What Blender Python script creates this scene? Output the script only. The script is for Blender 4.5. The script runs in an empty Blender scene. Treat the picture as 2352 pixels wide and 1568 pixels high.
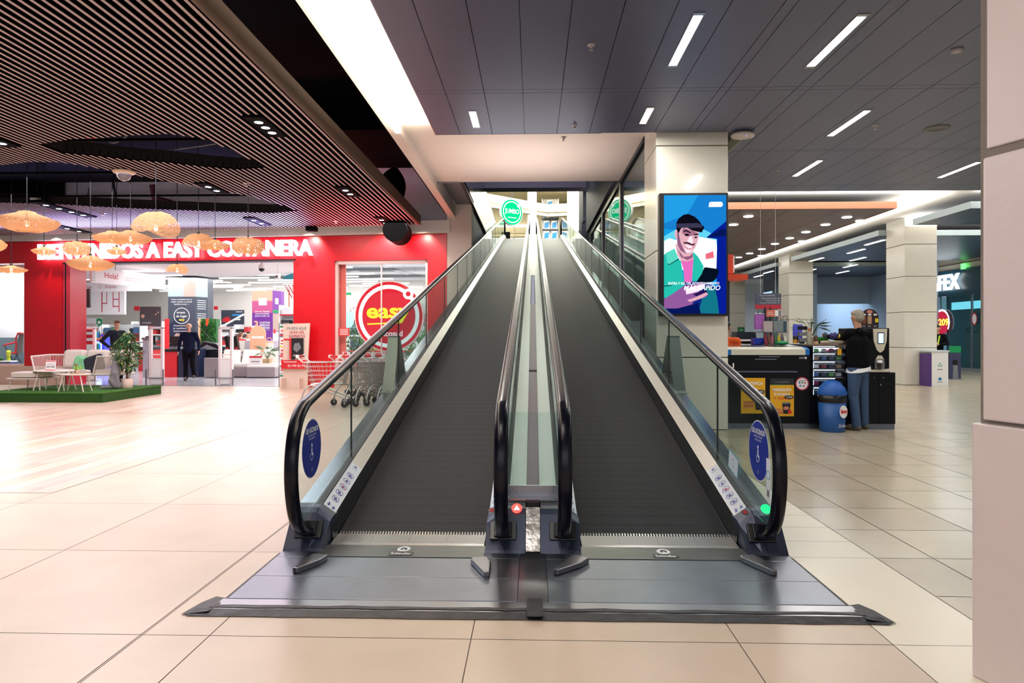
import bpy, bmesh, math, random
from mathutils import Vector, Matrix
random.seed(7)
SC = bpy.context.scene
COL = SC.collection
PI = math.pi

# ---------------------------------------------------------------- camera
FPX, HOR, H = 1562.0, 772.0, 1.37
YAW = math.radians(1.76)
cam_data = bpy.data.cameras.new('camera')
cam_data.sensor_width = 36.0
cam_data.lens = 36.0 * FPX / 2352.0
cam_data.shift_y = (HOR - 784.0) / 2352.0
cam_data.clip_start = 0.05
cam_data.clip_end = 300
cam = bpy.data.objects.new('camera', cam_data)
COL.objects.link(cam)
cam.location = (0, 0, H)
cam.rotation_euler = (PI/2, 0, YAW)
SC.camera = cam
_F = Vector((-math.sin(YAW), math.cos(YAW), 0)); _R = Vector((math.cos(YAW), math.sin(YAW), 0))
def ray(u, v):
    return _F + _R*((u-1176.0)/FPX) + Vector((0, 0, (HOR-v)/FPX))
def P(u, v, Y):
    d = ray(u, v); return Vector((0, 0, H)) + d*(Y/d.y)
def FL(u, v, z=0.0):
    d = ray(u, v); return Vector((0, 0, H)) + d*((z-H)/d.z)
def PX(u, v, X):
    d = ray(u, v); return Vector((0, 0, H)) + d*(X/d.x)

# ---------------------------------------------------------------- world, exposure, lights
SC.view_settings.view_transform = 'Standard'
SC.view_settings.look = 'None'
SC.view_settings.gamma = 1
SC.view_settings.exposure = 0.0
SC.view_settings.use_curve_mapping = False
cy = SC.cycles
cy.use_adaptive_sampling = True; cy.adaptive_threshold = .08; cy.max_bounces = 6; cy.diffuse_bounces = 3; cy.glossy_bounces = 4
cy.transmission_bounces = 4; cy.transparent_max_bounces = 12
cy.sample_clamp_indirect = 6; cy.caustics_reflective = False; cy.caustics_refractive = False
wd = bpy.data.worlds.new('world'); SC.world = wd; wd.use_nodes = True
wd.node_tree.nodes['Background'].inputs[0].default_value = (0.84, 0.86, 1.0, 1)
wd.node_tree.nodes['Background'].inputs[1].default_value = 0.42

def area(x, y, z, sx, sy, watts, col=(1, 1, 1), aim=(0, 0, -1), spread=180):
    l = bpy.data.lights.new('area_light', 'AREA'); l.shape = 'RECTANGLE'
    l.size = sx; l.size_y = sy; l.energy = watts; l.color = col; l.spread = math.radians(spread)
    o = bpy.data.objects.new('area_light', l); COL.objects.link(o); o.location = (x, y, z)
    z = -Vector(aim).normalized(); xx = Vector((1, 0, 0)); xx = (xx-z*xx.dot(z)).normalized(); yy = z.cross(xx)
    o.rotation_euler = Matrix((xx, yy, z)).transposed().to_euler()
    o.visible_camera = False
    return o
def spot(x, y, z, aim, watts, col=(1, 1, 1), deg=70, blend=.6, r=.06):
    l = bpy.data.lights.new('spot_light', 'SPOT'); l.energy = watts; l.color = col
    l.spot_size = math.radians(deg); l.spot_blend = blend; l.shadow_soft_size = r
    o = bpy.data.objects.new('spot_light', l); COL.objects.link(o); o.location = (x, y, z)
    o.rotation_euler = (Vector(aim)-Vector((x, y, z))).to_track_quat('-Z', 'Y').to_euler()
    return o
WARM = (1.0, .965, .90); COOL = (.95, .985, 1.0); WHITE = (1, .985, .95)
# ceiling luminaires of the grey ceiling (in view and the ones over and behind the viewer)
for (x, y) in ((1.53, 6.9), (3.05, 7.0), (-.8, 9.3), (1.53, 9.2), (4.4, 9.6), (4.85, 12.2), (7.6, 12.4)):
    area(x, y, 4.30, .10, 1.1, 34, WARM)
for (x, y) in ((-.5, 1.5), (3.5, 1.2), (6.5, 3.5), (7.5, 7.5)):
    area(x, y, 4.28, .8, 1.6, 60, WARM)
# cove over the left edge of the grey ceiling
area(-1.78, 4.6, 4.37, .16, 11.0, 420, (1, .98, .86), (-.1, 0, 1))
# downlights over the left concourse, plus two added fill lamps
area(-5.4, 8.0, 4.15, 4.0, 7.0, 470, (1, .93, .98))
area(.3, -5.5, 2.6, 9.0, 2.6, 150, (1, .97, .98), (0, 1, -.12))  # added fill lamp behind the viewer, facing forward
area(-9.5, 12.6, 4.15, 4.5, 4.0, 260, (1, .92, .93))
area(-4.2, 15.6, 4.15, 3.0, 2.4, 200, (1, .93, .9))
area(-.1, 12.4, 3.3, 2.2, 2.6, 42, (1, .93, .90), (0, 0, 1))  # added unseen uplight to brighten the cream soffit
# corridor on the right
area(9.3, 25.0, 4.45, .7, 18.0, 210, COOL, (0, 0, 1))
area(13.5, 20.5, 4.32, 3.0, 12.0, 260, COOL)
area(13.5, 19.45, 4.45, 6.0, .7, 180, COOL, (0, 0, 1))
area(8.5, 10.5, 4.28, 5.0, 3.0, 70, COOL)
area(5.9, 15.6, 4.53, 6.5, .5, 170, COOL, (0, 0, 1))
area(13.0, 15.6, 4.53, 5.5, .5, 120, COOL, (0, 0, 1))
area(6.2, 22.0, 4.2, 4.0, 12.0, 190, COOL)
area(14.8, 38.0, 3.9, 3.0, 5.0, 260, (.72, .86, 1.0))
# upper floor beyond the top of the walks, and the header before it
area(0, 19.0, 7.05, 2.6, .5, 26, (.85, .85, 1), (0, .9, -.35))  # added lamp to lift the otherwise unlit header beam
area(0, 38.5, 10.2, 12.0, 6.0, 3000, (1, .98, .86))
# store interior
area(-10.5, 24.0, 3.55, 9, 5.0, 620, (1, .98, .98))
area(-9.5, 36.0, 4.9, 18, 14.0, 2600, (1, .98, .98))
area(-4.6, 21.5, 4.9, 3.5, 3.5, 700, (1, .98, .98))
# violet glow thrown up by the lettering, washers on the red front, added lamps for slats and void
area(-15.8, 20.0, 3.4, 2.2, .8, 160, (1, 1, 1))
area(-10.5, 17.3, 3.55, 9.0, .5, 420, (.45, .40, 1.0), (0, -.62, .78), 95)
area(-4.4, 16.9, 3.0, 2.0, .6, 75, (1.0, .08, .10), (0, -.4, 1), 110)  # added red lamp for the glow on the slats
area(-8.0, 15.5, 6.1, 12.0, 2.0, 110, (.9, .85, 1), (0, .8, -.5))  # added lamp in the void to brighten the wall above the front
for x_, w_ in ((-13.4, 260), (-6.0, 320), (-3.9, 160), (-2.9, 160)):
    spot(x_, 17.3+(-x_-2.5)*.11, 4.12, (x_, 18.1+(-x_-2.5)*.11, 3.1), w_, (1, .80, .66), 95, .9)

# ---------------------------------------------------------------- materials
def S(r, g=None, b=None):
    if g is None: g = b = r
    return tuple(((c/255)/12.92 if c/255 <= .04045 else ((c/255+.055)/1.055)**2.4) for c in (r, g, b))
_M = {}
def M(name, col=None, rough=.5, metal=0.0, es=0.0, noise=0.0, nscale=8.0, coat=0.0, bump=0.0, bscale=40.0, ecol=None, spec=.5):
    if name in _M: return _M[name]
    m = bpy.data.materials.new(name); m.use_nodes = True
    nt = m.node_tree; b = nt.nodes['Principled BSDF']
    b.inputs['Base Color'].default_value = (*col, 1)
    b.inputs['Roughness'].default_value = rough
    b.inputs['Metallic'].default_value = metal
    b.inputs['Specular IOR Level'].default_value = spec
    if coat:
        b.inputs['Coat Weight'].default_value = coat; b.inputs['Coat Roughness'].default_value = .08
    if es:
        b.inputs['Emission Color'].default_value = (*(ecol or col), 1)
        b.inputs['Emission Strength'].default_value = es
    if noise:
        tc = nt.nodes.new('ShaderNodeTexCoord'); n = nt.nodes.new('ShaderNodeTexNoise')
        n.inputs['Scale'].default_value = nscale; n.inputs['Detail'].default_value = 5
        nt.links.new(tc.outputs['Object'], n.inputs['Vector'])
        mx = nt.nodes.new('ShaderNodeMix'); mx.data_type = 'RGBA'
        mx.inputs['A'].default_value = (*[c*(1-noise) for c in col], 1)
        mx.inputs['B'].default_value = (*[min(1, c*(1+noise)) for c in col], 1)
        nt.links.new(n.outputs['Fac'], mx.inputs['Factor'])
        nt.links.new(mx.outputs['Result'], b.inputs['Base Color'])
    if bump:
        tc = nt.nodes.new('ShaderNodeTexCoord'); n = nt.nodes.new('ShaderNodeTexNoise')
        n.inputs['Scale'].default_value = bscale; n.inputs['Detail'].default_value = 4
        nt.links.new(tc.outputs['Object'], n.inputs['Vector'])
        bp = nt.nodes.new('ShaderNodeBump'); bp.inputs['Strength'].default_value = bump; bp.inputs['Distance'].default_value = .02
        nt.links.new(n.outputs['Fac'], bp.inputs['Height']); nt.links.new(bp.outputs['Normal'], b.inputs['Normal'])
    _M[name] = m; return m
def glass(name, tint=(.86, .95, .93), refl=.9, rough=.02, k=1.0):
    if name in _M: return _M[name]
    m = bpy.data.materials.new(name); m.use_nodes = True; nt = m.node_tree
    nt.nodes.remove(nt.nodes['Principled BSDF']); out = nt.nodes['Material Output']
    t = nt.nodes.new('ShaderNodeBsdfTransparent'); t.inputs[0].default_value = (*tint, 1)
    g = nt.nodes.new('ShaderNodeBsdfGlossy'); g.inputs['Roughness'].default_value = rough
    g.inputs['Color'].default_value = (refl, refl, refl, 1)
    lw = nt.nodes.new('ShaderNodeLayerWeight'); lw.inputs[0].default_value = .5
    pw = nt.nodes.new('ShaderNodeMath'); pw.operation = 'POWER'; pw.inputs[1].default_value = 4.5
    nt.links.new(lw.outputs['Facing'], pw.inputs[0])
    f = nt.nodes.new('ShaderNodeMath'); f.operation = 'MULTIPLY_ADD'; f.inputs[1].default_value = .55*k; f.inputs[2].default_value = .035*k
    nt.links.new(pw.outputs[0], f.inputs[0])
    x = nt.nodes.new('ShaderNodeMixShader')
    nt.links.new(f.outputs[0], x.inputs[0]); nt.links.new(t.outputs[0], x.inputs[1]); nt.links.new(g.outputs[0], x.inputs[2])
    nt.links.new(x.outputs[0], out.inputs[0]); _M[name] = m; return m
def emis(name, col, s):
    if name in _M: return _M[name]
    m = bpy.data.materials.new(name); m.use_nodes = True; nt = m.node_tree
    nt.nodes.remove(nt.nodes['Principled BSDF']); e = nt.nodes.new('ShaderNodeEmission')
    e.inputs[0].default_value = (*col, 1); e.inputs[1].default_value = s
    nt.links.new(e.outputs[0], nt.nodes['Material Output'].inputs[0]); _M[name] = m; return m

# ---------------------------------------------------------------- mesh building
class MB:
    def __init__(s): s.v = []; s.f = []; s.m = []; s.mats = []; s.sm = []
    def mi(s, mat):
        if mat not in s.mats: s.mats.append(mat)
        return s.mats.index(mat)
    def add(s, vs, fs, mat=None, smooth=False):
        b = len(s.v); s.v += [Vector(p) for p in vs]; k = s.mi(mat)
        for f in fs: s.f.append([b+i for i in f]); s.m.append(k); s.sm.append(smooth)
        return s
    def box(s, x0, x1, y0, y1, z0, z1, mat=None, fr=None):
        vs = [(x, y, z) for z in (z0, z1) for y in (y0, y1) for x in (x0, x1)]
        if fr: vs = [fr @ Vector(p) for p in vs]
        return s.add(vs, [(0, 2, 3, 1), (4, 5, 7, 6), (0, 1, 5, 4), (2, 6, 7, 3), (0, 4, 6, 2), (1, 3, 7, 5)], mat)
    def poly(s, pts, mat=None): return s.add(pts, [tuple(range(len(pts)))], mat)
    def prism(s, pts, d, mat=None):
        """polygon pts extruded along vector d"""
        n = len(pts); d = Vector(d); a = [Vector(p) for p in pts]
        fs = [tuple(range(n)), tuple(reversed(range(n, 2*n)))] + [(i, i+n, (i+1) % n+n, (i+1) % n) for i in range(n)]
        return s.add(a+[p+d for p in a], fs, mat)
    def loft(s, rings, mat=None, closed=True, caps=True, smooth=True):
        n = len(rings[0]); vs = [p for r in rings for p in r]; fs = []
        for i in range(len(rings)-1):
            for j in range(n if closed else n-1):
                k = (j+1) % n
                fs.append((i*n+j, i*n+k, (i+1)*n+k, (i+1)*n+j))
        s.add(vs, fs, mat, smooth)
        if caps and closed:
            s.add(rings[0], [tuple(reversed(range(n)))], mat); s.add(rings[-1], [tuple(range(n))], mat)
        return s
    def tube(s, pts, r, mat=None, n=8, closed=False, smooth=True):
        pts = [Vector(p) for p in pts]; rings = []; L = len(pts)
        rr = r if isinstance(r, (list, tuple)) else [r]*L
        up = None
        for i, p in enumerate(pts):
            if closed: t = (pts[(i+1) % L]-pts[i-1])
            else: t = pts[min(i+1, L-1)]-pts[max(i-1, 0)]
            t = t.normalized() if t.length > 1e-9 else Vector((0, 0, 1))
            if up is None:
                up = Vector((0, 0, 1)) if abs(t.z) < .9 else Vector((1, 0, 0))
            a = (up-t*up.dot(t)); a = a.normalized() if a.length > 1e-6 else t.orthogonal().normalized()
            up = a; b = t.cross(a)
            rings.append([p+(a*math.cos(2*PI*k/n)+b*math.sin(2*PI*k/n))*rr[i] for k in range(n)])
        if closed: rings.append(rings[0])
        return s.loft(rings, mat, caps=not closed, smooth=smooth)
    def lathe(s, prof, c=(0, 0, 0), mat=None, n=24, smooth=True, sx=1, sy=1):
        c = Vector(c)
        rings = [[c+Vector((r*math.cos(2*PI*k/n)*sx, r*math.sin(2*PI*k/n)*sy, z)) for k in range(n)] for r, z in prof]
        return s.loft(rings, mat, caps=True, smooth=smooth)
    def ball(s, c, rx, ry=None, rz=None, mat=None, n=16, m=10):
        ry = ry or rx; rz = rz or rx; c = Vector(c)
        rings = []
        for i in range(m+1):
            t = PI*(i/m)*.998+.001
            rings.append([c+Vector((rx*math.sin(t)*math.cos(2*PI*k/n), ry*math.sin(t)*math.sin(2*PI*k/n), -rz*math.cos(t))) for k in range(n)])
        return s.loft(rings, mat)
    def build(s, name, parent=None, label=None, cat=None, group=None, kind=None, bev=0, mats=None):
        me = bpy.data.meshes.new(name)
        off = Vector((0, 0, 0)); p = parent
        while p is not None: off += p.location; p = p.parent
        org = Vector((0, 0, 0))
        if parent is None and kind is None and s.v:
            xs = [q.x for q in s.v]; ys = [q.y for q in s.v]; zs = [q.z for q in s.v]
            org = Vector(((min(xs)+max(xs))/2, (min(ys)+max(ys))/2, min(zs)))
        me.from_pydata([q-off-org for q in s.v], [], s.f)
        for mt in (mats or s.mats): me.materials.append(mt)
        me.polygons.foreach_set('material_index', s.m); me.polygons.foreach_set('use_smooth', s.sm)
        me.update()
        bm = bmesh.new(); bm.from_mesh(me); bmesh.ops.recalc_face_normals(bm, faces=bm.faces); bm.to_mesh(me); bm.free()
        o = bpy.data.objects.new(name, me); COL.objects.link(o); o.location = org
        if parent is not None: o.parent = parent
        if bev:
            b = o.modifiers.new('bevel', 'BEVEL'); b.width = bev; b.segments = 2; b.limit_method = 'ANGLE'
        tag(o, label, cat, group, kind)
        return o
def tag(o, label=None, cat=None, group=None, kind=None):
    if label: o['label'] = label
    if cat: o['category'] = cat
    if group: o['group'] = group
    if kind: o['kind'] = kind
    return o
def thing(name, label, cat, loc=(0, 0, 0), group=None):
    o = bpy.data.objects.new(name, None); COL.objects.link(o); o.location = loc; o.empty_display_size = .1
    return tag(o, label, cat, group)
def dup(root, loc=None, rz=None, label=None, scale=None, top=True, parent=None):
    c = root.copy(); COL.objects.link(c)
    if parent is not None: c.parent = parent
    for ch in list(root.children): dup(ch, top=False, parent=c)
    if loc is not None: c.location = loc
    if rz is not None: c.rotation_euler = (0, 0, rz)
    if scale is not None: c.scale = (scale,)*3 if not isinstance(scale, tuple) else scale
    if label: c['label'] = label
    return c
def place(root, loc, rz=0, scale=None):
    root.location = loc; root.rotation_euler = (0, 0, rz)
    if scale: root.scale = (scale,)*3
    return root
class Fr:
    """flat frame: origin o, right r, up u, normal n (towards the viewer)"""
    def __init__(s, o, r, u):
        s.o = Vector(o); s.r = Vector(r).normalized(); s.u = Vector(u).normalized(); s.n = s.r.cross(s.u).normalized()
    def p(s, x, y, z=0): return s.o+s.r*x+s.u*y+s.n*z
    def rect(s, mb, x0, x1, y0, y1, mat, z=.001): return mb.poly([s.p(x0, y0, z), s.p(x1, y0, z), s.p(x1, y1, z), s.p(x0, y1, z)], mat)
    def slab(s, mb, x0, x1, y0, y1, z0, z1, mat):
        return mb.prism([s.p(x0, y0, z0), s.p(x1, y0, z0), s.p(x1, y1, z0), s.p(x0, y1, z0)], s.n*(z1-z0), mat)
    def pl(s, mb, pts, mat, z=.001): return mb.poly([s.p(x, y, z) for x, y in pts], mat)
    def pr(s, mb, pts, z0, z1, mat): return mb.prism([s.p(x, y, z0) for x, y in pts], s.n*(z1-z0), mat)
    def disc(s, mb, x, y, r, mat, z=.001, n=28, ry=None):
        ry = ry or r
        return mb.poly([s.p(x+r*math.cos(2*PI*k/n), y+ry*math.sin(2*PI*k/n), z) for k in range(n)], mat)
    def ring(s, mb, x, y, r0, r1, mat, z=.001, n=32, k=1.0, a0=0, a1=2*PI):
        vs = []; fs = []
        for i in range(n+1):
            a = a0+(a1-a0)*i/n
            vs += [s.p(x+r0*math.cos(a), y+r0*k*math.sin(a), z), s.p(x+r1*math.cos(a), y+r1*k*math.sin(a), z)]
            if i < n: fs.append((2*i, 2*i+1, 2*i+3, 2*i+2))
        return mb.add(vs, fs, mat)
    def text(s, mb, t, x, y, h, mat, z=.002, w=None, bold=0.0, depth=0.0, align='CENTER', shear=0.0):
        cu = bpy.data.curves.new('t', 'FONT'); cu.body = t; cu.size = 1.0; cu.offset = bold
        cu.extrude = 0; cu.resolution_u = 3; cu.shear = shear; cu.align_x = 'LEFT'
        o = bpy.data.objects.new('t', cu); COL.objects.link(o)
        bpy.context.view_layer.update()
        me = o.to_mesh(); vs = [q.co.copy() for q in me.vertices]; fs = [tuple(p.vertices) for p in me.polygons]
        o.to_mesh_clear(); bpy.data.objects.remove(o); bpy.data.curves.remove(cu)
        if not vs: return mb
        x0 = min(q.x for q in vs); x1 = max(q.x for q in vs)
        k = h/.70
        kx = (w/(x1-x0)) if w else k
        W = (x1-x0)*kx
        ax = x-(W/2 if align == 'CENTER' else (W if align == 'RIGHT' else 0))
        out = [s.p(ax+(q.x-x0)*kx, y+q.y*k, z+depth) for q in vs]
        mb.add(out, fs, mat)
        if depth:
            from collections import Counter
            c = Counter()
            for f in fs:
                for i in range(len(f)): c[tuple(sorted((f[i], f[(i+1) % len(f)])))] += 1
            be = [e for e, q in c.items() if q == 1]
            b = [p_-s.n*depth for p_ in out]; n = len(out)
            mb.add(out+b, [(a_, c_, c_+n, a_+n) for a_, c_ in be], mat)
        return mb
def struct(name, mb, **k): return mb.build(name, kind='structure', **k)

# common materials
m_white = M('white_paint', S(226, 220, 212), .6, noise=.03, nscale=3)
m_cream = M('cream_plaster', S(226, 208, 196), .7, noise=.03, nscale=2)
m_black = M('black_void', (.0012, .0012, .0016), .9, spec=.1)
m_dark = M('dark_metal', S(28, 29, 36), .35, .4)
m_blackp = M('black_plastic', S(14, 14, 18), .35)
m_rub = M('handrail_rubber', S(6, 7, 20), .25, coat=0.0, spec=.22)
m_steel = M('brushed_steel', S(150, 150, 156), .28, 1.0, bump=.05, bscale=60)
m_steeld = M('dark_steel_plate', S(120, 124, 134), .34, 1.0, noise=.16, nscale=5, bump=.06, bscale=30)
m_house = M('blue_grey_housing', S(56, 63, 84), .4, .45, noise=.06, nscale=6)
m_stone = M('cream_stone_cladding', S(232, 226, 212), .22, noise=.05, nscale=4, coat=.25)
m_joint = M('joint', S(120, 112, 104), .8)
m_red = M('red_panel', S(206, 4, 22), .33, noise=.04)
m_wh = M('plain_white', S(240, 240, 240), .5)
m_blk = M('plain_black', S(12, 12, 14), .5)
m_grey = M('plain_grey', S(120, 122, 128), .5)
m_redp = M('plain_red', S(214, 30, 40), .5)
m_bluep = M('plain_blue', S(10, 52, 150), .4)
m_grn = M('plain_green', S(20, 140, 80), .5)
# ================================================================ floor
m_tile = M('pale_stone_tile', S(203, 184, 162), .33, noise=.12, nscale=2.5, spec=.45)
m_tile2 = M('light_strip_tile', S(232, 222, 200), .28, noise=.04, nscale=2.5)
m_tileR = M('beige_square_tile', S(178, 164, 141), .22, noise=.10, nscale=4, spec=.5)
m_fjoint = M('floor_joint', S(104, 90, 80), .7)
def grid(mb, xs, ys, mats, z=0.0, g=.002, jit=0):
    if not isinstance(mats, (list, tuple)): mats = [mats]
    for i in range(len(xs)-1):
        for j in range(len(ys)-1):
            a, b, c, d = xs[i]+g, xs[i+1]-g, ys[j]+g, ys[j+1]-g
            mb.poly([(a, c, z), (b, c, z), (b, d, z), (a, d, z)], random.choice(mats))
def rng(a, b, st):
    o = []; x = a
    while x < b-1e-6: o.append(x); x += st
    o.append(b); return o
fl = MB()
fl.poly([(-40, -8, -.004), (40, -8, -.004), (40, 60, -.004), (-40, 60, -.004)], m_fjoint)
xsL = [-40, -30, -20]+rng(-13.8, -1.79, 1.2)+[-1.48, -.28, .92, 2.12]
ysL = [-8]+rng(-4.13, 19.87, 1.2)
grid(fl, xsL[:-1]+[1.6], ysL, [m_tile, M('pale_stone_tile_b', S(198, 179, 157), .33, noise=.12, nscale=2.5)], g=.0024)
grid(fl, [1.6, 2.12], [y for y in ysL if y < 4.2]+rng(4.27, 26, .335), m_tile2)
grid(fl, [2.12]+rng(2.47, 22, .6), rng(-6.27, 55, .62), [m_tileR, M('beige_square_tile_b', S(184, 171, 148), .2, noise=.10, nscale=4), M('beige_square_tile_c', S(172, 156, 132), .24, noise=.10, nscale=4)], g=.0035)
struct('floor', fl)
# plank inlays on the left
def wood_mat():
    m = bpy.data.materials.new('pale_wood_planks'); m.use_nodes = True; nt = m.node_tree; b = nt.nodes['Principled BSDF']
    tc = nt.nodes.new('ShaderNodeTexCoord'); mp = nt.nodes.new('ShaderNodeMapping')
    mp.inputs['Rotation'].default_value = (0, 0, PI/2)
    br = nt.nodes.new('ShaderNodeTexBrick'); br.inputs['Scale'].default_value = 1
    br.inputs['Brick Width'].default_value = 1.2; br.inputs['Row Height'].default_value = .2; br.inputs['Mortar Size'].default_value = .004
    br.inputs['Color1'].default_value = (*S(222, 198, 180), 1); br.inputs['Color2'].default_value = (*S(200, 170, 150), 1)
    br.inputs['Mortar'].default_value = (*S(164, 136, 118), 1)
    no = nt.nodes.new('ShaderNodeTexNoise'); mp2 = nt.nodes.new('ShaderNodeMapping'); mp2.inputs['Scale'].default_value = (6, .5, 1)
    no.inputs['Scale'].default_value = 2.4; no.inputs['Detail'].default_value = 6
    mx = nt.nodes.new('ShaderNodeMix'); mx.data_type = 'RGBA'; mx.blend_type = 'SOFT_LIGHT'; mx.inputs['Factor'].default_value = .55
    l = nt.links
    l.new(tc.outputs['Object'], mp.inputs['Vector']); l.new(mp.outputs[0], br.inputs['Vector'])
    l.new(tc.outputs['Object'], mp2.inputs['Vector']); l.new(mp2.outputs[0], no.inputs['Vector'])
    l.new(br.outputs['Color'], mx.inputs['A']); l.new(no.outputs['Color'], mx.inputs['B'])
    l.new(mx.outputs['Result'], b.inputs['Base Color']); b.inputs['Roughness'].default_value = .3
    return m
m_wood = wood_mat()
w = MB()
for (x0, x1, y0, y1) in ((-30, -4.2, 5.82, 10.45), (-30, -7.7, 10.45, 11.9), (-30, -5.45, 11.9, 15.5)):
    w.poly([(x0, y0, .002), (x1, y0, .002), (x1, y1, .002), (x0, y1, .002)], m_wood)
struct('floor', w)

# ================================================================ moving walks
SL = .2126; Y0 = 4.40; YT = 33.3; ZT = (YT-Y0)*SL
def ztr(y): return min(ZT, max(0.0, (y-Y0)*SL))
def zdk(y):  # deck height
    return min(ZT, max(0, (y-Y0)*SL))+(.21 if y > 4.42 else 0)
def belt_mat():
    m = bpy.data.materials.new('grooved_black_belt'); m.use_nodes = True; nt = m.node_tree; b = nt.nodes['Principled BSDF']
    tc = nt.nodes.new('ShaderNodeTexCoord'); sp = nt.nodes.new('ShaderNodeSeparateXYZ'); l = nt.links
    l.new(tc.outputs['Object'], sp.inputs[0])
    def stripe(out, pitch, lo, hi):
        a = nt.nodes.new('ShaderNodeMath'); a.operation = 'MULTIPLY'; a.inputs[1].default_value = 1/pitch
        f = nt.nodes.new('ShaderNodeMath'); f.operation = 'FRACT'
        c = nt.nodes.new('ShaderNodeMapRange'); c.inputs[1].default_value = lo; c.inputs[2].default_value = hi
        l.new(out, a.inputs[0]); l.new(a.outputs[0], f.inputs[0]); l.new(f.outputs[0], c.inputs[0]); return c.outputs[0]
    s1 = stripe(sp.outputs['X'], .0125, .42, .58)
    s2 = stripe(sp.outputs['Y'], .133, .08, .22)
    n = nt.nodes.new('ShaderNodeTexNoise'); n.inputs['Scale'].default_value = 1.2; n.inputs['Detail'].default_value = 3
    mp = nt.nodes.new('ShaderNodeMapping'); mp.inputs['Scale'].default_value = (4, .35, 1)
    l.new(tc.outputs['Object'], mp.inputs[0]); l.new(mp.outputs[0], n.inputs['Vector'])
    mu = nt.nodes.new('ShaderNodeMath'); mu.operation = 'MULTIPLY'; l.new(s1, mu.inputs[0])
    a2 = nt.nodes.new('ShaderNodeMapRange'); a2.inputs[3].default_value = .45; a2.inputs[4].default_value = 1; l.new(s2, a2.inputs[0])
    l.new(a2.outputs[0], mu.inputs[1])
    mx = nt.nodes.new('ShaderNodeMix'); mx.data_type = 'RGBA'
    mx.inputs['A'].default_value = (*S(3, 3, 5), 1); mx.inputs['B'].default_value = (*S(40, 42, 50), 1)
    l.new(mu.outputs[0], mx.inputs['Factor'])
    m2 = nt.nodes.new('ShaderNodeMix'); m2.data_type = 'RGBA'; m2.blend_type = 'MULTIPLY'; m2.inputs['Factor'].default_value = .55
    l.new(mx.outputs['Result'], m2.inputs['A']); l.new(n.outputs['Fac'], m2.inputs['B'])
    l.new(m2.outputs['Result'], b.inputs['Base Color'])
    b.inputs['Roughness'].default_value = .5; b.inputs['Specular IOR Level'].default_value = .10
    bp = nt.nodes.new('ShaderNodeBump'); bp.inputs['Strength'].default_value = .5; bp.inputs['Distance'].default_value = .004
    l.new(mu.outputs[0], bp.inputs['Height']); l.new(bp.outputs['Normal'], b.inputs['Normal'])
    return m
m_belt = belt_mat()
m_comb = M('comb_plate_steel', S(150, 150, 148), .32, .9, bump=.04)
m_rib = M('ribbed_aluminium', S(100, 102, 108), .4, .85)
m_deckin = M('satin_aluminium_deck', S(196, 192, 184), .34, .75, noise=.05, nscale=9)
m_deckout = M('grey_steel_deck', S(128, 136, 144), .2, .9, noise=.06, nscale=3, bump=.05, bscale=4)
m_skirt = M('black_skirt', S(14, 15, 20), .22, coat=.4)
m_glassw = glass('balustrade_glass', (.84, .93, .915))
m_chan = M('glass_channel_rubber', S(16, 16, 20), .5)
m_stick = M('white_sticker', S(236, 238, 246), .4)
m_blue = M('sticker_blue', S(8, 40, 150), .35, coat=.4)
m_pink = M('bright_red', S(230, 50, 60), .4)
m_cov = M('cover_strip', S(126, 112, 122), .4, .3)

def curve_pts(pts, n=8):
    out = []
    for i in range(len(pts)-1):
        p0 = Vector(pts[max(i-1, 0)]); p1 = Vector(pts[i]); p2 = Vector(pts[i+1]); p3 = Vector(pts[min(i+2, len(pts)-1)])
        for k in range(n):
            t = k/n
            out.append(.5*((2*p1)+(-p0+p2)*t+(2*p0-5*p1+4*p2-p3)*t*t+(-p0+3*p1-3*p2+p3)*t**3))
    out.append(Vector(pts[-1])); return out

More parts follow.
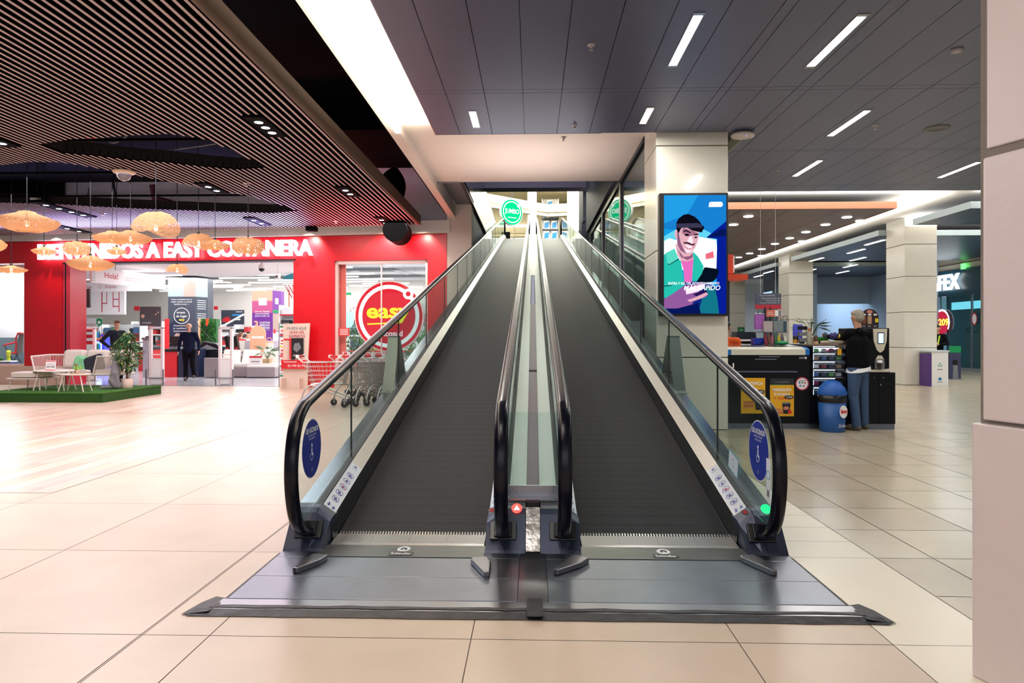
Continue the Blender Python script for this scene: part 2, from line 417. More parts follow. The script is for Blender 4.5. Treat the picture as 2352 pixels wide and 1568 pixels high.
def moving_walk(cx, label, lamp_side):
    t = thing('moving_walk', label, 'moving walkway', (cx, 4.3, 0))
    # belt
    b = MB(); ys = [4.53, 4.8, 5.2]+[5.2+i*2 for i in range(1, 14)]+[33.2, YT, 35.0]
    vs = []; fs = []
    for y in ys: vs += [(cx-.5, y, ztr(y)+.003), (cx+.5, y, ztr(y)+.003), (cx+.5, y, ztr(y)-.15), (cx-.5, y, ztr(y)-.15)]
    for i in range(len(ys)-1):
        k = 4*i
        fs += [(k, k+1, k+5, k+4), (k+1, k+2, k+6, k+5), (k+3, k, k+4, k+7)]
    b.add(vs, fs, m_belt); b.build('tread_belt', t)
    # comb with teeth
    c = MB()
    c.prism([(cx-.5, 4.37, .021), (cx-.5, 4.40, .026), (cx-.5, 4.555, .038), (cx-.5, 4.555, .0), (cx-.5, 4.37, .0)], (1.0, 0, 0), m_comb)
    for i in range(52):
        x = cx-.49+i*.0192
        c.prism([(x, 4.554, .0378), (x, 4.585, .047), (x, 4.554, .02)], (.008, 0, 0), m_comb)
    for i in range(3): c.prism([(cx-.25+i*.25, 4.402, .0268), (cx-.25+i*.25, 4.552, .0385), (cx-.25+i*.25, 4.552, .03), (cx-.25+i*.25, 4.402, .015)], (.002, 0, 0), m_rib)
    c.build('comb_plate', t)
    # ribbed inner plate with the maker's mark
    f = MB(); f.box(cx-.515, cx+.515, 4.138, 4.368, 0, .02, m_rib)
    for i in range(16): f.box(cx-.51, cx+.51, 4.142+i*.0142, 4.149+i*.0142, .02, .0225, m_comb)
    ip = f.build('access_plate', t)
    g = MB(); fr = Fr((cx, 4.215, .0235), (1, 0, 0), (0, 1, 0))
    fr.rect(g, -.075, .075, -.055, 0, m_blk, .001); fr.text(g, 'Schindler', 0, -.042, .036, m_wh, .002, w=.13, bold=.03)
    fr.disc(g, 0, .065, .042, m_wh, .001, ry=.055); fr.disc(g, 0, .065, .021, m_blk, .002, ry=.027)
    fr.pl(g, [(-.024, .015), (0, .065), (.024, .015)], m_wh, .003)
    g.build('maker_mark', ip)
    # big landing plate
    xa, xb = (cx-.76, cx+.735) if cx < 0 else (cx-.735, cx+.76)
    p = MB(); p.box(xa, xb, 3.80, 4.132, 0, .018, m_steeld); p.box(xa, cx-.518, 4.133, 4.235, 0, .018, m_steeld); p.box(cx+.518, xb, 4.133, 4.235, 0, .018, m_steeld); p.box(xa, xb, 3.47, 3.797, 0, .018, m_steeld)
    p.build('landing_plate', t, bev=.003)
    for s in (-1, 1):
        inner = (s > 0) == (cx < 0)
        X = lambda d: cx+s*d
        st = [4.5+i*2.2 for i in range(14)]+[YT, 34.6]
        # skirt and inner deck
        def run(prof, mat, name, y_start=4.45, par=t, ysx=None):
            q = MB(); rings = [[Vector((X(d), y, max(ztr(y), 0)+h)) for d, h in prof] for y in (ysx or [y_start]+st[1:])]
            q.loft(rings, mat, smooth=False); return q.build(name, par)
        run([(.502, .012), (.520, .14), (.532, .14), (.532, -.05), (.502, -.05)], m_skirt, 'skirt_panel', 4.45)
        run([(.520, .14), (.600, .205), (.600, .17), (.520, .10)], m_deckin, 'inner_deck', 4.52)
        run([(.600, .215), (.650, .215), (.650, .15), (.600, .15)], m_chan, 'glass_channel', 4.52)
        run([(.650, .205), (.765, .205), (.765, .02), (.650, .02)], m_deckout, 'outer_deck', 4.54)
        # truss side cladding
        q = MB(); rings = []
        for y in [4.6]+st[1:]:
            zt = ztr(y)+.02; zb = max(0.0, ztr(y)-.75)
            rings.append([Vector((X(.765), y, zt)), Vector((X(.750), y, zt)), Vector((X(.750), y, zb)), Vector((X(.765), y, zb))])
        q.loft(rings, m_deckout, smooth=False); q.build('side_cladding', t)
        # newel housing: slanted front body
        q = MB(); prof = [(4.24, 0), (4.26, .03), (4.42, .215), (4.47, .238), (4.545, .244), (4.60, .24), (4.60, 0)]; pin = [(y, z*(.72 if z > .2 else 1)) for y, z in prof]
        d0, d1 = .515, .765
        q.loft([[Vector((X(d), y, z)) for y, z in pp] for d, pp in ((d0, pin), (.604, prof), ((d0+d1)/2-.001, prof))], m_house, smooth=False)
        q.loft([[Vector((X(d), y, z)) for y, z in prof] for d in ((d0+d1)/2+.001, d1)], m_house, smooth=False)
        nh = q.build('newel_housing', t, bev=.006)
        # handrail inlet
        q = MB(); n_ = Vector((0, -.185, .14)).normalized()
        fri = Fr(Vector((X(.625), 4.335, .125)), (1, 0, 0), (0, .60, .80))
        fri.slab(q, -.085, .085, -.055, .065, -.01, .012, m_blackp); fri.slab(q, -.055, .055, -.04, .05, .012, .03, m_rub)
        q.build('handrail_inlet', t, bev=.004)
        # handrail
        path = [(4.40, .13), (4.30, .125), (4.19, .165), (4.09, .26), (4.03, .40), (4.01, .56), (4.035, .72), (4.10, .845), (4.21, .925), (4.36, .968)]
        path = [(y, z) for y, z in path]+[(y, .968+(y-4.36)*SL) for y in (5.0, 8, 14, 20, 26, 32, 33.2)]
        path += [(33.6, .968+(33.4-4.36)*SL), (34.6, .968+(33.5-4.36)*SL), (34.85, 7.02), (34.95, 6.75), (34.8, 6.4)]
        cp = curve_pts([(0, y, z) for y, z in path[:11]], 5)+[Vector((0, y, z)) for y, z in path[11:]]
        rings = []
        for i, c_ in enumerate(cp):
            tg = (cp[min(i+1, len(cp)-1)]-cp[max(i-1, 0)]).normalized(); nr = Vector((0, -tg.z, tg.y))
            ring = []
            for k in range(14):
                a = 2*PI*k/14; ca, sa = math.cos(a), math.sin(a)
                ex = .042*math.copysign(abs(ca)**.75, ca); ez = .026*math.copysign(abs(sa)**.8, sa)
                ring.append(Vector((X(.625)+ex, c_.y, c_.z))+nr*ez)
            rings.append(ring)
        q = MB(); q.loft(rings, m_rub); q.build('handrail', t)
        # glass: curved front pane then straight panes
        q = MB()
        inn = [(c_.y, c_.z) for c_ in cp]
        edge = []
        for i in range(1, len(cp)):
            c_ = cp[i]
            if c_.y > 4.82 and i > 20: break
            tg = (cp[min(i+1, len(cp)-1)]-cp[i-1]).normalized(); nr = Vector((0, -tg.z, tg.y))
            e = c_-nr*.03
            if e.z > .2: edge.append((e.y, e.z))
        ye = 5.35
        pts = edge+[(ye, .968+(ye-4.36)*SL-.02), (ye, zdk(ye)-.03), (4.62, .24), (4.42, .22)]
        q.prism([(X(.619), y, z) for y, z in pts], (s*.012, 0, 0), m_glassw); q.prism([(X(.6185), ye+.001, .968+(ye-4.36)*SL-.02), (X(.6185), ye+.006, .968+(ye-4.36)*SL-.02), (X(.6185), ye+.006, zdk(ye)-.03), (X(.6185), ye+.001, zdk(ye)-.03)], (s*.013, 0, 0), m_chan); q.build('glass_panel', t)
        y = ye+.008
        while y < 33.8:
            y2 = min(y+1.9, 34.0); q = MB()
            zt = lambda yy: .968+(min(yy, 33.4)-4.36)*SL-.02
            q.prism([(X(.619), y, zt(y)), (X(.619), y2-.008, zt(y2)), (X(.619), y2-.008, zdk(y2)-.04), (X(.619), y, zdk(y)-.04)], (s*.012, 0, 0), m_glassw)
            q.prism([(X(.6185), y2-.009, zt(y2)), (X(.6185), y2-.004, zt(y2)), (X(.6185), y2-.004, zdk(y2)-.04), (X(.6185), y2-.009, zdk(y2)-.04)], (s*.013, 0, 0), m_chan)
            q.build('glass_panel', t); y = y2
        # pictogram sticker on the inner deck
        al = math.atan(SL); L = .74
        o_ = Vector((X(.520), 4.55, ztr(4.55)+.142)); rr = Vector((X(.600)-X(.520), 0, .065)); uu = Vector((0, math.cos(al), math.sin(al)))
        if s < 0:
            fr = Fr(o_+rr, -rr, uu)
        else: fr = Fr(o_, rr, uu)
        wdt = rr.length; q = MB(); fr.rect(q, .002, wdt-.002, -.02, L, m_stick, .0015)
        for k in range(5):
            yy = .15+k*.098
            fr.ring(q, wdt/2, yy, .026, .030, m_blue, .0025, k=1.2, n=20)
            fr.pl(q, [(wdt/2-.012, yy-.02), (wdt/2+.006, yy-.022), (wdt/2+.012, yy), (wdt/2+.004, yy+.02), (wdt/2-.008, yy+.012)], m_blue, .0026)
            if k != 3: fr.pl(q, [(wdt/2-.026, yy+.018), (wdt/2-.02, yy+.024), (wdt/2+.026, yy-.018), (wdt/2+.02, yy-.024)], m_blue if k != 2 else m_pink, .003)
        fr.pl(q, [(.02, .03), (.035, .02), (.045, .05), (.03, .075)], m_blue, .0026); fr.pl(q, [(.06, .03), (.08, .02), (.085, .05), (.07, .06)], m_blue, .0026)
        fr.disc(q, wdt/2, .70, .012, m_blue, .0026); fr.rect(q, .03, wdt-.03, .665, .669, m_blue, .0026)
        q.build('pictogram_sticker', t)
        # stop button
        q = MB(); fb = Fr(Vector((X(.55), 4.47, .245+.012)), (1, 0, 0), (0, 1, .05))
        if (inner and cx < 0) or (not inner and cx > 0):
            fb2 = Fr(Vector((X(.548), 4.42, .235)), (1, 0, 0), (0, .78, .62))
            fb2.disc(q, 0, 0, .022, m_comb, .004); fb2.disc(q, 0, 0, .014, M('button_red', S(190, 50, 56), .5), .007); q.build('stop_button', t)
    return t
wl = moving_walk(-.815, 'left of two long inclined moving walks, beside the red store, with grooved black belt', 1)
wr = moving_walk(.815, 'right of two long inclined moving walks, nearer the big screen, with glass sides', 1)
# direction lamps
q = MB(); fr = Fr((-.105, 4.435, .247), (1, 0, 0), (0, .62, .78))
fr.disc(q, 0, 0, .034, emis('red_signal', (1, .06, .05), 3.2), .004); fr.pl(q, [(-.02, -.012), (.02, -.012), (0, .02)], emis('white_signal', (1, .8, .7), 3), .006)
q.build('direction_lamp', wl, label='red lit lamp')
q = MB(); fr = Fr((1.505, 4.445, .252), (1, 0, 0), (0, .62, .78))
fr.disc(q, 0, 0, .034, emis('green_signal', (.02, 1, .35), 1.6), .004); q.build('direction_lamp', wr, label='green lit lamp')
# round blue lift notices on the outer glass
for cx, s, root in ((-1.44, -1, wl), (1.44, 1, wr)):
    q = MB(); fr = Fr((cx-s*.008, 4.36, .545), (0, -s, 0), (0, 0, 1))
    fr = Fr((cx-s*.009, 4.36, .645), (0, 1 if s < 0 else -1, 0), (0, 0, 1))
    if fr.n.x*s > 0: fr = Fr(fr.o, -fr.r, fr.u)
    fr.disc(q, 0, 0, .192, m_wh, .001, n=40); fr.disc(q, 0, 0, .186, m_blue, .002, n=40)
    fr.text(q, 'USE ASCENSOR', 0, .105, .032, m_wh, .003, w=.25, bold=.02)
    fr.text(q, 'SALIDA DEL ASCENSOR', 0, .082, .012, m_stick, .003, w=.16); fr.text(q, 'EN EL COSTADO', 0, .06, .012, m_stick, .003, w=.12)
    fr.disc(q, -.004, .022, .011, m_wh, .003); fr.pl(q, [(-.012, .008), (.004, .008), (.004, -.03), (.02, -.03), (.024, -.06), (.014, -.06), (.01, -.042), (-.012, -.042)], m_wh, .003)
    fr.ring(q, -.008, -.046, .024, .029, m_wh, .003, n=24, a0=PI*.8, a1=PI*1.95)
    fr.ring(q, 0, -.135, .012, .015, m_wh, .003, n=4); q.build('lift_notice', root)
# paper certificate stickers on the right outer glass
q = MB(); fr = Fr((1.425, 4.16, .50), (0, -1, 0), (0, 0, 1))
m_lb = M('light_blue_print', S(110, 190, 220), .4)
fr.rect(q, -.035, .04, -.13, .13, m_stick, .002); fr.ring(q, 0, .03, .022, .03, m_lb, .003); fr.rect(q, -.02, .02, -.1, -.06, m_grey, .003)
q.build('certificate_sticker', wr); q = MB(); fr2 = Fr((1.425, 4.80, .43), (0, -.978, -.208), (0, -.208, .978))
fr2.rect(q, -.2, .03, -.05, .09, m_lb, .002); fr2.rect(q, -.19, .02, -.04, .08, m_stick, .0025); fr2.ring(q, -.09, .02, .025, .032, m_lb, .003)
q.build('certificate_sticker', wr)

# strip, covers and cross panel between the walks
t = thing('centre_cover', 'pale metal cover strip filling the gap between the two moving walks', 'cover', (0, 4.3, 0))
ys = [4.62]+[5+i*2.4 for i in range(12)]+[YT, 34.6]
def strip(x0, x1, h0, h1, mat, name, y0=None, y1=None):
    q = MB(); yy = [y for y in ys if (y0 is None or y > y0) and (y1 is None or y < y1)]
    if y0: yy = [y0]+yy
    if y1: yy = yy+[y1]
    q.loft([[Vector((x0, y, ztr(y)+h0)), Vector((x1, y, ztr(y)+h0)), Vector((x1, y, ztr(y)+h1)), Vector((x0, y, ztr(y)+h1))] for y in yy], mat, smooth=False)
    return q.build(name, t)
m_cov2 = M('pale_cover', S(206, 210, 204), .36, .25, noise=.04, nscale=3, bump=.04, bscale=3)
strip(-.163, -.046, .207, .222, m_cov2, 'cover_sheet', 4.62); strip(.046, .163, .207, .222, m_cov2, 'cover_sheet', 4.62)
strip(-.045, .045, .195, .212, m_cov, 'gap_strip', 4.62, 7.9); strip(-.045, .045, .195, .212, m_cov, 'gap_strip', 8.0, 12.6); strip(-.045, .045, .195, .212, m_cov2, 'gap_strip', 17.0)
q = MB(); q.prism([(-.046, 4.24, .004), (-.046, 4.30, .01), (-.046, 4.50, .24), (-.046, 4.50, 0), (-.046, 4.24, 0)], (.092, 0, 0), M('crumpled_steel', S(150, 146, 142), .24, 1.0, bump=.35, bscale=7)); q.build('kick_plate', t)
q = MB(); q.box(-.165, .165, 4.56, 4.575, .29, .37, m_steel); q.box(-.165, .165, 4.50, 4.56, .29, .30, m_steel)
q.build('bracket', t)
q = MB(); q.box(-.172, .172, 4.56, 4.568, .37, .86, glass('cross_glass', (.9, .96, .95))); q.build('glass_panel', t)

# sills and tape in front
t = thing('threshold_frame', 'worn steel threshold frame patched with black tape before both walks', 'threshold', (0, 3.4, 0))
q = MB(); q.box(-1.6, 1.6, 3.33, 3.465, 0, .016, m_steel); q.box(-.078, .078, 3.465, 4.24, 0, .017, M('dull_steel', S(120, 118, 124), .3, 1.0, bump=.2, bscale=5)); q.build('steel_strip', t)
m_tape = M('black_tape', S(20, 20, 27), .55, bump=.5, bscale=14)
q = MB()
for s in (-1, 1):
    n = 14; top = []; bot = []
    for i in range(n+1):
        x = s*(i/n)*1.62; top.append((x, 3.385+random.uniform(-.008, .008), .0185)); bot.append((x, 3.352+random.uniform(-.006, .006), .0185))
    q.poly(top+bot[::-1], m_tape)
    top = [(s*(i/n)*1.68, 3.335+random.uniform(-.004, .004), .0175) for i in range(n+1)]; bot = [(s*(i/n)*1.70, 3.275+random.uniform(-.004, .004), .004) for i in range(n+1)]
    q.poly(top+bot[::-1], m_tape)
    q.poly([(s*1.60, 3.50, .006), (s*1.66, 3.52, .006), (s*1.70, 3.44, .005), (s*1.73, 3.29, .005), (s*1.60, 3.30, .0175), (s*1.585, 3.40, .018)], m_tape)
    q.poly([(s*1.575, 3.48, .006), (s*1.605, 3.48, .005), (s*1.60, 4.24, .005), (s*1.575, 4.24, .006)], m_tape)
q.box(-.03, .05, 3.28, 3.5, .017, .022, m_tape)
q.build('tape', t)
# deflector wedges
m_wedge = M('cast_aluminium', S(128, 126, 132), .32, .9)
for nm, a, b_ in (('leftmost', (735, 1283), (677, 1316)), ('second from the left', (1098, 1290), (1118, 1326)), ('second from the right', (1335, 1288), (1276, 1320)), ('rightmost', (1712, 1285), (1780, 1322))):
    A = FL(*a, .018); B = FL(*b_, .018); d = (B-A); L = d.length; d.normalize(); nn = Vector((-d.y, d.x, 0))
    q = MB(); pl = [(0, .055), (L*.35, .06), (L, .016), (L, -.016), (L*.1, -.05), (0, -.035)]
    q.prism([A+d*x+nn*y for x, y in pl], (0, 0, .032), m_wedge)
    q.build('floor_wedge', None, 'grey metal wedge on the landing plate, '+nm+' of the four', 'wedge', 'metal wedges on the landing plates', bev=.006)
# climb barriers on the outer decks
m_barr = M('barrier_sheet', S(140, 146, 140), .35, .6)
for s, nm in ((-1, 'left'), (1, 'right')):
    x0, x1 = (s*1.478, s*1.60)
    q = MB(); zb = lambda y: ztr(y)+.2
    def leg(ya, za, yb, zb_, th):
        q.prism([(x0, ya, za), (x0, ya+th, za), (x0, yb+th*.5, zb_), (x0, yb-th*.5, zb_)], (x1-x0, 0, 0), m_barr)
    leg(7.17, zb(7.2), 7.48, 1.36, .014); leg(7.86, zb(7.88), 7.55, 1.36, .014)
    q.box(min(x0, x1), max(x0, x1), 7.47, 7.56, 1.36, 1.375, m_barr)
    for ya in (7.08, 7.83): q.prism([(x0, ya, zb(ya)+.002), (x0, ya+.12, zb(ya+.12)+.002), (x0, ya+.12, zb(ya+.12)+.01), (x0, ya, zb(ya)+.01)], (x1-x0, 0, 0), m_barr)
    q.build('climb_barrier', None, 'grey folded metal climb barrier on the outer deck of the %s walk' % nm, 'barrier')
# ================================================================ ceilings
HC = 4.34
m_pan = M('grey_ceiling_panel', S(108, 112, 138), .42, .3, noise=.05, nscale=2)
m_lamp = emis('lamp_diffuser', (1, .97, .80), 9.0)
q = MB()
def panels(xs, ys, z, mat, back=True):
    for i in range(len(xs)-1):
        for j in range(len(ys)-1):
            q.box(xs[i]+.004, xs[i+1]-.004, ys[j]+.004, ys[j+1]-.004, z, z+.03, mat)
xa = [-1.43]+[-1.067+.4725*k for k in range(0, 8)]+[2.353]
xb = rng(2.353+.0, 14.2, .4725)
yj = [-6.5, -3.2, -3.08, -.4, -.28, 2.5, 2.62, 5.38, 5.5, 8.19, 8.30]
panels(xa, yj+[9.98], HC, m_pan)
XC = 3.16
panels([2.353, 2.76, XC], yj+[9.98], HC, m_pan)
panels([XC]+rng(3.32, 24, .4725), yj+[10.95, 11.05, 13.55, 13.65, 14.1], HC, m_pan)
q.box(-1.43, XC, -6.5, 9.98, HC+.028, HC+.05, m_dark); q.box(XC, 24, -6.5, 14.1, HC+.028, HC+.05, m_dark)
q.box(-1.44, -1.425, -6.5, 9.985, HC-.002, HC+.10, m_steel); q.box(-1.44, 1.0, 9.98, 9.995, HC-.002, HC+.10, M('edge_trim', S(120, 112, 120), .4, .5))
q.box(XC-.012, XC, 9.98, 14.1, HC-.002, HC+.16, M('trim_pale', S(176, 180, 160), .5)); q.box(XC, 24, 14.1, 14.115, HC-.002, HC+.14, m_pan)
struct('ceiling', q)
# white upper soffits and beams
q = MB()
q.box(-2.19, -1.0, -6.5, 10.35, 4.60, 4.75, m_cream)            # cove soffit
q.box(-2.19, -2.02, 10.35, 17.9, 4.47, 4.80, m_cream)            # long edge beam
q.box(-2.19, -2.10, -6.5, 10.35, 4.47, 4.62, m_cream)
q.box(-2.05, 1.83, 10.35, 14.3, 4.62, 4.75, m_cream)             # soffit before the opening
q.box(-1.0, 1.83, 9.9, 10.35, 4.60, 4.75, m_cream)
q.box(1.83, 24, 9.0, 46, 4.70, 4.85, m_white)                    # corridor soffit
struct('ceiling', q)
q = MB(); q.box(-2.02, -1.55, 14.3, 17.8, 4.81, 4.9, m_grey); q.box(-1.55, 1.83, 14.3, 22.0, 7.2, 7.3, m_grey)
q.box(-1.62, 1.9, 22.0, 22.6, 6.17, 7.4, M('dark_beam', S(158, 152, 176), .6)); q.box(-2.02, -1.55, 14.25, 14.3, 4.6, 4.9, m_grey)
q.box(-1.55, 1.83, 14.3, 14.36, 4.75, 7.3, m_grey)
struct('ceiling', q)
# black void above the slats
q = MB(); q.box(-30, -2.19, -8, 19.5, 6.2, 6.4, m_black); q.box(-30, -2.35, 13.5, 16.6, 5.5, 5.6, m_black); q.box(-30, -4.5, 16.6, 17.9, 5.5, 5.6, m_black); q.box(-30, -13.2, 17.9, 18.8, 4.5, 6.2, m_black); q.box(-2.32, -2.19, -8, 17.8, 4.62, 6.3, m_black)
q.box(-30, -2.2, -8.2, -8, 4.3, 6.4, m_black); struct('ceiling', q)

# downlight and luminaire things
def luminaire(x, y, L, label, w=.085):
    t = thing('ceiling_light', label, 'ceiling light', (x, y, HC), 'linear lights in the grey ceiling')
    q = MB(); q.box(x-w/2-.012, x+w/2+.012, y-L/2-.06, y+L/2+.06, HC-.006, HC, m_steel); q.build('frame', t)
    q = MB(); q.box(x-w/2, x+w/2, y-L/2, y+L/2, HC-.009, HC-.005, m_lamp); q.build('diffuser', t)
luminaire(1.53, 6.92, 1.15, 'long linear ceiling light above and right of the walks, left of the two nearest')
luminaire(3.05, 6.99, 1.15, 'long linear ceiling light, right of the two nearest')
luminaire(-.80, 9.30, .62, 'short linear ceiling light near the front edge, left of the two short ones')
luminaire(1.53, 9.22, .62, 'short linear ceiling light near the front edge, above the top left of the screen pillar')
luminaire(4.40, 9.65, 1.1, 'linear ceiling light right of the white wireless router')
luminaire(4.85, 12.2, 1.1, 'linear ceiling light nearest the right side of the screen')
luminaire(7.60, 12.4, 1.1, 'linear ceiling light beside the near stone pillar at the right')
# sprinklers, access point, detector, speaker
m_spr = M('sprinkler_metal', S(190, 178, 178), .4, .3)
def sprinkler(p, label, r=.04, name='sprinkler'):
    q = MB(); z = p.z; q.lathe([(r, 0), (r*.9, -.012), (r*.35, -.014), (r*.3, -.05), (r*.55, -.052), (r*.5, -.058)], p, m_spr, 16); q.build(name, None, label, 'sprinkler', 'sprinkler heads')
sprinkler(FL(1358, 103, HC), 'ceiling sprinkler head, nearest and largest, above the walks')
sprinkler(FL(1320, 286, HC), 'ceiling sprinkler head near the front edge of the grey ceiling, above the walks')
sprinkler(FL(1294, 316, 4.61), 'small sprinkler head on the cream soffit behind the grey ceiling')
sprinkler(FL(1785, 392, HC), 'sprinkler head above the right side of the screen pillar')
sprinkler(FL(2011, 288, HC), 'sprinkler head right of the linear light beyond the router')
q = MB(); c = FL(1706, 303, HC); q.lathe([(.02, 0), (.12, -.015), (.155, -.045), (.15, -.07), (.1, -.085), (.02, -.088)], c, M('router_white', S(226, 214, 212), .4), 28, sx=1.1)
t = q.build('wireless_router', None, 'white round wireless router on the grey ceiling by the screen pillar', 'router')
q2 = MB(); q2.ball(c+Vector((.02, -.1, -.083)), .006, mat=emis('blue_led', (.1, .1, 1), 8)); q2.build('status_led', t)
q = MB(); q.lathe([(.055, 0), (.06, -.02), (.03, -.03)], FL(2198, 114, HC), m_spr, 18); q.build('smoke_detector', None, 'small round smoke detector on the ceiling left of the near pillar', 'detector')
q = MB(); c = FL(2152, 294, HC); q.lathe([(.17, 0), (.165, -.012), (.12, -.014), (.11, -.005), (.02, -.004)], c, M('speaker_grille', S(110, 108, 112), .5), 28); q.build('ceiling_speaker', None, 'round ceiling speaker right of the linear light past the router', 'speaker')

# ================================================================ screen pillar and glass enclosure
def stone_pillar(x0, x1, y0, y1, zt, joints, label, name='stone_pillar', d=.006):
    q = MB(); zs = [0]+joints+[zt]
    for a, b in zip(zs, zs[1:]): q.box(x0, x1, y0, y1, a+.008, b-.008, m_stone)
    q.box(x0+.02, x1-.02, y0+.02, y1-.02, 0, zt, m_joint)
    return q.build(name, None, label, 'pillar', bev=.006)
stone_pillar(1.81, 2.85, 10.03, 11.1, 4.7, [1.06, 2.62, 4.16], 'square cream stone pillar that carries the big advertising screen')
q = MB(); m_fr = M('frame_grey', S(112, 104, 112), .35, .5)
q.box(1.80, 1.87, 11.1, 34, 4.60, 4.70, m_fr); q.box(1.79, 1.84, 11.1, 34, 4.52, 4.60, m_dark)
for y in (14.15, 17.75, 21.4): q.box(1.79, 1.88, y-.07, y+.07, 1.0, 4.6, m_fr); q.box(1.785, 1.80, y-.14, y-.09, 1.0, 4.6, m_steel)
q.box(1.80, 1.87, 11.1, 34, 1.0, 1.1, m_fr)
struct('trim_1', q)
m_wg = glass('enclosure_glass', (.80, .88, .88), 1.0)
for i, (a, b) in enumerate(((11.1, 14.08), (14.22, 17.68), (17.82, 21.3))):
    q = MB(); q.box(1.825, 1.837, a, b, 1.1, 4.52, m_wg); struct('window_%d' % (i+3), q)
q = MB(); q.box(2.74, 2.83, 11.12, 34, 0, 4.7, M('grey_plaster', S(168, 170, 170), .7, noise=.06)); struct('wall_right', q)
q = MB()  # concrete plinth walls beside the right walk
q.box(1.62, 1.80, 11.15, 33, 0, 1.0, m_grey)
q.prism([(1.60, 11.15, 1.0), (1.60, 11.15, 1.62), (1.60, 13.1, 1.62), (1.60, 33, 4.6), (1.60, 33, 1.0)], (.18, 0, 0), m_grey); struct('wall_right', q)
# pier and side wall to the left of the walks
q = MB(); q.box(-2.24, -1.60, 17.7, 18.3, 0, 4.81, m_cream); struct('wall_left', q)
m_sidew = M('grey_side_wall', S(118, 122, 134), .6)  # even grey, the wall's own tone
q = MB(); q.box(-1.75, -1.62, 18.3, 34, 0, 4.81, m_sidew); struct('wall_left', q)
m_mir = M('mirror_steel_fascia', S(190, 196, 200), .16, 1.0, bump=.35, bscale=5)
q = MB(); q.box(-1.62, -1.55, 11.2+3.2, 28.5, 4.81, 6.17, m_mir); q.box(-1.62, -1.55, 14.4, 22, 6.17, 7.2, m_mir); q.box(-1.625, -1.545, 22, 28.5, 6.15, 6.19, m_dark); q.box(-1.625, -1.545, 14.4, 28.5, 4.79, 4.83, m_dark); struct('trim_2', q)
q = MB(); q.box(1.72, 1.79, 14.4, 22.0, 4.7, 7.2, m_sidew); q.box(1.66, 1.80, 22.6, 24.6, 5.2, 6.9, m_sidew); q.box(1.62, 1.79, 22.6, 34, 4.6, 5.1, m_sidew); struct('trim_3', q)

# ================================================================ upper floor at the top
m_up = M('upper_cream', S(238, 226, 190), .6)
q = MB(); q.box(-9, 9, 34.5, 48, 5.9, ZT, m_steeld); struct('floor', q)
q = MB(); q.box(-9, 9, 46, 46.1, ZT, 10.4, m_up); q.box(-9, 9, 22.6, 46, 10.4, 10.5, m_up)
# angled bulkhead bands
for k, (dz, th) in enumerate(((9.1, .5), (8.85, .18))):
    q.prism([(-6, 36.0, dz), (.9, 42.5, dz), (.9, 42.9, dz), (-6, 36.4, dz)], (0, 0, th), m_up)
    q.prism([(.9, 42.5, dz), (3.4, 42.0, dz), (3.4, 42.4, dz), (.9, 42.9, dz)], (0, 0, th), m_up)
struct('wall_upper', q)
q = MB(); m_upl = emis('shop_light_band', (1, .98, .88), 1.6)
for i in range(6): q.box(-7, .2, 45.9, 45.95, ZT+.5+i*.42, ZT+.66+i*.42, m_upl if i % 2 else m_up)
for x in (-4.2, -2.6, -1.3): q.box(x, x+.06, 45.8, 45.9, ZT, 9.2, m_up)
q.box(-7, 0, 45.7, 45.9, 8.0, 8.1, M('shelf_beige', S(190, 176, 150), .6)); struct('wall_upper', q)
q = MB(); q.box(-.32, .22, 41.6, 42.1, ZT, 10.3, M('white_pillar_paint', S(250, 248, 240), .5)); q.build('upper_pillar', None, 'bright white square pillar standing at the top between both walks', 'pillar')
q = MB(); q.box(2.05, 2.9, 40, 40.9, ZT, 10.3, m_stone); q.build('upper_pillar', None, 'grey stone pillar at the top right of the walks, upper floor', 'pillar')
q = MB(); q.box(3.15, 3.35, 40, 40.2, ZT, 10.3, m_white); q.build('upper_post', None, 'slim white post at the top right of the walks, upper floor', 'post')
# green round sign, hung at the top
def round_sign(c, r, tilt, label, hang):
    t = thing('round_sign', label, 'sign', c)
    fr = Fr(c, (math.cos(tilt), math.sin(tilt), 0), (0, 0, 1))
    g = emis('green_sign_face', (.0, .80, .30), 1.15); wsg = emis('sign_white', (1, 1, 1), 1.4)
    q = MB(); n = 48; q.loft([[fr.p(r*1.04*math.cos(2*PI*k/n), r*1.04*math.sin(2*PI*k/n), z) for k in range(n)] for z in (-.16, -.01)], m_wh, smooth=False); q.build('sign_box', t)
    q = MB(); fr.disc(q, 0, 0, r, g, 0, 48); fr.ring(q, 0, 0, r*.78, r*.87, wsg, .006, 48)
    fr.ring(q, r*.62, r*.55, r*.05, r*.14, wsg, .008, 20); q.build('sign_face', t)
    q = MB(); fr.text(q, 'JUMBO', 0, -.10*r, r*.36, wsg, .012, w=r*1.36, bold=.02)
    fr.text(q, 'cencosud', 0, -.48*r, r*.13, wsg, .012, w=r*.8, bold=.015); q.build('lettering', t)
    q = MB(); q.tube([c+Vector((-.03, 0, r)), c+Vector((-.03, 0, hang))], .012, m_dark, 6); q.tube([c+Vector((.03, 0, r)), c+Vector((.03, 0, hang))], .012, m_dark, 6); q.build('hanger', t)
round_sign(P(1176, 487, 38.0), .70, .62, 'round glowing green hanging sign at the top of the walks', 1.6)
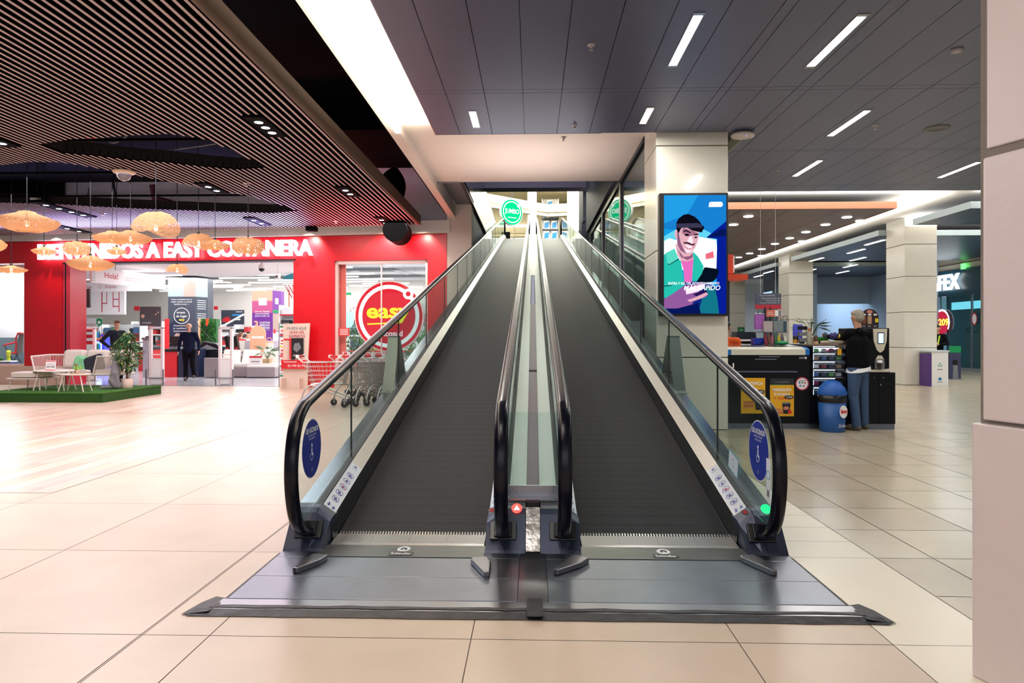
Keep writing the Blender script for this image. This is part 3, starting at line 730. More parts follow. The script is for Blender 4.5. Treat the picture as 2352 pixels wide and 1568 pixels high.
# shelf of blue labels beyond the right walk
t = thing('display_rack', 'glass display rack of blue and white packs at the top of the right walk', 'rack', P(1262, 545, 43.0))
A = P(1245, 548, 43.0); B = P(1283, 455, 43.0); fr = Fr((A.x, 43.0, ZT), (1, 0, 0), (0, 0, 1)); W = B.x-A.x; HT = B.z-ZT
q = MB()
for x in (0, W): fr.slab(q, x-.02, x+.02, 0, HT, 0, .04, m_steel)
for k in range(6): fr.slab(q, 0, W, HT*k/6, HT*k/6+.03, -.3, .04, m_steel)
q.build('frame', t)
q = MB(); fr.slab(q, 0, W, 0, HT, -.35, -.3, m_wh); q.build('back_panel', t)
m_cy = M('pack_blue', S(24, 128, 190), .4)
for k in range(6):
    for j in range(2):
        if k == 5 and j: continue
        o = MB(); x = W*(.1+.47*j)+(.2 if k == 5 else 0); y = HT*k/6+.06
        fr.slab(o, x, x+W*.34, y, y+HT*.125, -.2, 0, m_wh); fr.pl(o, [(x+.03, y+.02), (x+W*.30, y+.05), (x+W*.33, y+HT*.11), (x+.05, y+HT*.09)], m_cy, .004)
        o.build('display_pack', None, 'blue and white packs on the glass rack at the top of the right walk', 'pack', 'packs on the upper display rack')
q = MB(); c = P(1166, 540, 36.0); q.box(c.x-.15, c.x+.13, 36, 36.05, ZT, ZT+.75, m_dark); q.box(c.x-.1, c.x+.08, 35.99, 36.0, ZT+.35, ZT+.4, m_wh); q.build('info_board', None, 'small dark notice board at the top of the left walk', 'sign')
q = MB(); q.box(c.x-.12, c.x+.28, 35.6, 35.9, ZT, ZT+.2, M('cardboard', S(176, 140, 104), .8)); q.build('cardboard_box', None, 'cardboard box on the floor at the top of the left walk', 'box')
# ================================================================ people
import bpy
def blob(name, caps, voxel, mat, parent, smooth=2, extra=None):
    """one continuous surface grown over tapered capsules"""
    q = MB()
    for c in caps:
        if len(c) == 4 and not isinstance(c[3], (int, float)):
            q.ball(c[0], c[1], c[2], c[3]); continue
        a, ra, b, rb = Vector(c[0]), c[1], Vector(c[2]), c[3]
        d = b-a; L = d.length
        if L < 1e-6: q.ball(a, ra, n=12, m=8); continue
        t = d/L; x = t.orthogonal().normalized(); y = t.cross(x); n = 12; rings = []
        prof = [(-ra*.98, .18*ra), (-ra*.7, .71*ra), (-ra*.35, .94*ra), (0, ra), (L, rb), (L+rb*.35, .94*rb), (L+rb*.7, .71*rb), (L+rb*.98, .18*rb)]
        for h, r in prof: rings.append([a+t*h+(x*math.cos(2*PI*k/n)+y*math.sin(2*PI*k/n))*r for k in range(n)])
        q.loft(rings, None)
    for e in (extra or []): q.ball(*e)
    me = bpy.data.meshes.new('b'); me.from_pydata([tuple(v) for v in q.v], [], q.f)
    bm = bmesh.new(); bm.from_mesh(me); bmesh.ops.recalc_face_normals(bm, faces=bm.faces); bm.to_mesh(me); bm.free()
    o = bpy.data.objects.new('b', me); COL.objects.link(o)
    r = o.modifiers.new('r', 'REMESH'); r.mode = 'VOXEL'; r.voxel_size = voxel; r.use_smooth_shade = True
    s = o.modifiers.new('s', 'SMOOTH'); s.factor = .6; s.iterations = smooth
    dg = bpy.context.evaluated_depsgraph_get(); ev = o.evaluated_get(dg)
    me2 = bpy.data.meshes.new_from_object(ev); bpy.data.objects.remove(o); bpy.data.meshes.remove(me)
    me2.name = name; me2.materials.clear(); me2.materials.append(mat)
    for p in me2.polygons: p.use_smooth = True; p.material_index = 0
    ob = bpy.data.objects.new(name, me2); COL.objects.link(ob)
    if parent is not None: ob.parent = parent
    return ob
m_skin = M('skin', S(196, 148, 122), .5, noise=.05, nscale=20)
def hand(caps, w, e, curl, side, r=.0085):
    """palm, five separate bent fingers and a thumb from wrist w, arm coming from e"""
    w = Vector(w); e = Vector(e); d = (w-e).normalized()
    sd = Vector(side).normalized(); sd = (sd-d*sd.dot(d)).normalized(); nrm = d.cross(sd).normalized()
    caps.append((w, .024, w+d*.05, .026)); 
    for k, (off, L) in enumerate(((-.030, .062), (-.010, .075), (.011, .080), (.031, .070))):
        b = w+d*.075+sd*off; caps.append((w+d*.02+sd*off*.6, .018, b, .0125))
        p = b; a = curl*.5
        for j, l in enumerate((L*.42, L*.33, L*.25)):
            q_ = p+(d*math.cos(a)+nrm*math.sin(a))*l; caps.append((p, r*(1-.1*j), q_, r*(1-.12*(j+1)))); p = q_; a += curl*.6
    t0 = w+d*.018-sd*.026; t1 = t0+(d*.6-sd*.7+nrm*.35).normalized()*.036; t2 = t1+(d*.9-sd*.25+nrm*.35).normalized()*.03
    caps.append((t0, .014, t1, .011)); caps.append((t1, .0105, t2, .009))
def person(label, J, top_m, leg_m, hair_m, shoe_m, loc, rz=0, sc=1.0, head_turn=0.0, head_tilt=0.0, sleeves=True, bald=False, voxel=.009, belly=0.0, seated=False, extra=None):
    """figure facing -y, 1.75 m tall"""
    t = thing('person', label, 'person', (0, 0, 0))
    D = dict(pel=(0, 0, .95), chest=(0, 0, 1.28), neck=(0, .01, 1.48), head=(0, -.015, 1.63),
             shl=(.185, 0, 1.415), shr=(-.185, 0, 1.415), ell=(.25, .03, 1.13), elr=(-.25, .03, 1.13), wrl=(.27, -.05, .88), wrr=(-.27, -.05, .88),
             hil=(.095, 0, .92), hir=(-.095, 0, .92), knl=(.105, -.02, .50), knr=(-.105, -.02, .50), anl=(.11, .02, .09), anr=(-.11, .02, .09), curl=.5)
    D.update(J); V = {k: Vector(v) for k, v in D.items() if k != 'curl'}
    hc = V['head']; c, s_ = math.cos(head_turn), math.sin(head_turn)
    def hp(x, y, z):
        y2 = y*math.cos(head_tilt)-z*math.sin(head_tilt); z2 = z*math.cos(head_tilt)+y*math.sin(head_tilt)
        return hc+Vector((x*c-y2*s_, x*s_+y2*c, z2))
    b = [(V['neck']-Vector((0, 0, .05)), .055, hc-Vector((0, 0, .06)), .052),
         (V['pel'], .11, V['chest'], .115), (V['chest'], .11, V['neck']-Vector((0, 0, .1)), .08),
         (V['shl'], .05, V['shr'], .05)]
    for a in 'lr':
        b += [(V['sh'+a], .046, V['el'+a], .036), (V['el'+a], .036, V['wr'+a], .024), (V['hi'+a], .075, V['kn'+a], .048), (V['kn'+a], .05, V['an'+a], .034),
              (V['an'+a], .034, V['an'+a]+Vector((0, -.11, -.045)), .03)]
        hand(b, V['wr'+a], V['el'+a], D['curl'], (0, -1, 0) if abs((V['wr'+a]-V['el'+a]).normalized().y) < .8 else (0, 0, 1))
    # head: cranium, jaw, nose, ears, brow, chin
    b += [(hp(0, .015, .025), .078, hp(0, -.012, .02), .074), (hp(0, -.02, -.03), .062, hp(0, -.045, -.075), .036),
          (hp(0, -.088, .01), .010, hp(0, -.104, -.018), .013), (hp(.078, .0, -.005), .012, hp(.082, .008, .018), .014), (hp(-.078, .0, -.005), .012, hp(-.082, .008, .018), .014),
          (hp(-.03, -.075, .03), .014, hp(.03, -.075, .03), .014)]
    body = blob('body', b, voxel, m_skin, t)
    q = MB()
    for sx in (-1, 1):
        q.ball(hp(sx*.030, -.0795, .008), .0095, mat=m_wh, n=10, m=6); q.ball(hp(sx*.030, -.0865, .008), .0048, mat=m_blk, n=8, m=5)
        q.tube([hp(sx*.016, -.092, .030), hp(sx*.032, -.091, .035), hp(sx*.044, -.084, .031)], .002, hair_m, 6)
    q.tube([hp(-.022, -.084, -.052), hp(0, -.09, -.054), hp(.022, -.084, -.052)], .004, M('lips', S(150, 84, 78), .5), 6)
    q.build('face', t)
    if not bald:
        hcaps = [(hp(0, .03, .06), .078, hp(0, -.005, .065), .072), (hp(0, .055, .0), .064, hp(0, .045, .04), .07), (hp(.03, -.045, .088), .03, hp(-.03, -.045, .088), .03)]
        hr = blob('hair', hcaps, .008, hair_m, t)
    # clothes
    g = 0.014
    tc = [(V['pel']+Vector((0, -.02*belly, -.03)), .142, V['chest'], .132+belly*.01), (V['pel']+Vector((.055+.03*belly, 0, -.02*belly)), .108, V['chest']+Vector((.075+.03*belly, 0, 0)), .105), (V['pel']-Vector((.055+.03*belly, 0, .02*belly)), .108, V['chest']-Vector((.075+.03*belly, 0, 0)), .105),
          (V['chest'], .12, V['neck']-Vector((0, 0, .12)), .10), (V['shl']*1.0, .066, V['shr'], .066), (V['neck']-Vector((0, 0, .09)), .085, V['neck']-Vector((0, -.01, .035)), .066)]
    if belly: tc.append((V['pel']+Vector((0, -.05*belly, .12)), .13, V['pel']+Vector((0, -.05*belly, .2)), .12))
    for a in 'lr':
        tc.append((V['sh'+a], .066, V['el'+a], .052))
        wr = V['el'+a].lerp(V['wr'+a], .97); tc.append((V['el'+a], .052, wr, .036)) if sleeves else None
    blob('sweater', tc, .013, top_m, t)
    lc = [(V['pel']-Vector((0, 0, .07)), .12, V['pel']-Vector((0, 0, .10)), .12), (V['hil']-Vector((0, 0, .04)), .108, V['hir']-Vector((0, 0, .04)), .108)]
    for a in 'lr': lc += [(V['hi'+a]-Vector((0, 0, .03)), .104, V['kn'+a], .074), (V['kn'+a], .074, V['an'+a]+Vector((0, 0, -.01)), .064)]
    blob('trousers', lc, .013, leg_m, t)
    for a in 'lr':
        A = V['an'+a]; blob('shoe', [(A+Vector((0, .03, -.045)), .043, A+Vector((0, -.10, -.05)), .042), (A+Vector((0, -.1, -.055)), .038, A+Vector((0, -.16, -.058)), .03), (A+Vector((0, .0, -.03)), .046, A+Vector((0, -.03, 0)), .042)], .01, shoe_m, t)
    if extra: extra(t, V, hp)
    place(t, loc, rz, sc); return t

# ================================================================ store facade
FA = FL(0, 882); FB = FL(770, 889.5)
FR_ = (FB-FA); FR_.z = 0; FR_.normalize()
FN = Vector((-FR_.y, FR_.x, 0))       # into the store
def fac(u, v, depth=0.0):
    """point of the facade plane (shifted by depth into the store) seen at u, v"""
    d = ray(u, v); o = Vector((0, 0, H)); p0 = FA+FN*depth
    return o+d*((p0-o).dot(FN)/d.dot(FN))
def fs(u, v, depth=0.0):
    p = fac(u, v, depth); return ((p-FA).dot(FR_), p.z)
FF = Fr((FA.x, FA.y, 0), FR_, (0, 0, 1))     # x along, y up, z towards the viewer (n)
def fbox(q, s0, s1, z0, z1, d0, d1, mat):    # d: depth into the store
    return FF.slab(q, s0, s1, z0, z1, -d1, -d0, mat)
def fsu(u, v=700): return fs(u, v)[0]
ZTOP = 4.05; ZHD = fs(400, 599)[1]
q = MB()
SE = fsu(1026)
m_red2 = M('gloss_red_return', S(196, 50, 66), .25)
m_plinth = M('beige_plinth', S(216, 186, 164), .5, noise=.05)
fbox(q, -9, SE, ZHD, ZTOP, 0, .35, m_red)
zs0 = fs(40, 840)[1]
fbox(q, fsu(56), fsu(143), zs0, ZHD, 0, .35, m_red); fbox(q, fsu(143), fsu(150), zs0, ZHD, .02, .35, m_red2)
fbox(q, -9, fsu(150), 0, zs0, -.02, .5, m_plinth)
fbox(q, fsu(674), fsu(768), 0, ZHD, 0, .4, m_red); fbox(q, fsu(982), SE, 0, ZHD, 0, .4, m_red)
fbox(q, fsu(768), fsu(982), 0, .35, 0, .4, m_plinth); fbox(q, fsu(768), fsu(982), fs(870, 597)[1], ZHD, 0, .4, m_red)
fbox(q, fsu(145), fsu(680), ZHD-.035, ZHD, -.01, .4, m_dark)
struct('wall_back', q)
q = MB(); s0 = fsu(152); fbox(q, s0, s0+.12, 0, ZHD, .0, .62, m_red2); fbox(q, s0-.04, s0, 0, ZHD, 0, .1, m_dark); struct('wall_back', q)
q = MB(); fbox(q, -14, SE+.1, ZTOP+.02, ZTOP+.35, -.10, .2, m_white); fbox(q, -14, SE+.1, ZTOP+.35, 6.3, .1, .3, M('upper_grey_wall', S(196, 188, 194), .7)); struct('wall_back', q)
# letters
q = MB(); a = fs(96, 594); b = fs(722, 588)
m_let = emis('sign_letters', (.93, .86, 1.0), 5.5)
FF.text(q, 'BIENVENIDOS A EASY COSTANERA', (a[0]+b[0])/2, fs(400, 591)[1], .40, m_let, .09, w=b[0]-a[0], bold=.03, depth=.07)
q.build('store_lettering', None, 'big white glowing letters spelling a welcome across the red store front', 'sign')
# windows of the facade
m_store = glass('store_glass', (.95, .97, .97), .8, k=.8)
m_al = M('pale_window_frame', S(226, 196, 190), .4)
def shop_window(n, u0, u1, z0, z1, depth=.12, mull=()):
    q = MB(); s0, s1 = fsu(u0), fsu(u1)
    for x in (s0, s1-.07): fbox(q, x, x+.07, z0, z1, depth-.06, depth+.06, m_al)
    fbox(q, s0, s1, z1-.09, z1, depth-.06, depth+.06, m_al); fbox(q, s0, s1, z0, z0+.05, depth-.06, depth+.06, m_al)
    for x in mull: fbox(q, fsu(x)-.015, fsu(x)+.015, z0, z1, depth-.02, depth+.02, m_al)
    fbox(q, s0+.07, s1-.07, z0+.05, z1-.09, depth-.005, depth+.005, m_store)
    struct('window_%d' % n, q)
shop_window(1, -160, 56, zs0, fs(30, 607)[1])
shop_window(2, 768, 982, .35, fs(870, 597)[1], mull=(873,))

# store interior shell
m_sf = M('store_floor', S(176, 176, 182), .18, noise=.08, nscale=1.5, coat=.2)
q = MB()
pts = [FF.p(-14, 0, 0), FF.p(SE, 0, 0), Vector((-1.9, 44, 0)), Vector((-30, 44, 0))]
q.poly([p+Vector((0, 0, .004)) for p in pts], m_sf); struct('floor', q)
q = MB(); q.box(-30, -1.8, 44, 44.2, 0, 6.1, m_white); q.box(-30.2, -30, 21.5, 44, 0, 6.1, m_white); q.box(-2.0, -1.8, 18.5, 44, 0, 6.1, m_white); struct('wall_store', q)
q = MB(); q.prism([p+Vector((0, 0, 5.6)) for p in (FF.p(-14, 0, -.35), FF.p(SE, 0, -.35), Vector((-1.9, 44, 0)), Vector((-30, 44, 0)))], (0, 0, .1), M('store_ceiling_grey', S(160, 166, 170), .7)); struct('ceiling', q)
# white curved soffit just inside the entrance
m_sof = M('soffit_white', S(240, 232, 230), .6)
q = MB()
cur = [(-10, 7.2), (fsu(150), 7.0), (fsu(300), 6.6), (fsu(480), 5.2), (fsu(600), 3.6), (fsu(680), 2.0), (fsu(700), .36)]
FF_l = [FF.p(x, 3.62, -d) for x, d in cur]; pl = FF_l+[FF.p(-10, 3.62, -.36)]
q.prism(pl, (0, 0, .5), m_sof); struct('ceiling', q)
m_tube = emis('store_tube', (1, .99, .97), 6)
q = MB(); tubes = []
for i in range(11):
    for j in range(4):
        x = -11+j*4.6+(i % 2)*1.3
        if x+2.8 < SE-.13*(8.6+i*1.45)-.2: tubes.append((x, 8.6+i*1.45))
# beams and pipes of the open store ceiling
q = MB()
for i in range(9): fbox(q, -14, SE-.2-.13*(8.3+i*2.1), 5.0, 5.12, 8.2+i*2.1, 8.35+i*2.1, m_grey if i % 2 else m_wh)
for i in range(9): fbox(q, -13+i*2.6, -12.9+i*2.6, 5.2, 5.3, .4, 24, m_wh)
for i in range(4): fbox(q, 8.0+i*.9, 8.06+i*.9, 4.9-.2*i, 4.96-.2*i, .6, 9, m_wh)
fbox(q, fsu(590), fsu(640), 3.9, 4.6, 4, 5.2, m_grey); fbox(q, fsu(800), fsu(840), 4.3, 5.2, 6, 7.5, m_grey)
struct('ceiling', q)
for k, (x, d) in enumerate(tubes):
    q = MB(); fbox(q, x, x+2.6, 4.25, 4.30, d, d+.12, m_tube)
    q.build('tube_light', None, 'long white tube light hanging inside the store', 'ceiling light', 'tube lights deep inside the store')
for (u, v) in ((330, 622), (375, 632), (493, 648), (525, 656)):
    p = fac(u, v, 5.0); d = 5.0*1.0
    k = (3.615-H)/((HOR-v)/FPX); pp = Vector((0, 0, H))+ray(u, v)*k
    q = MB(); q.box(pp.x-.65, pp.x+.65, pp.y-.14, pp.y+.14, 3.60, 3.618, m_tube)
    q.build('recessed_light', None, 'rectangular white light recessed in the soffit inside the store entrance', 'ceiling light', 'recessed lights in the store entrance soffit')
q = MB(); q.box(-10.5, -3.0, 18.2, 18.3, 3.5, 3.5, m_wh) if False else None

def board(name, label, cat, uv0, uv1, depth, mat, thick=.05, items=None, group=None, back=None):
    """upright slab parallel to the facade between two picture corners at a given depth"""
    a = fs(uv0[0], uv0[1], depth); b = fs(uv1[0], uv1[1], depth)
    q = MB(); t = None
    x0, x1, z1, z0 = a[0], b[0], a[1], b[1]; z0 = max(z0, 0.0)
    if items:
        t = thing(name, label, cat, FF.p((x0+x1)/2, z0, -depth), group)
        FF.slab(q, x0, x1, z0, z1, -depth-thick, -depth, mat); q.build('panel', t)
        f2 = Fr(FF.p(x0, z0, -depth), FF.r, (0, 0, 1)); q = MB(); items(f2, q, x1-x0, z1-z0); q.build('print', t)
        return t
    FF.slab(q, x0, x1, z0, z1, -depth-thick, -depth, mat); return q.build(name, None, label, cat, group)

# round red sign behind the right window
t = thing('round_sign', 'large round red illuminated sign with yellow lettering inside the right window', 'sign', fac(893, 810, .5))
c = fs(893, 726, .5); R = (fs(972, 726, .5)[0]-fs(813, 726, .5)[0])/2
fr = Fr(FF.p(c[0], c[1], -.5), FF.r, (0, 0, 1)); e_r = emis('sign_red', (.95, .03, .05), 1.0); e_y = emis('sign_yellow', (1, .82, .04), 1.3); e_w = emis('sign_white', (1, 1, 1), 1.4)
q = MB(); q.prism([fr.p(R*math.cos(2*PI*k/48), R*math.sin(2*PI*k/48), -.12) for k in range(48)], fr.n*.11, m_wh); fr.disc(q, 0, 0, R*.965, e_r, 0, 48); q.build('sign_box', t)
q = MB(); fr.ring(q, 0, 0, R*.77, R*.88, e_w, .004, 48); fr.disc(q, R*.56, R*.62, R*.15, e_w, .006, 24); fr.disc(q, R*.56, R*.62, R*.07, e_r, .008, 20); q.build('ring', t)
q = MB(); fr.text(q, 'easy', 0, -.04*R, R*.40, e_y, .01, w=R*1.28, bold=.03); fr.pl(q, [(-.62*R, -.24*R), (.35*R, -.20*R), (.35*R, -.16*R), (-.62*R, -.20*R)], e_y, .01)
q.build('yellow_lettering', t)
q = MB(); fr.text(q, 'cencosud', 0, -.56*R, R*.16, e_w, .01, w=R*.8, bold=.015); q.build('white_lettering', t)
# notice sticker on the window
q = MB(); a = fs(775, 753); b = fs(799, 771); FF.slab(q, a[0], b[0], b[1], a[1], -.11, -.10, m_redp)
for i in range(5): FF.rect(q, a[0]+.03, b[0]-.03, b[1]+.03+i*.035, b[1]+.042+i*.035, m_wh, -.098)
q.build('window_notice', None, 'small red notice stuck on the right store window', 'notice')
q = MB(); a = fs(774, 600, .3); b = fs(794, 850, .3); FF.slab(q, a[0], b[0], .35, a[1], -.34, -.3, M('coral_panel', S(236, 120, 110), .4)); q.build('window_panel', None, 'coral vertical panel standing inside the left edge of the right window', 'panel')

# hanging banners and boards inside
def pr_hola(f, q, w, h):
    f.text(q, 'Hola!', w*.24, h*.38, h*.36, m_rd2, .004, w=w*.17, bold=.02)
    f.text(q, 'Te invitamos a utilizar', w*.55, h*.52, h*.09, m_rd2, .004, w=w*.26); f.text(q, 'el servicio de Autocompra', w*.56, h*.36, h*.09, m_rd2, .004, w=w*.3)
    f.ring(q, w*.86, h*.5, h*.1, h*.13, m_rd2, .004, 4)
    for i in range(7):
        f.rect(q, 0, w*.045, h*(.1+.12*i), h*(.13+.12*i), m_grey, .004); f.rect(q, w*.96, w, h*(.1+.12*i), h*(.13+.12*i), m_grey, .004)
m_rd2 = M('muted_red_print', S(190, 60, 80), .5)
t = thing('hanging_banner', 'long pale hanging banner greeting shoppers with Hola inside the entrance', 'banner', fac(300, 650, 1.4))
A = fac(210, 645, 1.2); B = fac(380, 668, 4.6)
fr = Fr(A, (B-A)*Vector((1, 1, 0)) if False else Vector((B.x-A.x, B.y-A.y, 0)), (0, 0, 1)); W = Vector((B.x-A.x, B.y-A.y)).length
z1 = fac(210, 612, 1.2).z; fr.o.z = fac(210, 648, 1.2).z; hh = z1-fr.o.z
q = MB(); fr.slab(q, 0, W, 0, hh, -.06, 0, M('banner_grey', S(226, 220, 224), .6)); q.build('panel', t)
q = MB(); pr_hola(fr, q, W, hh); q.build('print', t)
q = MB(); q.tube([fr.p(W*.3, hh, -.03), fr.p(W*.3, 3.62-fr.o.z, -.03)], .01, m_grey, 5); q.build('cable', t)
board('wall_board', 'white board with red furniture outlines above the left checkouts', 'board', (190, 668), (286, 722), 6.5, m_wh, .1,
      lambda f, q, w, h: [f.rect(q, w*.45, w*.475, h*.1, h*.95, m_rd2, .003), f.rect(q, w*.45, w*.58, h*.45, h*.49, m_rd2, .003), f.rect(q, w*.57, w*.585, h*.45, h*.95, m_rd2, .003),
                          f.rect(q, w*.72, w*.74, h*.3, h*.95, m_rd2, .003), f.rect(q, w*.86, w*.88, h*.1, h*.95, m_rd2, .003), f.rect(q, w*.72, w*.87, h*.62, h*.66, m_rd2, .003), f.rect(q, w*.72, w*.87, h*.32, h*.36, m_rd2, .003)])
board('wall_board', 'white sign board reading Paga and Empaca under the greeting banner', 'board', (190, 648), (345, 668), 6.0, m_wh, .1,
      lambda f, q, w, h: [f.text(q, 'Paga', w*.09, h*.35, h*.3, m_rd2, .004), f.text(q, 'Empaca', w*.42, h*.35, h*.3, m_rd2, .004), f.ring(q, w*.26, h*.5, h*.2, h*.24, m_rd2, .004, 4)])
q = MB(); a = fac(190, 663, 1.6); b = fac(205, 706, 1.6); q.box(a.x, b.x, a.y, a.y+.06, b.z, a.z, m_blackp); q.build('television', None, 'black flat television mounted beside the red entrance wall', 'television')
board('price_wall', 'white wall with red bands and print behind the drinks fridge', 'shelf wall', (188, 730), (228, 840), 7.5, m_wh, .1,
      lambda f, q, w, h: [f.text(q, 'ofertas para ti', w*.4, h*.84, h*.06, m_rd2, .004, w=w*.8)]+[f.rect(q, 0, w*.9, h*(.45+.13*i), h*(.52+.13*i), m_redp, .003) for i in range(3)])
# pillars with printed wraps
def wrap_pillar(u0, um, u1, vtop, vb, base_v, mats, label, items, items2):
    Y = 1562*1.37/(base_v-772)
    x0 = P(u0, 700, Y).x; x1 = P(um, 700, Y).x; zt = P(um, vtop, Y).z
    y2 = Y+.9
    t = thing('printed_pillar', label, 'pillar', ((x0+x1)/2, Y, 0))
    x2 = PX(u1, 700, 0.0001).x if False else None
    q = MB(); x1b = P(u1, 700, Y+.55).x
    q.prism([(x0, Y, 0), (x1, Y, 0), (x1b, Y+.55, 0), (x1b, Y+1.0, 0), (x0, Y+1.0, 0)], (0, 0, zt), mats); q.build('column_body', t)
    f = Fr((x0, Y, 0), (1, 0, 0), (0, 0, 1)); q = MB(); items(f, q, x1-x0, zt); q.build('front_print', t)
    d = Vector((x1b-x1, .55, 0)); f = Fr((x1, Y, 0), d, (0, 0, 1)); q = MB(); items2(f, q, d.length, zt); q.build('side_print', t)
m_navy = M('dark_slate_print', S(54, 62, 76), .4); m_sky = M('pale_sky_print', S(150, 166, 178), .4); m_flesh = M('photo_skin_print', S(176, 150, 140), .45); m_nv2 = M('navy_print', S(24, 34, 62), .4)
m_purp = M('purple_print', S(118, 52, 150), .4); m_mag = M('magenta_print', S(196, 90, 140), .4); m_peach = M('peach_print', S(240, 176, 150), .4); m_yel = M('yellow_print', S(250, 214, 30), .5)
def it1(f, q, w, h):
    f.rect(q, 0, w, h*.80, h, m_sky, .002); f.pl(q, [(w*.55, h*.80), (w*.62, h*.93), (w*.8, h*.97), (w, h*.93), (w, h*.80)], m_flesh, .003)
    f.pl(q, [(0, h*.28), (0, h*.5), (w*.35, h*.58), (w*.9, h*.42), (w, h*.28)], m_nv2, .003); f.pl(q, [(0, h*.30), (w*.3, h*.42), (w*.95, h*.38), (w, h*.30)], m_flesh, .004)
    for i, s in enumerate(('Porque entendemos que un', 'hogar tambien se puede', 'enfermar...')): f.text(q, s, w*.5, h*(.765-.025*i), h*.013, m_wh, .006, w=w*(.75-.2*(i == 2)))
    f.ring(q, w*.5, h*.60, w*.27, w*.29, m_wh, .005, 32); f.text(q, 'terapia', w*.47, h*.625, h*.022, m_wh, .006, w=w*.3, shear=.3); f.text(q, 'de hogar', w*.5, h*.585, h*.024, m_wh, .006, w=w*.4, shear=.3)
    f.text(q, 'easy', w*.5, h*.55, h*.02, m_yel, .006, w=w*.2, bold=.03)
    for i, s in enumerate(('Conectamos con', 'la realidad de', 'nuestra comunidad')): f.text(q, s, w*.5, h*(.49-.028*i), h*.015, m_wh, .006, w=w*.6)
def it1b(f, q, w, h):
    f.rect(q, 0, w, h*.80, h, m_sky, .002)
    for i in range(5): f.rect(q, w*.15, w*.85, h*(.76-.022*i), h*(.765-.022*i), m_wh, .004)
    for i in range(3): f.rect(q, w*.15, w*.85, h*(.62-.022*i), h*(.625-.022*i), m_wh, .004)
    f.text(q, '+15.000', w*.5, h*.52, h*.03, m_wh, .004, w=w*.7)
wrap_pillar(386, 449, 477, 637, 0, 858, m_navy, 'dark printed pillar with a hand photo and white circle logo behind the walking man', it1, it1b)
def it2(f, q, w, h):
    f.rect(q, 0, w, h*.86, h, m_peach, .002); f.rect(q, 0, w, h*.70, h*.86, m_mag, .002)
    f.rect(q, w*.32, w*.72, h*.80, h*.90, m_wh, .004)
    for i, s in enumerate(('Con tu Tarjeta', 'Cencosud Scotiabank', 'paga todo en')): f.text(q, s, w*.5, h*(.71-.03*i), h*.018, m_wh, .006, w=w*.7, bold=.02)
    f.text(q, '3', w*.2, h*.49, h*.10, m_peach, .006, bold=.03); 
    for i, s in enumerate(('CUOTAS', 'PRECIO', 'CONTADO')): f.text(q, s, w*.62, h*(.555-.035*i), h*.024, m_wh, .006, w=w*.5, bold=.03)
    f.rect(q, w*.4, w*.85, h*.465, h*.468, m_wh, .006)
    f.ring(q, w*.85, h*.33, .1, .14, m_peach, .006)
def it2b(f, q, w, h):
    f.rect(q, w*.3, w*.7, h*.82, h*.90, m_wh, .004); f.rect(q, .02, w-.02, h*.70, h*.74, m_grn, .004); f.rect(q, .02, w-.02, h*.45, h*.69, m_flesh, .004); f.rect(q, .02, w-.02, 0, h*.44, m_wh, .004)
    f.rect(q, w*.1, w*.35, h*.42, h*.48, m_redp, .006)
wrap_pillar(579, 626, 645, 667, 0, 838, m_purp, 'purple and peach printed pillar advertising three instalments behind the sunset arch', it2, it2b)

# security gates
m_gate = M('gate_white', S(236, 224, 226), .4)
def gate():
    t = thing('security_gate', 'x', 'security gate', (0, 0, 0), 'white security gates of the store entrance')
    q = MB(); q.box(-.20, -.13, -.05, .05, .05, 1.62, m_gate); q.box(.13, .20, -.05, .05, .05, 1.62, m_gate); q.box(-.20, .20, -.05, .05, 1.58, 1.64, m_gate)
    q.box(-.13, .13, -.03, .03, .72, .75, m_gate); q.box(-.13, .13, -.03, .03, .84, .87, m_gate); q.build('frame', t, bev=.01)
    q = MB(); q.box(-.14, .14, -.045, .045, .02, .72, m_wh); q.build('base_panel', t, bev=.01)
    q = MB(); q.box(-.26, -.23, -.12, -.09, 0, .45, m_steel); q.box(.23, .26, -.12, -.09, 0, .45, m_steel); q.tube([(-.27, -.105, .2), (.27, -.105, .2)], .015, m_steel, 6); q.box(-.26, .26, -.14, .08, 0, .012, m_steel); q.build('bumper_rail', t)
    return t
g0 = gate()
for k, (u, v, lab) in enumerate(((360, 884, 'white security gate between the potted tree and the walking man'), (519, 884, 'white security gate right of the walking man, before the wicker sofa'), (205, 875, 'white security gate by the red entrance wall, behind the lounge sofa'))):
    p = FL(u, v); 
    if k == 0: g0.location = p; g0['label'] = lab
    else: dup(g0, p, 0, lab)
# turnstile arm
t = thing('turnstile', 'grey turnstile post with swing arms behind the potted tree', 'turnstile', FL(337, 866)); c = t.location
m_tg = M('turnstile_grey', S(160, 160, 170), .35, .5)
q = MB(); q.box(c.x-.09, c.x+.09, c.y-.09, c.y+.09, 0, 1.25, m_tg); q.build('post', t, bev=.01); q = MB(); q.box(c.x-.11, c.x+.11, c.y-.11, c.y+.11, 1.25, 1.33, m_steel); q.build('cap', t)
for z, l in ((1.12, .55), (.80, .55)):
    q = MB(); q.tube([(c.x-.1, c.y-.05, z+.05), (c.x-.3, c.y-.1, z+.06), (c.x-.50, c.y-.15, z)], .028, m_steel, 8); q.build('swing_arm', t)
q = MB(); q.box(c.x-.55, c.x-.12, c.y-.13, c.y-.11, .3, .75, glass('clear_panel')); q.build('gate_panel', t)

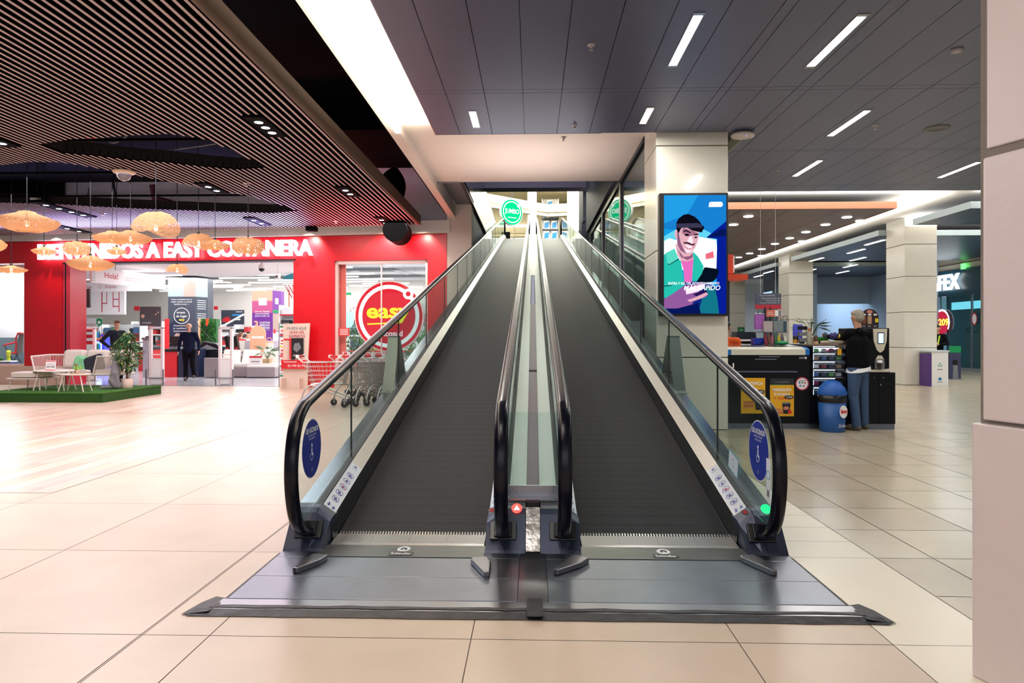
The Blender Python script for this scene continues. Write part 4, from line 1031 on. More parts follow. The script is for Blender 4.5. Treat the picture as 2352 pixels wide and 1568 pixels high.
# checkout counters
def counter(u0, v0, w, label, d=.8, h=.95):
    p = FL(u0, v0); t = thing('checkout_counter', label, 'counter', p)
    q = MB(); q.box(p.x, p.x+w, p.y, p.y+d, 0, h-.1, m_redp); q.build('cabinet', t); q = MB(); q.box(p.x-.03, p.x+w+.03, p.y-.03, p.y+d, h-.1, h, m_blackp); q.build('counter_top', t, bev=.01)
    q = MB(); q.box(p.x+.1, p.x+.5, p.y+.3, p.y+.33, h+.1, h+.42, m_blackp); q.box(p.x+.27, p.x+.33, p.y+.3, p.y+.33, h, h+.12, m_blackp); q.build('monitor', t)
    q = MB(); q.box(p.x+.15, p.x+.5, p.y+.2, p.y+.6, h+.001, h+.06, m_grey); q.build('scale', t)
    return t
counter(372, 866, .50, 'red checkout counter with a black top between the gate and the dark pillar')
counter(318, 852, .6, 'red checkout counter behind the turnstile', .8)
q = MB(); a = FL(378, 859); q.box(a.x, a.x+.12, a.y+.0, a.y+.1, .0, 2.0, m_redp); q.build('red_post', None, 'tall thin red post beside the dark printed pillar', 'post')
q = MB(); a = FL(409, 866); q.box(a.x, a.x+.7, a.y, a.y+.5, 0, .95, m_nv2); q.build('dark_cabinet', None, 'dark navy low cabinet right behind the walking man', 'cabinet')
# stacked red baskets
m_bk = M('basket_red', S(214, 50, 62), .4)
def basket(z, tilt=.25, r=.17):
    q = MB(); n = 22
    prof = [(r*.72, 0), (r*.76, .02), (r*.98, .34), (r*1.06, .36), (r*1.0, .37), (r*.93, .34), (r*.7, .03)]
    rings = [[Vector((rr*math.cos(2*PI*k/n)*1.2+zz*tilt, rr*math.sin(2*PI*k/n), z+zz)) for k in range(n)] for rr, zz in prof]
    q.loft(rings, m_bk); return q
for (u, v, nm) in ((378, 861, 'left'), (392, 858, 'right')):
    p = FL(u, v); 
    for k in range(4):
        t = thing('shopping_basket', 'red basket, %s in the %s stack beside the checkout counter' % (('lowest', 'second from the bottom', 'third from the bottom', 'topmost')[k], nm), 'basket', (p.x, p.y, 0), 'stacked red baskets by the checkout')
        q = basket(.001+k*.10); q.v = [Vector((a.x+p.x, a.y+p.y, a.z)) for a in q.v]; q.build('bucket', t)
        q = MB(); q.tube([(p.x-.2+.1, p.y, .37+k*.1), (p.x-.12, p.y, .55+k*.14), (p.x+.1, p.y, .5+k*.12), (p.x+.29, p.y, .37+k*.1)], .012, m_bk, 6); q.build('handle', t)
# drinks fridge
p = FL(217, 862); Y = p.y; x0 = P(216, 800, Y).x; x1 = P(240, 800, Y).x; zt = P(225, 768, Y).z
t = thing('drinks_fridge', 'glowing blue and white drinks fridge behind the lounge sofa', 'fridge', (x0, Y, 0)); q = MB()
e_b = emis('fridge_glow', (.55, .7, 1), 3.0); q.box(x0, x1, Y, Y+.6, 0, zt, M('fridge_blue', S(70, 80, 220), .3)); q.build('cabinet', t)
q = MB(); q.box(x0+.04, x1-.1, Y-.02, Y-.001, .25, zt-.25, e_b); q.build('door', t)
q = MB(); q.box(x0+.04, x1-.1, Y-.03, Y-.001, zt-.2, zt-.05, M('orange_print', S(240, 120, 60), .4)); q.build('header', t)
m_bot = [M('bottle_green', S(30, 150, 110), .3), M('bottle_blue', S(40, 120, 220), .3), M('bottle_dark', S(40, 60, 90), .3)]
for r in range(3):
    q = MB()
    q.box(x0+.05, x1-.11, Y-.035, Y-.022, .5+r*.4, .52+r*.4, m_wh); q.build('shelf', t)
    for k in range(4):
        q = MB(); xx = x0+.11+k*(x1-x0-.2)/4; q.lathe([(.03, 0), (.032, .14), (.012, .2), (.012, .24)], (xx, Y-.06, .52+r*.4), m_bot[(r+k) % 3], 10)
        q.build('bottle', None, 'bottle on a shelf of the glowing drinks fridge', 'bottle', 'bottles in the drinks fridge')
# green hedge panel, mower, leaning ramp
m_leaf = M('hedge_leaf', S(60, 150, 50), .55, noise=.4, nscale=30); m_leafd = M('dark_leaf', S(34, 92, 44), .5, noise=.3, nscale=20)
def leaf(q, p, d, L, w, mat, up=Vector((0, 0, 1))):
    d = Vector(d).normalized(); s = d.cross(up); s = s.normalized() if s.length > .05 else Vector((1, 0, 0)); n = s.cross(d)
    p = Vector(p)
    q.add([p, p+d*L*.45+s*w+n*w*.3, p+d*L, p+d*L*.45-s*w+n*w*.3, p+d*L*.45-n*w*.2], [(0, 1, 4), (1, 2, 4), (2, 3, 4), (3, 0, 4)], mat)
def rdir():
    z = random.uniform(-1, 1); a = random.uniform(0, 2*PI); r = math.sqrt(1-z*z); return Vector((r*math.cos(a), r*math.sin(a), z))
pa = FL(459, 859.3); Y = pa.y; x0 = P(459, 800, Y).x; x1 = P(494, 800, Y).x; zt = P(470, 732, Y).z
t = thing('hedge_display', 'green artificial hedge panel in a wooden frame with a trimmer hung on it', 'hedge panel', (x0, Y, 0))
q = MB(); q.box(x0-.06, x0, Y, Y+.4, 0, zt, M('light_wood', S(216, 180, 140), .6)); q.box(x0, x1, Y+.1, Y+.4, 0, zt, m_leafd); q.build('frame', t)
q = MB()
for i in range(900):
    p = (random.uniform(x0, x1), Y+.1-random.uniform(0, .06), random.uniform(.05, zt)); d = rdir(); d.y = -abs(d.y)*.6; leaf(q, p, d, random.uniform(.06, .12), .015, m_leaf if i % 3 else m_leafd)
q.build('foliage', t)
t = thing('grass_trimmer', 'orange and black grass trimmer hanging on the hedge panel', 'trimmer', (x0+.3, Y-.08, .8)); q = MB()
q.tube([(x0+.32, Y-.08, 1.9), (x0+.26, Y-.1, 1.3), (x0+.24, Y-.1, .95)], .02, m_blackp, 8); q.build('shaft', t)
q = MB(); q.tube([(x0+.33, Y-.1, 2.0), (x0+.30, Y-.1, 1.75)], [.05, .035], M('trimmer_orange', S(230, 70, 30), .4), 10); q.build('motor', t)
q = MB(); q.tube([(x0+.25, Y-.1, 1.05), (x0+.23, Y-.1, .85)], [.03, .06], M('trimmer_orange'), 10); q.build('head', t)
# mower
p = FL(485, 862.2); t = thing('lawn_mower', 'black and grey lawn mower with a long handle behind the wicker sofa', 'lawn mower', p); x, y = p.x, p.y-.2
q = MB(); q.prism([(x-.3, y-.2, .95), (x-.1, y-.2, 1.2), (x+.35, y-.2, 1.12), (x+.5, y-.2, .98), (x+.4, y-.2, .86), (x-.3, y-.2, .86)], (0, .4, 0), m_dark); q.build('deck', t, bev=.03)
q = MB(); q.tube([(x+.3, y, 1.05), (x-.15, y, 1.5), (x-.35, y, 1.75)], .012, m_blackp, 6); q.build('handle', t)
q = MB(); q.prism([(x-.25, y-.22, .9), (x+.05, y-.22, 1.08), (x+.45, y-.22, .92)], (0, -.02, 0), m_grey); q.build('side_cover', t)
q = MB(); q.box(x-.4, x+.6, y-.2, y+.42, 0, .85, m_dark); q.build('plinth', None, 'dark display plinth under the lawn mower', 'plinth')
for k in range(3):
    q = MB(); xx = x+.55+k*.16; q.prism([(xx, y+.2, .86), (xx+.1, y+.2, .86), (xx+.02, y+.2, 1.4), (xx-.1, y+.2, 1.35)], (0, .15, 0), m_blackp)
    q.box(xx+.0, xx+.06, y+.19, y+.2, .9, .98, m_redp); q.build('grass_bag', None, 'black tall tool body with a red tip, in the row right of the mower', 'garden tool', 'black tools in a row beside the mower')
q = MB(); a = fac(506, 752, 5.5); b = fac(560, 722, 5.5); q.tube([a, b], .035, m_wh, 6); q.build('white_boom', None, 'white slanting boom pole above the security gate', 'pole')
# wicker lounge set inside the store
def wick():
    m = M('grey_wicker', S(150, 140, 142), .7); nt = m.node_tree; b = nt.nodes['Principled BSDF']
    tc = nt.nodes.new('ShaderNodeTexCoord'); w = nt.nodes.new('ShaderNodeTexWave'); w.bands_direction = 'Z'; w.inputs['Scale'].default_value = 11; w.inputs['Distortion'].default_value = 1.5; w.inputs['Detail Scale'].default_value = 4
    r = nt.nodes.new('ShaderNodeMix'); r.data_type = 'RGBA'; r.inputs['A'].default_value = (*S(108, 98, 102), 1); r.inputs['B'].default_value = (*S(176, 166, 166), 1)
    nt.links.new(tc.outputs['Object'], w.inputs[0]); nt.links.new(w.outputs['Fac'], r.inputs['Factor']); nt.links.new(r.outputs['Result'], b.inputs['Base Color'])
    return m
m_wk = wick(); m_cu = M('pale_cushion', S(228, 222, 214), .8, bump=.3, bscale=6)
def bx(q, c, dx0, dx1, dy0, dy1, z0, z1, m): q.box(c.x+dx0, c.x+dx1, c.y+dy0, c.y+dy1, z0, z1, m)
c = FL(468, 868)
t = thing('wicker_sofa', 'grey woven corner sofa with pale cushions inside the store', 'sofa', c)
q = MB(); bx(q, c, 0, .75, 0, .2, .03, .66, m_wk); q.build('side_arm', t, bev=.02)
q = MB(); bx(q, c, .1, 2.35, 1.0, 1.2, .03, .72, m_wk); q.build('backrest', t, bev=.02)
q = MB(); bx(q, c, .1, 2.3, .2, 1.0, .03, .36, m_wk); q.build('seat_base', t, bev=.02)
q = MB(); bx(q, c, .12, 2.28, .22, .98, .36, .48, m_cu); q.build('seat_cushion', t, bev=.03)
for k in range(3):
    q = MB(); q.prism([(c.x+.2+k*.68, c.y+.95, .46), (c.x+.84+k*.68, c.y+.95, .46), (c.x+.80+k*.68, c.y+1.03, .9), (c.x+.26+k*.68, c.y+1.03, .92)], (0, -.14, 0), m_cu)
    q.build('back_cushion', t, bev=.04)
c = FL(566, 868)
t = thing('wicker_footstool', 'grey woven footstool with a pale cushion, front of the wicker set', 'footstool', c)
q = MB(); bx(q, c, 0, .95, 0, .7, .03, .34, m_wk); q.build('base', t, bev=.02); q = MB(); bx(q, c, 0, .95, 0, .7, .34, .42, m_cu); q.build('cushion', t, bev=.03)
q = MB()
c2 = FL(550, 862); q.box(c2.x, c2.x+.4, c2.y+.1, c2.y+.5, .02, .36, m_wk); q.build('wicker_table', None, 'small grey woven cube table between the wicker sofa and footstool', 'table', bev=.02)
q = MB(); q.box(c2.x-.4, c2.x+.5, c2.y-.0, c2.y+1.2, .005, .02, M('grass_mat', S(60, 160, 70), .9)); q.build('grass_mat', None, 'strip of bright green mat under the wicker table', 'mat')
q = MB(); q.lathe([(.03, .0), (.004, .01), (.004, .08), (.035, .11), (.04, .17), (.03, .18)], (c2.x+.25, c2.y+.3, .36), glass('clear_panel'), 12); q.build('wine_glass', None, 'small clear wine glass on the woven cube table', 'glass')
q = MB(); a = c; q.box(a.x+.03, a.x+.45, a.y+.15, a.y+.17, .42, .72, m_wh); q.box(a.x+.03, a.x+.45, a.y+.148, a.y+.15, .66, .72, m_redp); q.box(a.x+.1, a.x+.38, a.y+.148, a.y+.15, .52, .55, m_grey); q.build('price_card', None, 'white price card with a red top on the wicker footstool', 'sign')
# potted palm on the footstool
def potted(c, z, r, hgt, n, label, L=.35, pot=None, leafm=None, potm=None):
    t = thing('potted_plant', label, 'plant', (c.x, c.y, z))
    q = MB(); q.box(c.x-r, c.x+r, c.y-r, c.y+r, z, z+hgt, potm or M('woven_pot', S(176, 150, 116), .8)) if pot != 'round' else q.lathe([(r*.85, 0), (r, .02), (r, hgt), (r*.9, hgt), (r*.88, hgt*.9)], (c.x, c.y, z), potm or m_wh, 20)
    q.build('pot', t, bev=.008)
    q = MB(); lm = leafm or M('palm_leaf', S(30, 84, 40), .35, noise=.2)
    for i in range(n):
        a = 2*PI*i/n*2.4; tip = Vector((math.cos(a)*L*random.uniform(.5, 1.1), math.sin(a)*L*.8, L*random.uniform(.35, 1.0)))
        base = Vector((c.x, c.y, z+hgt)); mid = base+tip*.5+Vector((0, 0, L*.22)); end = base+tip
        q.tube([base, mid, end], .004, lm, 4)
        leaf(q, mid-(end-mid)*.2, end-mid+Vector((0, 0, -.05)), L*.75, L*.13, lm)
    q.build('foliage', t); return t
potted(Vector((c.x+.55, c.y+.35, 0)), .42, .12, .2, 16, 'palm like plant in a woven pot on the wicker footstool', .48)
# sunset arch, grey partition
def arch(q, f, w, h, mat, z0, z1):
    n = 16; r = w/2; pts = [(0, 0), (w, 0), (w, h-r)]+[(r+r*math.cos(PI*k/n), h-r+r*math.sin(PI*k/n)) for k in range(1, n)]+[(0, h-r)]
    f.pr(q, pts, z0, z1, mat)
Y = FL(574, 858).y; x0 = P(574, 800, Y).x; x1 = P(610, 800, Y).x; zt = P(590, 748, Y).z
t = thing('arch_board', 'peach arch shaped board reading sunset behind the wicker set', 'board', ((x0+x1)/2, Y, 0)); f = Fr((x0, Y, 0), (1, 0, 0), (0, 0, 1)); W = x1-x0
q = MB(); arch(q, f, W, zt, M('peach_board', S(240, 158, 128), .5), -.04, 0); q.build('panel', t)
q = MB(); f.text(q, 'sunset', W/2, zt*.74, zt*.06, m_wh, .004, w=W*.78, bold=.04); f.pl(q, [(0, 0), (W, 0), (W, zt*.36), (W*.8, zt*.40), (W*.45, zt*.40), (W*.2, zt*.34), (0, zt*.25)], M('darker_peach', S(206, 110, 88), .5), .002); q.build('print', t)
a = P(541, 782, Y+.2); b = P(641, 860, Y+.2)
t = thing('partition', 'low grey partition with a pale textured panel behind the arch board', 'partition', ((a.x+b.x)/2, Y+.2, 0)); q = MB(); q.box(a.x, b.x, Y+.2, Y+.3, 0, a.z, M('partition_grey', S(176, 170, 184), .6)); q.build('panel', t)
q = MB(); q.box(a.x, a.x+.35, Y+.17, Y+.2, .8, a.z, M('pale_texture', S(210, 206, 200), .8, noise=.1)); q.build('texture_panel', t)
q = MB(); q.box(b.x-.75, b.x-.2, Y+.17, Y+.2, .6, 1.15, M('woven_art', S(226, 216, 206), .9)); q.box(b.x-.78, b.x-.17, Y+.16, Y+.2, 1.15, 1.18, M('light_wood')); q.build('wall_hanging', t)
# price gondola
Y = FL(641, 886).y; x0 = P(641, 800, Y).x; x1 = P(652, 800, Y).x; zt = P(645, 742, Y).z
t = thing('price_stand', 'narrow wire stand of price cards left of the cardboard display', 'stand', (x0, Y, 0)); q = MB(); q.tube([(x0, Y, 0), (x0, Y, zt), (x1+.15, Y, zt)], .012, m_steel, 6); q.build('frame', t)
for k in range(7):
    q = MB(); z = zt-.28-k*.27; q.box(x0+.02, x1+.12, Y-.01, Y, z, z+.2, m_wh); q.box(x0+.02, x1+.12, Y-.012, Y-.01, z+.16, z+.2, (m_grn, m_grey, m_yel, m_redp, m_grey, m_grn, m_redp)[k]); q.box(x0+.06, x1+.06, Y-.012, Y-.01, z+.05, z+.09, m_redp); q.build('price_card', t)
# cardboard display
Y = FL(655, 891).y; A = P(649, 742, Y); B = P(712, 742, Y); x0, x1, zt = P(650, 800, Y).x, P(706, 800, Y).x, A.z
t = thing('cardboard_display', 'tall cardboard display advertising the expert guide beside the red wall', 'display stand', ((x0+x1)/2, Y, 0))
f = Fr((x0, Y, 0), (1, 0, 0), (0, 0, 1)); W = x1-x0; m_cd = M('wood_print_cardboard', S(226, 204, 190), .7, noise=.08, nscale=5)
q = MB(); f.pr(q, [(0, 0), (W, 0), (W*1.02, zt*.45), (W*1.10, zt), (0, zt*.99)], -.05, 0, m_cd); q.build('panel', t)
q = MB(); f.text(q, '¡YA ESTÁ AQUÍ!', W*.55, zt*.90, zt*.04, m_grey, .004, w=W*.82, bold=.02); f.text(q, 'GUÍA DEL', W*.58, zt*.84, zt*.04, m_rd2, .004, w=W*.62, bold=.02); f.text(q, 'EXPERTO', W*.58, zt*.78, zt*.04, m_rd2, .004, w=W*.65, bold=.02)
f.rect(q, .02, W*.28, zt*.735, zt*.76, m_redp, .004); q.build('print', t)
q = MB(); f.pr(q, [(W*.30, zt*.46), (W*.38, zt*.44), (W*.85, zt*.50), (W*.85, zt*.77), (W*.38, zt*.77), (W*.30, zt*.765)], .002, .06, m_blk); f.pr(q, [(W*.30, zt*.46), (W*.38, zt*.44), (W*.38, zt*.77), (W*.30, zt*.765)], .06, .066, m_redp)
f.pl(q, [(W*.45, zt*.6), (W*.6, zt*.55), (W*.78, zt*.62), (W*.7, zt*.70), (W*.5, zt*.69)], m_grey, .064); f.text(q, 'GUIA', W*.58, zt*.49, zt*.03, m_wh, .065); q.build('book_box', t)
q = MB(); f.pr(q, [(-.02, zt*.30), (W*.98, zt*.30), (W*.98, zt*.43), (-.02, zt*.43)], .0, .08, m_redp); f.text(q, '$2.490', W*.42, zt*.33, zt*.035, m_wh, .084); f.text(q, '$3.990', W*.82, zt*.33, zt*.035, m_wh, .084); f.rect(q, W*.08, W*.6, zt*.40, zt*.41, m_wh, .084); q.build('price_band', t)
for x in (0.02, W*.75):
    q = MB(); f.slab(q, x, x+.05, 0, zt*.16, 0, .3, m_cd); q.build('foot', t)
# parasol and deck chair cut-out hung at the right of the entrance
Y = 21.5; c = P(664, 640, Y); t = thing('hanging_cutout', 'hanging cut-out of a blue parasol and striped deck chair by the red pier', 'decoration', c)
f = Fr(c, (1, 0, 0), (0, 0, 1)); q = MB(); m_teal = M('teal', S(60, 160, 184), .5)
f.pr(q, [(-.22, -.02), (-.12, .1), (.08, .17), (.28, .17), (.45, .1), (.5, -.02)], -.03, 0, m_teal); f.slab(q, .12, .16, -.5, .22, -.05, -.03, M('orange_wood', S(230, 140, 90), .5)); q.build('parasol', t)
q = MB()
for i in range(5): f.pr(q, [(-.16+.03*i*2, -.18), (-.13+.03*i*2, -.18), (.12+.03*i*2, -.62), (.09+.03*i*2, -.62)], 0, .02, m_rd2 if i % 2 == 0 else m_wh)
f.slab(q, -.02, .01, -.9, -.3, -.02, 0, M('orange_wood')); q.build('deck_chair', t)
# cameras inside
c = P(601, 615, 20.5); t = thing('dome_camera', 'white and black dome camera hanging inside the store entrance', 'camera', c); q = MB(); q.lathe([(.02, .2), (.03, .1), (.09, .08), (.10, -.02)], c, m_wh, 18); q.build('housing', t); q = MB(); q.ball(c+Vector((0, 0, -.03)), .085, mat=m_blk); q.build('dome', t)
q = MB(); c = P(638, 636, 21); q.box(c.x-.05, c.x+.05, c.y-.1, c.y+.1, c.z-.05, c.z+.06, m_wh); q.tube([c+Vector((0, 0, .05)), c+Vector((0, 0, .5))], .012, m_wh, 6); q.ball(c+Vector((0, -.11, -.0)), .03, mat=m_blk); q.build('security_camera', None, 'small white box camera hanging left of the parasol cut-out', 'camera')
# shelving at the back of the store
m_pk = [M('pk%d' % i, S(*c_), .6) for i, c_ in enumerate(((214, 60, 60), (236, 232, 226), (60, 70, 90), (190, 190, 196), (226, 160, 90), (90, 130, 170), (40, 40, 46), (120, 160, 120), (236, 236, 240)))]
def shelf(u0, u1, vb, vt, depth, label, rows=5, cols=8):
    a = fs(u0, 800, depth)[0]; b = fs(u1, 800, depth)[0]; z1 = fs(u0, vt, depth)[1]
    t = thing('store_shelf', label, 'shelf', FF.p((a+b)/2, 0, -depth))
    q = MB()
    for x in (a, b-.05): FF.slab(q, x, x+.05, 0, z1, -depth-.5, -depth, m_wh)
    FF.slab(q, a, b, 0, z1, -depth-.55, -depth-.5, m_wh)
    q.build('frame', t)
    for r in range(rows):
        q = MB(); z = .1+r*(z1-.1)/rows; FF.slab(q, a+.05, b-.05, z, z+.03, -depth-.48, -depth, m_wh); FF.slab(q, a+.05, b-.05, z-.03, z+.03, -depth, -depth+.01, m_redp if r % 2 else m_wh); q.build('shelf_board', t)
        x = a+.1
        while x < b-.35:
            w_ = random.uniform(.18, .42); h_ = random.uniform(.4, .8)*(z1/rows)*.9
            q = MB(); FF.slab(q, x, x+w_-.03, z+.031, z+.03+h_, -depth-.4, -depth-.06, random.choice(m_pk)); q.build('boxed_product', None, 'boxed product on a white shelf far inside the store', 'box', 'boxed products on the far store shelves'); x += w_
shelf(232, 322, 0, 745, 12, 'white shelf of products behind the man by the potted tree', 4)
shelf(300, 372, 0, 738, 14, 'tall white shelf of products between the two dark banners and the gate', 6)
shelf(478, 540, 0, 735, 13, 'white shelf of products behind the hedge panel', 5)
shelf(536, 582, 0, 748, 12.2, 'white shelf of products behind the seated couple', 5)
shelf(606, 640, 0, 728, 16, 'white shelf of products behind the purple printed pillar', 6)
shelf(640, 680, 0, 700, 11, 'white shelf of products left of the red pier', 6)
shelf(800, 985, 0, 700, 10, 'long white shelf of products behind the round red sign', 4)
board('video_banner', 'dark wide banner with a red car above the shelves', 'banner', (508, 712), (560, 745), 11.5, m_navy, .05,
      lambda f, q, w, h: [f.pl(q, [(w*.05, h*.2), (w*.1, h*.45), (w*.3, h*.55), (w*.45, h*.3), (w*.4, h*.15)], m_redp, .004), f.rect(q, w*.5, w*.92, h*.6, h*.72, M('cyan_print', S(60, 150, 220), .4), .004), f.rect(q, w*.55, w*.85, h*.3, h*.4, m_wh, .004), f.rect(q, w*.65, w*.95, h*.85, h*.9, m_wh, .004)])
board('food_banner', 'dark banner with lamp photographs above the checkout', 'banner', (321, 704), (350, 748), 9.5, M('brown_print', S(90, 78, 84), .5), .05,
      lambda f, q, w, h: [f.disc(q, w*.25, h*.5, w*.14, m_peach, .004), f.text(q, 'La Ampolleta', w*.55, h*.12, h*.1, m_wh, .004, w=w*.7)])
board('food_banner', 'dark banner with hanging bulbs, next to the printed pillar', 'banner', (351, 704), (369, 748), 9.5, M('brown_print'), .05,
      lambda f, q, w, h: [f.disc(q, w*.4, h*.6, w*.1, m_peach, .004), f.disc(q, w*.7, h*.7, w*.1, m_peach, .004)])
board('hanging_tag', 'small red hanging aisle sign above the checkout', 'sign', (308, 703), (320, 713), 9, m_redp, .03)
board('hanging_tag', 'small red hanging aisle sign right of the dark printed pillar', 'sign', (491, 703), (500, 711), 11, m_redp, .03)
board('exit_sign', 'small green exit sign inside the right store window', 'sign', (795, 672), (806, 677), 4, m_grn, .03)
board('blue_poster', 'pale blue poster inside the right window behind the coral panel', 'poster', (792, 716), (812, 752), 5, M('aqua_print', S(150, 214, 232), .5), .03)
q = MB(); c = fac(229, 740, 7); f = Fr(c, FF.r, (0, 0, 1)); f.pr(q, [(-.12, .12), (0, .17), (.12, .12), (.12, -.05), (0, -.17), (-.12, -.05)], 0, .03, m_grn); f.disc(q, 0, 0, .06, m_wh, .033); q.build('green_tag', None, 'green badge with a white heart hung above the fridge', 'sign')
# bushes inside the right window
for (u, v, s, d, lab) in ((822, 800, .62, 1.2, 'dense grey green bush inside the right window, left of the round sign'), (965, 800, .55, 1.6, 'bright green leafy plant inside the right window, right of the round sign')):
    c = fac(u, v, d); t = thing('window_bush', lab, 'plant', (c.x, c.y, 0)); q = MB()
    for i in range(900):
        dd = rdir(); p = Vector((c.x, c.y, 1.15))+Vector((dd.x*s, dd.y*s*.6, dd.z*s))*random.uniform(.5, 1); leaf(q, p, rdir(), .11, .02, m_leafd if 'grey' in lab and i % 2 else m_leaf)
    q.build('foliage', t); q = MB(); q.lathe([(.2, 0), (.25, .5), (.22, .5)], (c.x, c.y, 0), M('terracotta', S(150, 90, 70), .8), 16); q.tube([(c.x, c.y, .4), (c.x, c.y, 1.1)], .03, M('bark', S(90, 64, 50), .8), 6); q.build('pot', t)

# ================================================================ things seen in the left window
Y = FL(20, 882).y+1.0
board('window_backdrop', 'white wall panel behind the left window with easy.cl lettering', 'panel', (-160, 612), (56, 775), 1.6, m_wh, .05,
      lambda f, q, w, h: [f.text(q, 'easy.cl', w*.83, h*.86, h*.14, M('grey_letter', S(190, 170, 170), .5), .004, w=w*.34), f.rect(q, w*.7, w, h*.76, h*.765, m_grey, .003)])
board('counter_panel', 'grey blue counter front behind the left window', 'counter', (-160, 775), (56, 842), 1.3, M('counter_blue', S(120, 146, 160), .5), .1)
t = thing('camping_chair', 'red and grey folding camping chair in the left window', 'chair', fac(45, 840, 1.08)); f = Fr(fac(28, 838, 1.08), FF.r, (0, 0, 1))
q = MB(); f.pr(q, [(.13, .35), (.32, .36), (.36, .95), (.20, .98)], -.06, -.02, m_grey); q.build('backrest', t)
q = MB(); q.tube([f.p(.10, .33), f.p(.14, .6), f.p(.12, .8), f.p(.2, .97), f.p(.36, .96)], .025, m_redp, 6); q.tube([f.p(-.3, .60), f.p(.1, .68)], .025, m_redp, 6); q.tube([f.p(-.2, .38), f.p(.15, .36)], .025, m_redp, 6); q.build('frame', t)
q = MB(); q.tube([f.p(-.25, .57), f.p(.05, .1)], .012, m_dark, 6); q.tube([f.p(.2, .36), f.p(.0, .05)], .012, m_dark, 6); q.tube([f.p(.1, .36), f.p(.35, .0)], .012, m_dark, 6); q.build('legs', t)
q = MB(); f.slab(q, -.1, .28, -.02, .10, .1, .35, M('cooler_blue', S(20, 60, 150), .4)); f.slab(q, -.1, .28, .10, .14, .1, .36, m_wh); q.build('cool_box', None, 'blue cool box with a white lid in the left window', 'cool box', bev=.01)
q = MB(); f.slab(q, -.32, -.12, 0, .12, .1, .3, M('cooler_blue')); q.build('blue_bin', None, 'small blue bin left of the cool box in the left window', 'bin', bev=.01)
t = thing('small_plant', 'round green tuft plant on the blue bin in the left window', 'plant', f.p(-.22, .12, .2)); q = MB()
for i in range(160): leaf(q, f.p(-.22, .16, .2)+rdir()*.05, rdir(), .09, .012, m_leaf)
q.build('foliage', t)
q = MB(); q.lathe([(.05, 0), (.05, .12), (.03, .13), (.06, .14), (.06, .3), (.02, .31)], f.p(.07, .14, .2), M('lime', S(190, 210, 40), .5), 14); q.build('lantern', None, 'lime green topped lantern on the cool box lid', 'lantern')

# ================================================================ shopping carts
m_cw = M('cart_wire', S(200, 194, 190), .3, .8); m_wheel = M('wheel_rubber', S(34, 34, 38), .6)
def cart():
    t = thing('shopping_cart', 'x', 'shopping cart', (0, 0, 0), 'nested shopping carts by the store window')
    # x forward (basket front), handle at x=0
    q = MB()
    def ring(z, x0, x1, w0, w1, r=.006): q.tube([(x0, -w0, z), (x1, -w1, z), (x1, w1, z), (x0, w0, z)], r, m_cw, 5, closed=True)
    for k in range(6):
        u = k/5; z = .42+u*.42; ring(z, .18-u*.13, .78+u*.12, .19+u*.06, .13+u*.05, .009 if k in (0, 5) else .004)
    for s in (-1, 1):
        for k in range(11):
            u = k/10; xb = .18+u*.60; xt = .05+u*.85; q.tube([(xb, s*(.19-.06*u), .42), (xt, s*(.25-.07*u), .84)], .0035, m_cw, 4)
    for k in range(7):
        y = -1+2*k/6; q.tube([(.78, y*.13, .42), (.90, y*.18, .84)], .0035, m_cw, 4); q.tube([(.18, y*.19, .42), (.78, y*.13, .42)], .0035, m_cw, 4); q.tube([(.18, y*.19, .42), (.05, y*.25, .84)], .0035, m_cw, 4)
    q.build('basket', t)
    q = MB()
    for s in (-1, 1):
        q.tube(curve_pts([(.86, s*.20, .13), (.55, s*.2, .26), (.30, s*.22, .38), (.18, s*.23, .40), (.08, s*.24, .30), (.02, s*.26, .13)], 4), .015, m_cw, 7)
    q.tube([(.30, -.22, .38), (.30, .22, .38)], .012, m_cw, 6); q.tube([(.62, -.2, .24), (.62, .2, .24)], .012, m_cw, 6); q.build('frame', t)
    q = MB(); q.tube([(-.06, -.26, .95), (-.06, .26, .95)], .019, M('handle_red', S(206, 30, 40), .4), 8); q.box(-.09, -.03, -.13, .13, .94, .975, M('handle_red')); q.build('handle', t)
    q = MB()
    for s in (-1, 1): q = MB(); q.tube([(.05, s*.25, .84), (-.06, s*.26, .95)], .012, m_wh, 6); q.box(-.085, -.03, s*.235-.03, s*.235+.03, .925, .985, m_wh); q.build('handle_bracket', t)
    for (x, s) in ((.86, 1), (.86, -1), (.02, 1), (.02, -1)):
        w_ = MB(); y = s*(.20 if x > .5 else .26); n = 18
        w_.loft([[Vector((x+.062*math.cos(2*PI*k/n), y+dy, .063+.062*math.sin(2*PI*k/n))) for k in range(n)] for dy in (-.014, .014)], m_wheel); wo = w_.build('wheel', t)
        w_ = MB(); w_.box(x-.02, x+.02, y-.02, y+.02, .06, .14, m_cw); w_.build('caster_fork', wo)
    return t
c0 = cart(); a = FL(692, 932); b = FL(796, 929)
c0['label'] = 'single loose shopping cart standing apart, left of the nested carts'
place(c0, (a.x, a.y+.15, 0), math.radians(4), 1.02)
rows = [((-3.80, 13.15), math.radians(38), 'front'), ((-3.55, 13.9), math.radians(35), 'middle'), ((-3.75, 14.75), math.radians(32), 'back'), ((-4.25, 15.6), math.radians(28), 'last')]
NM = ('first', 'second', 'third', 'fourth', 'fifth', 'sixth')
for (bx_, by), an, rn in rows:
    for k in range(5):
        dup(c0, (bx_+.21*k*math.cos(an)*1.1, by+.0+.21*k*math.sin(an)*1.1, 0), an, '%s shopping cart from the left in the %s nested row by the store window' % (NM[k], rn))
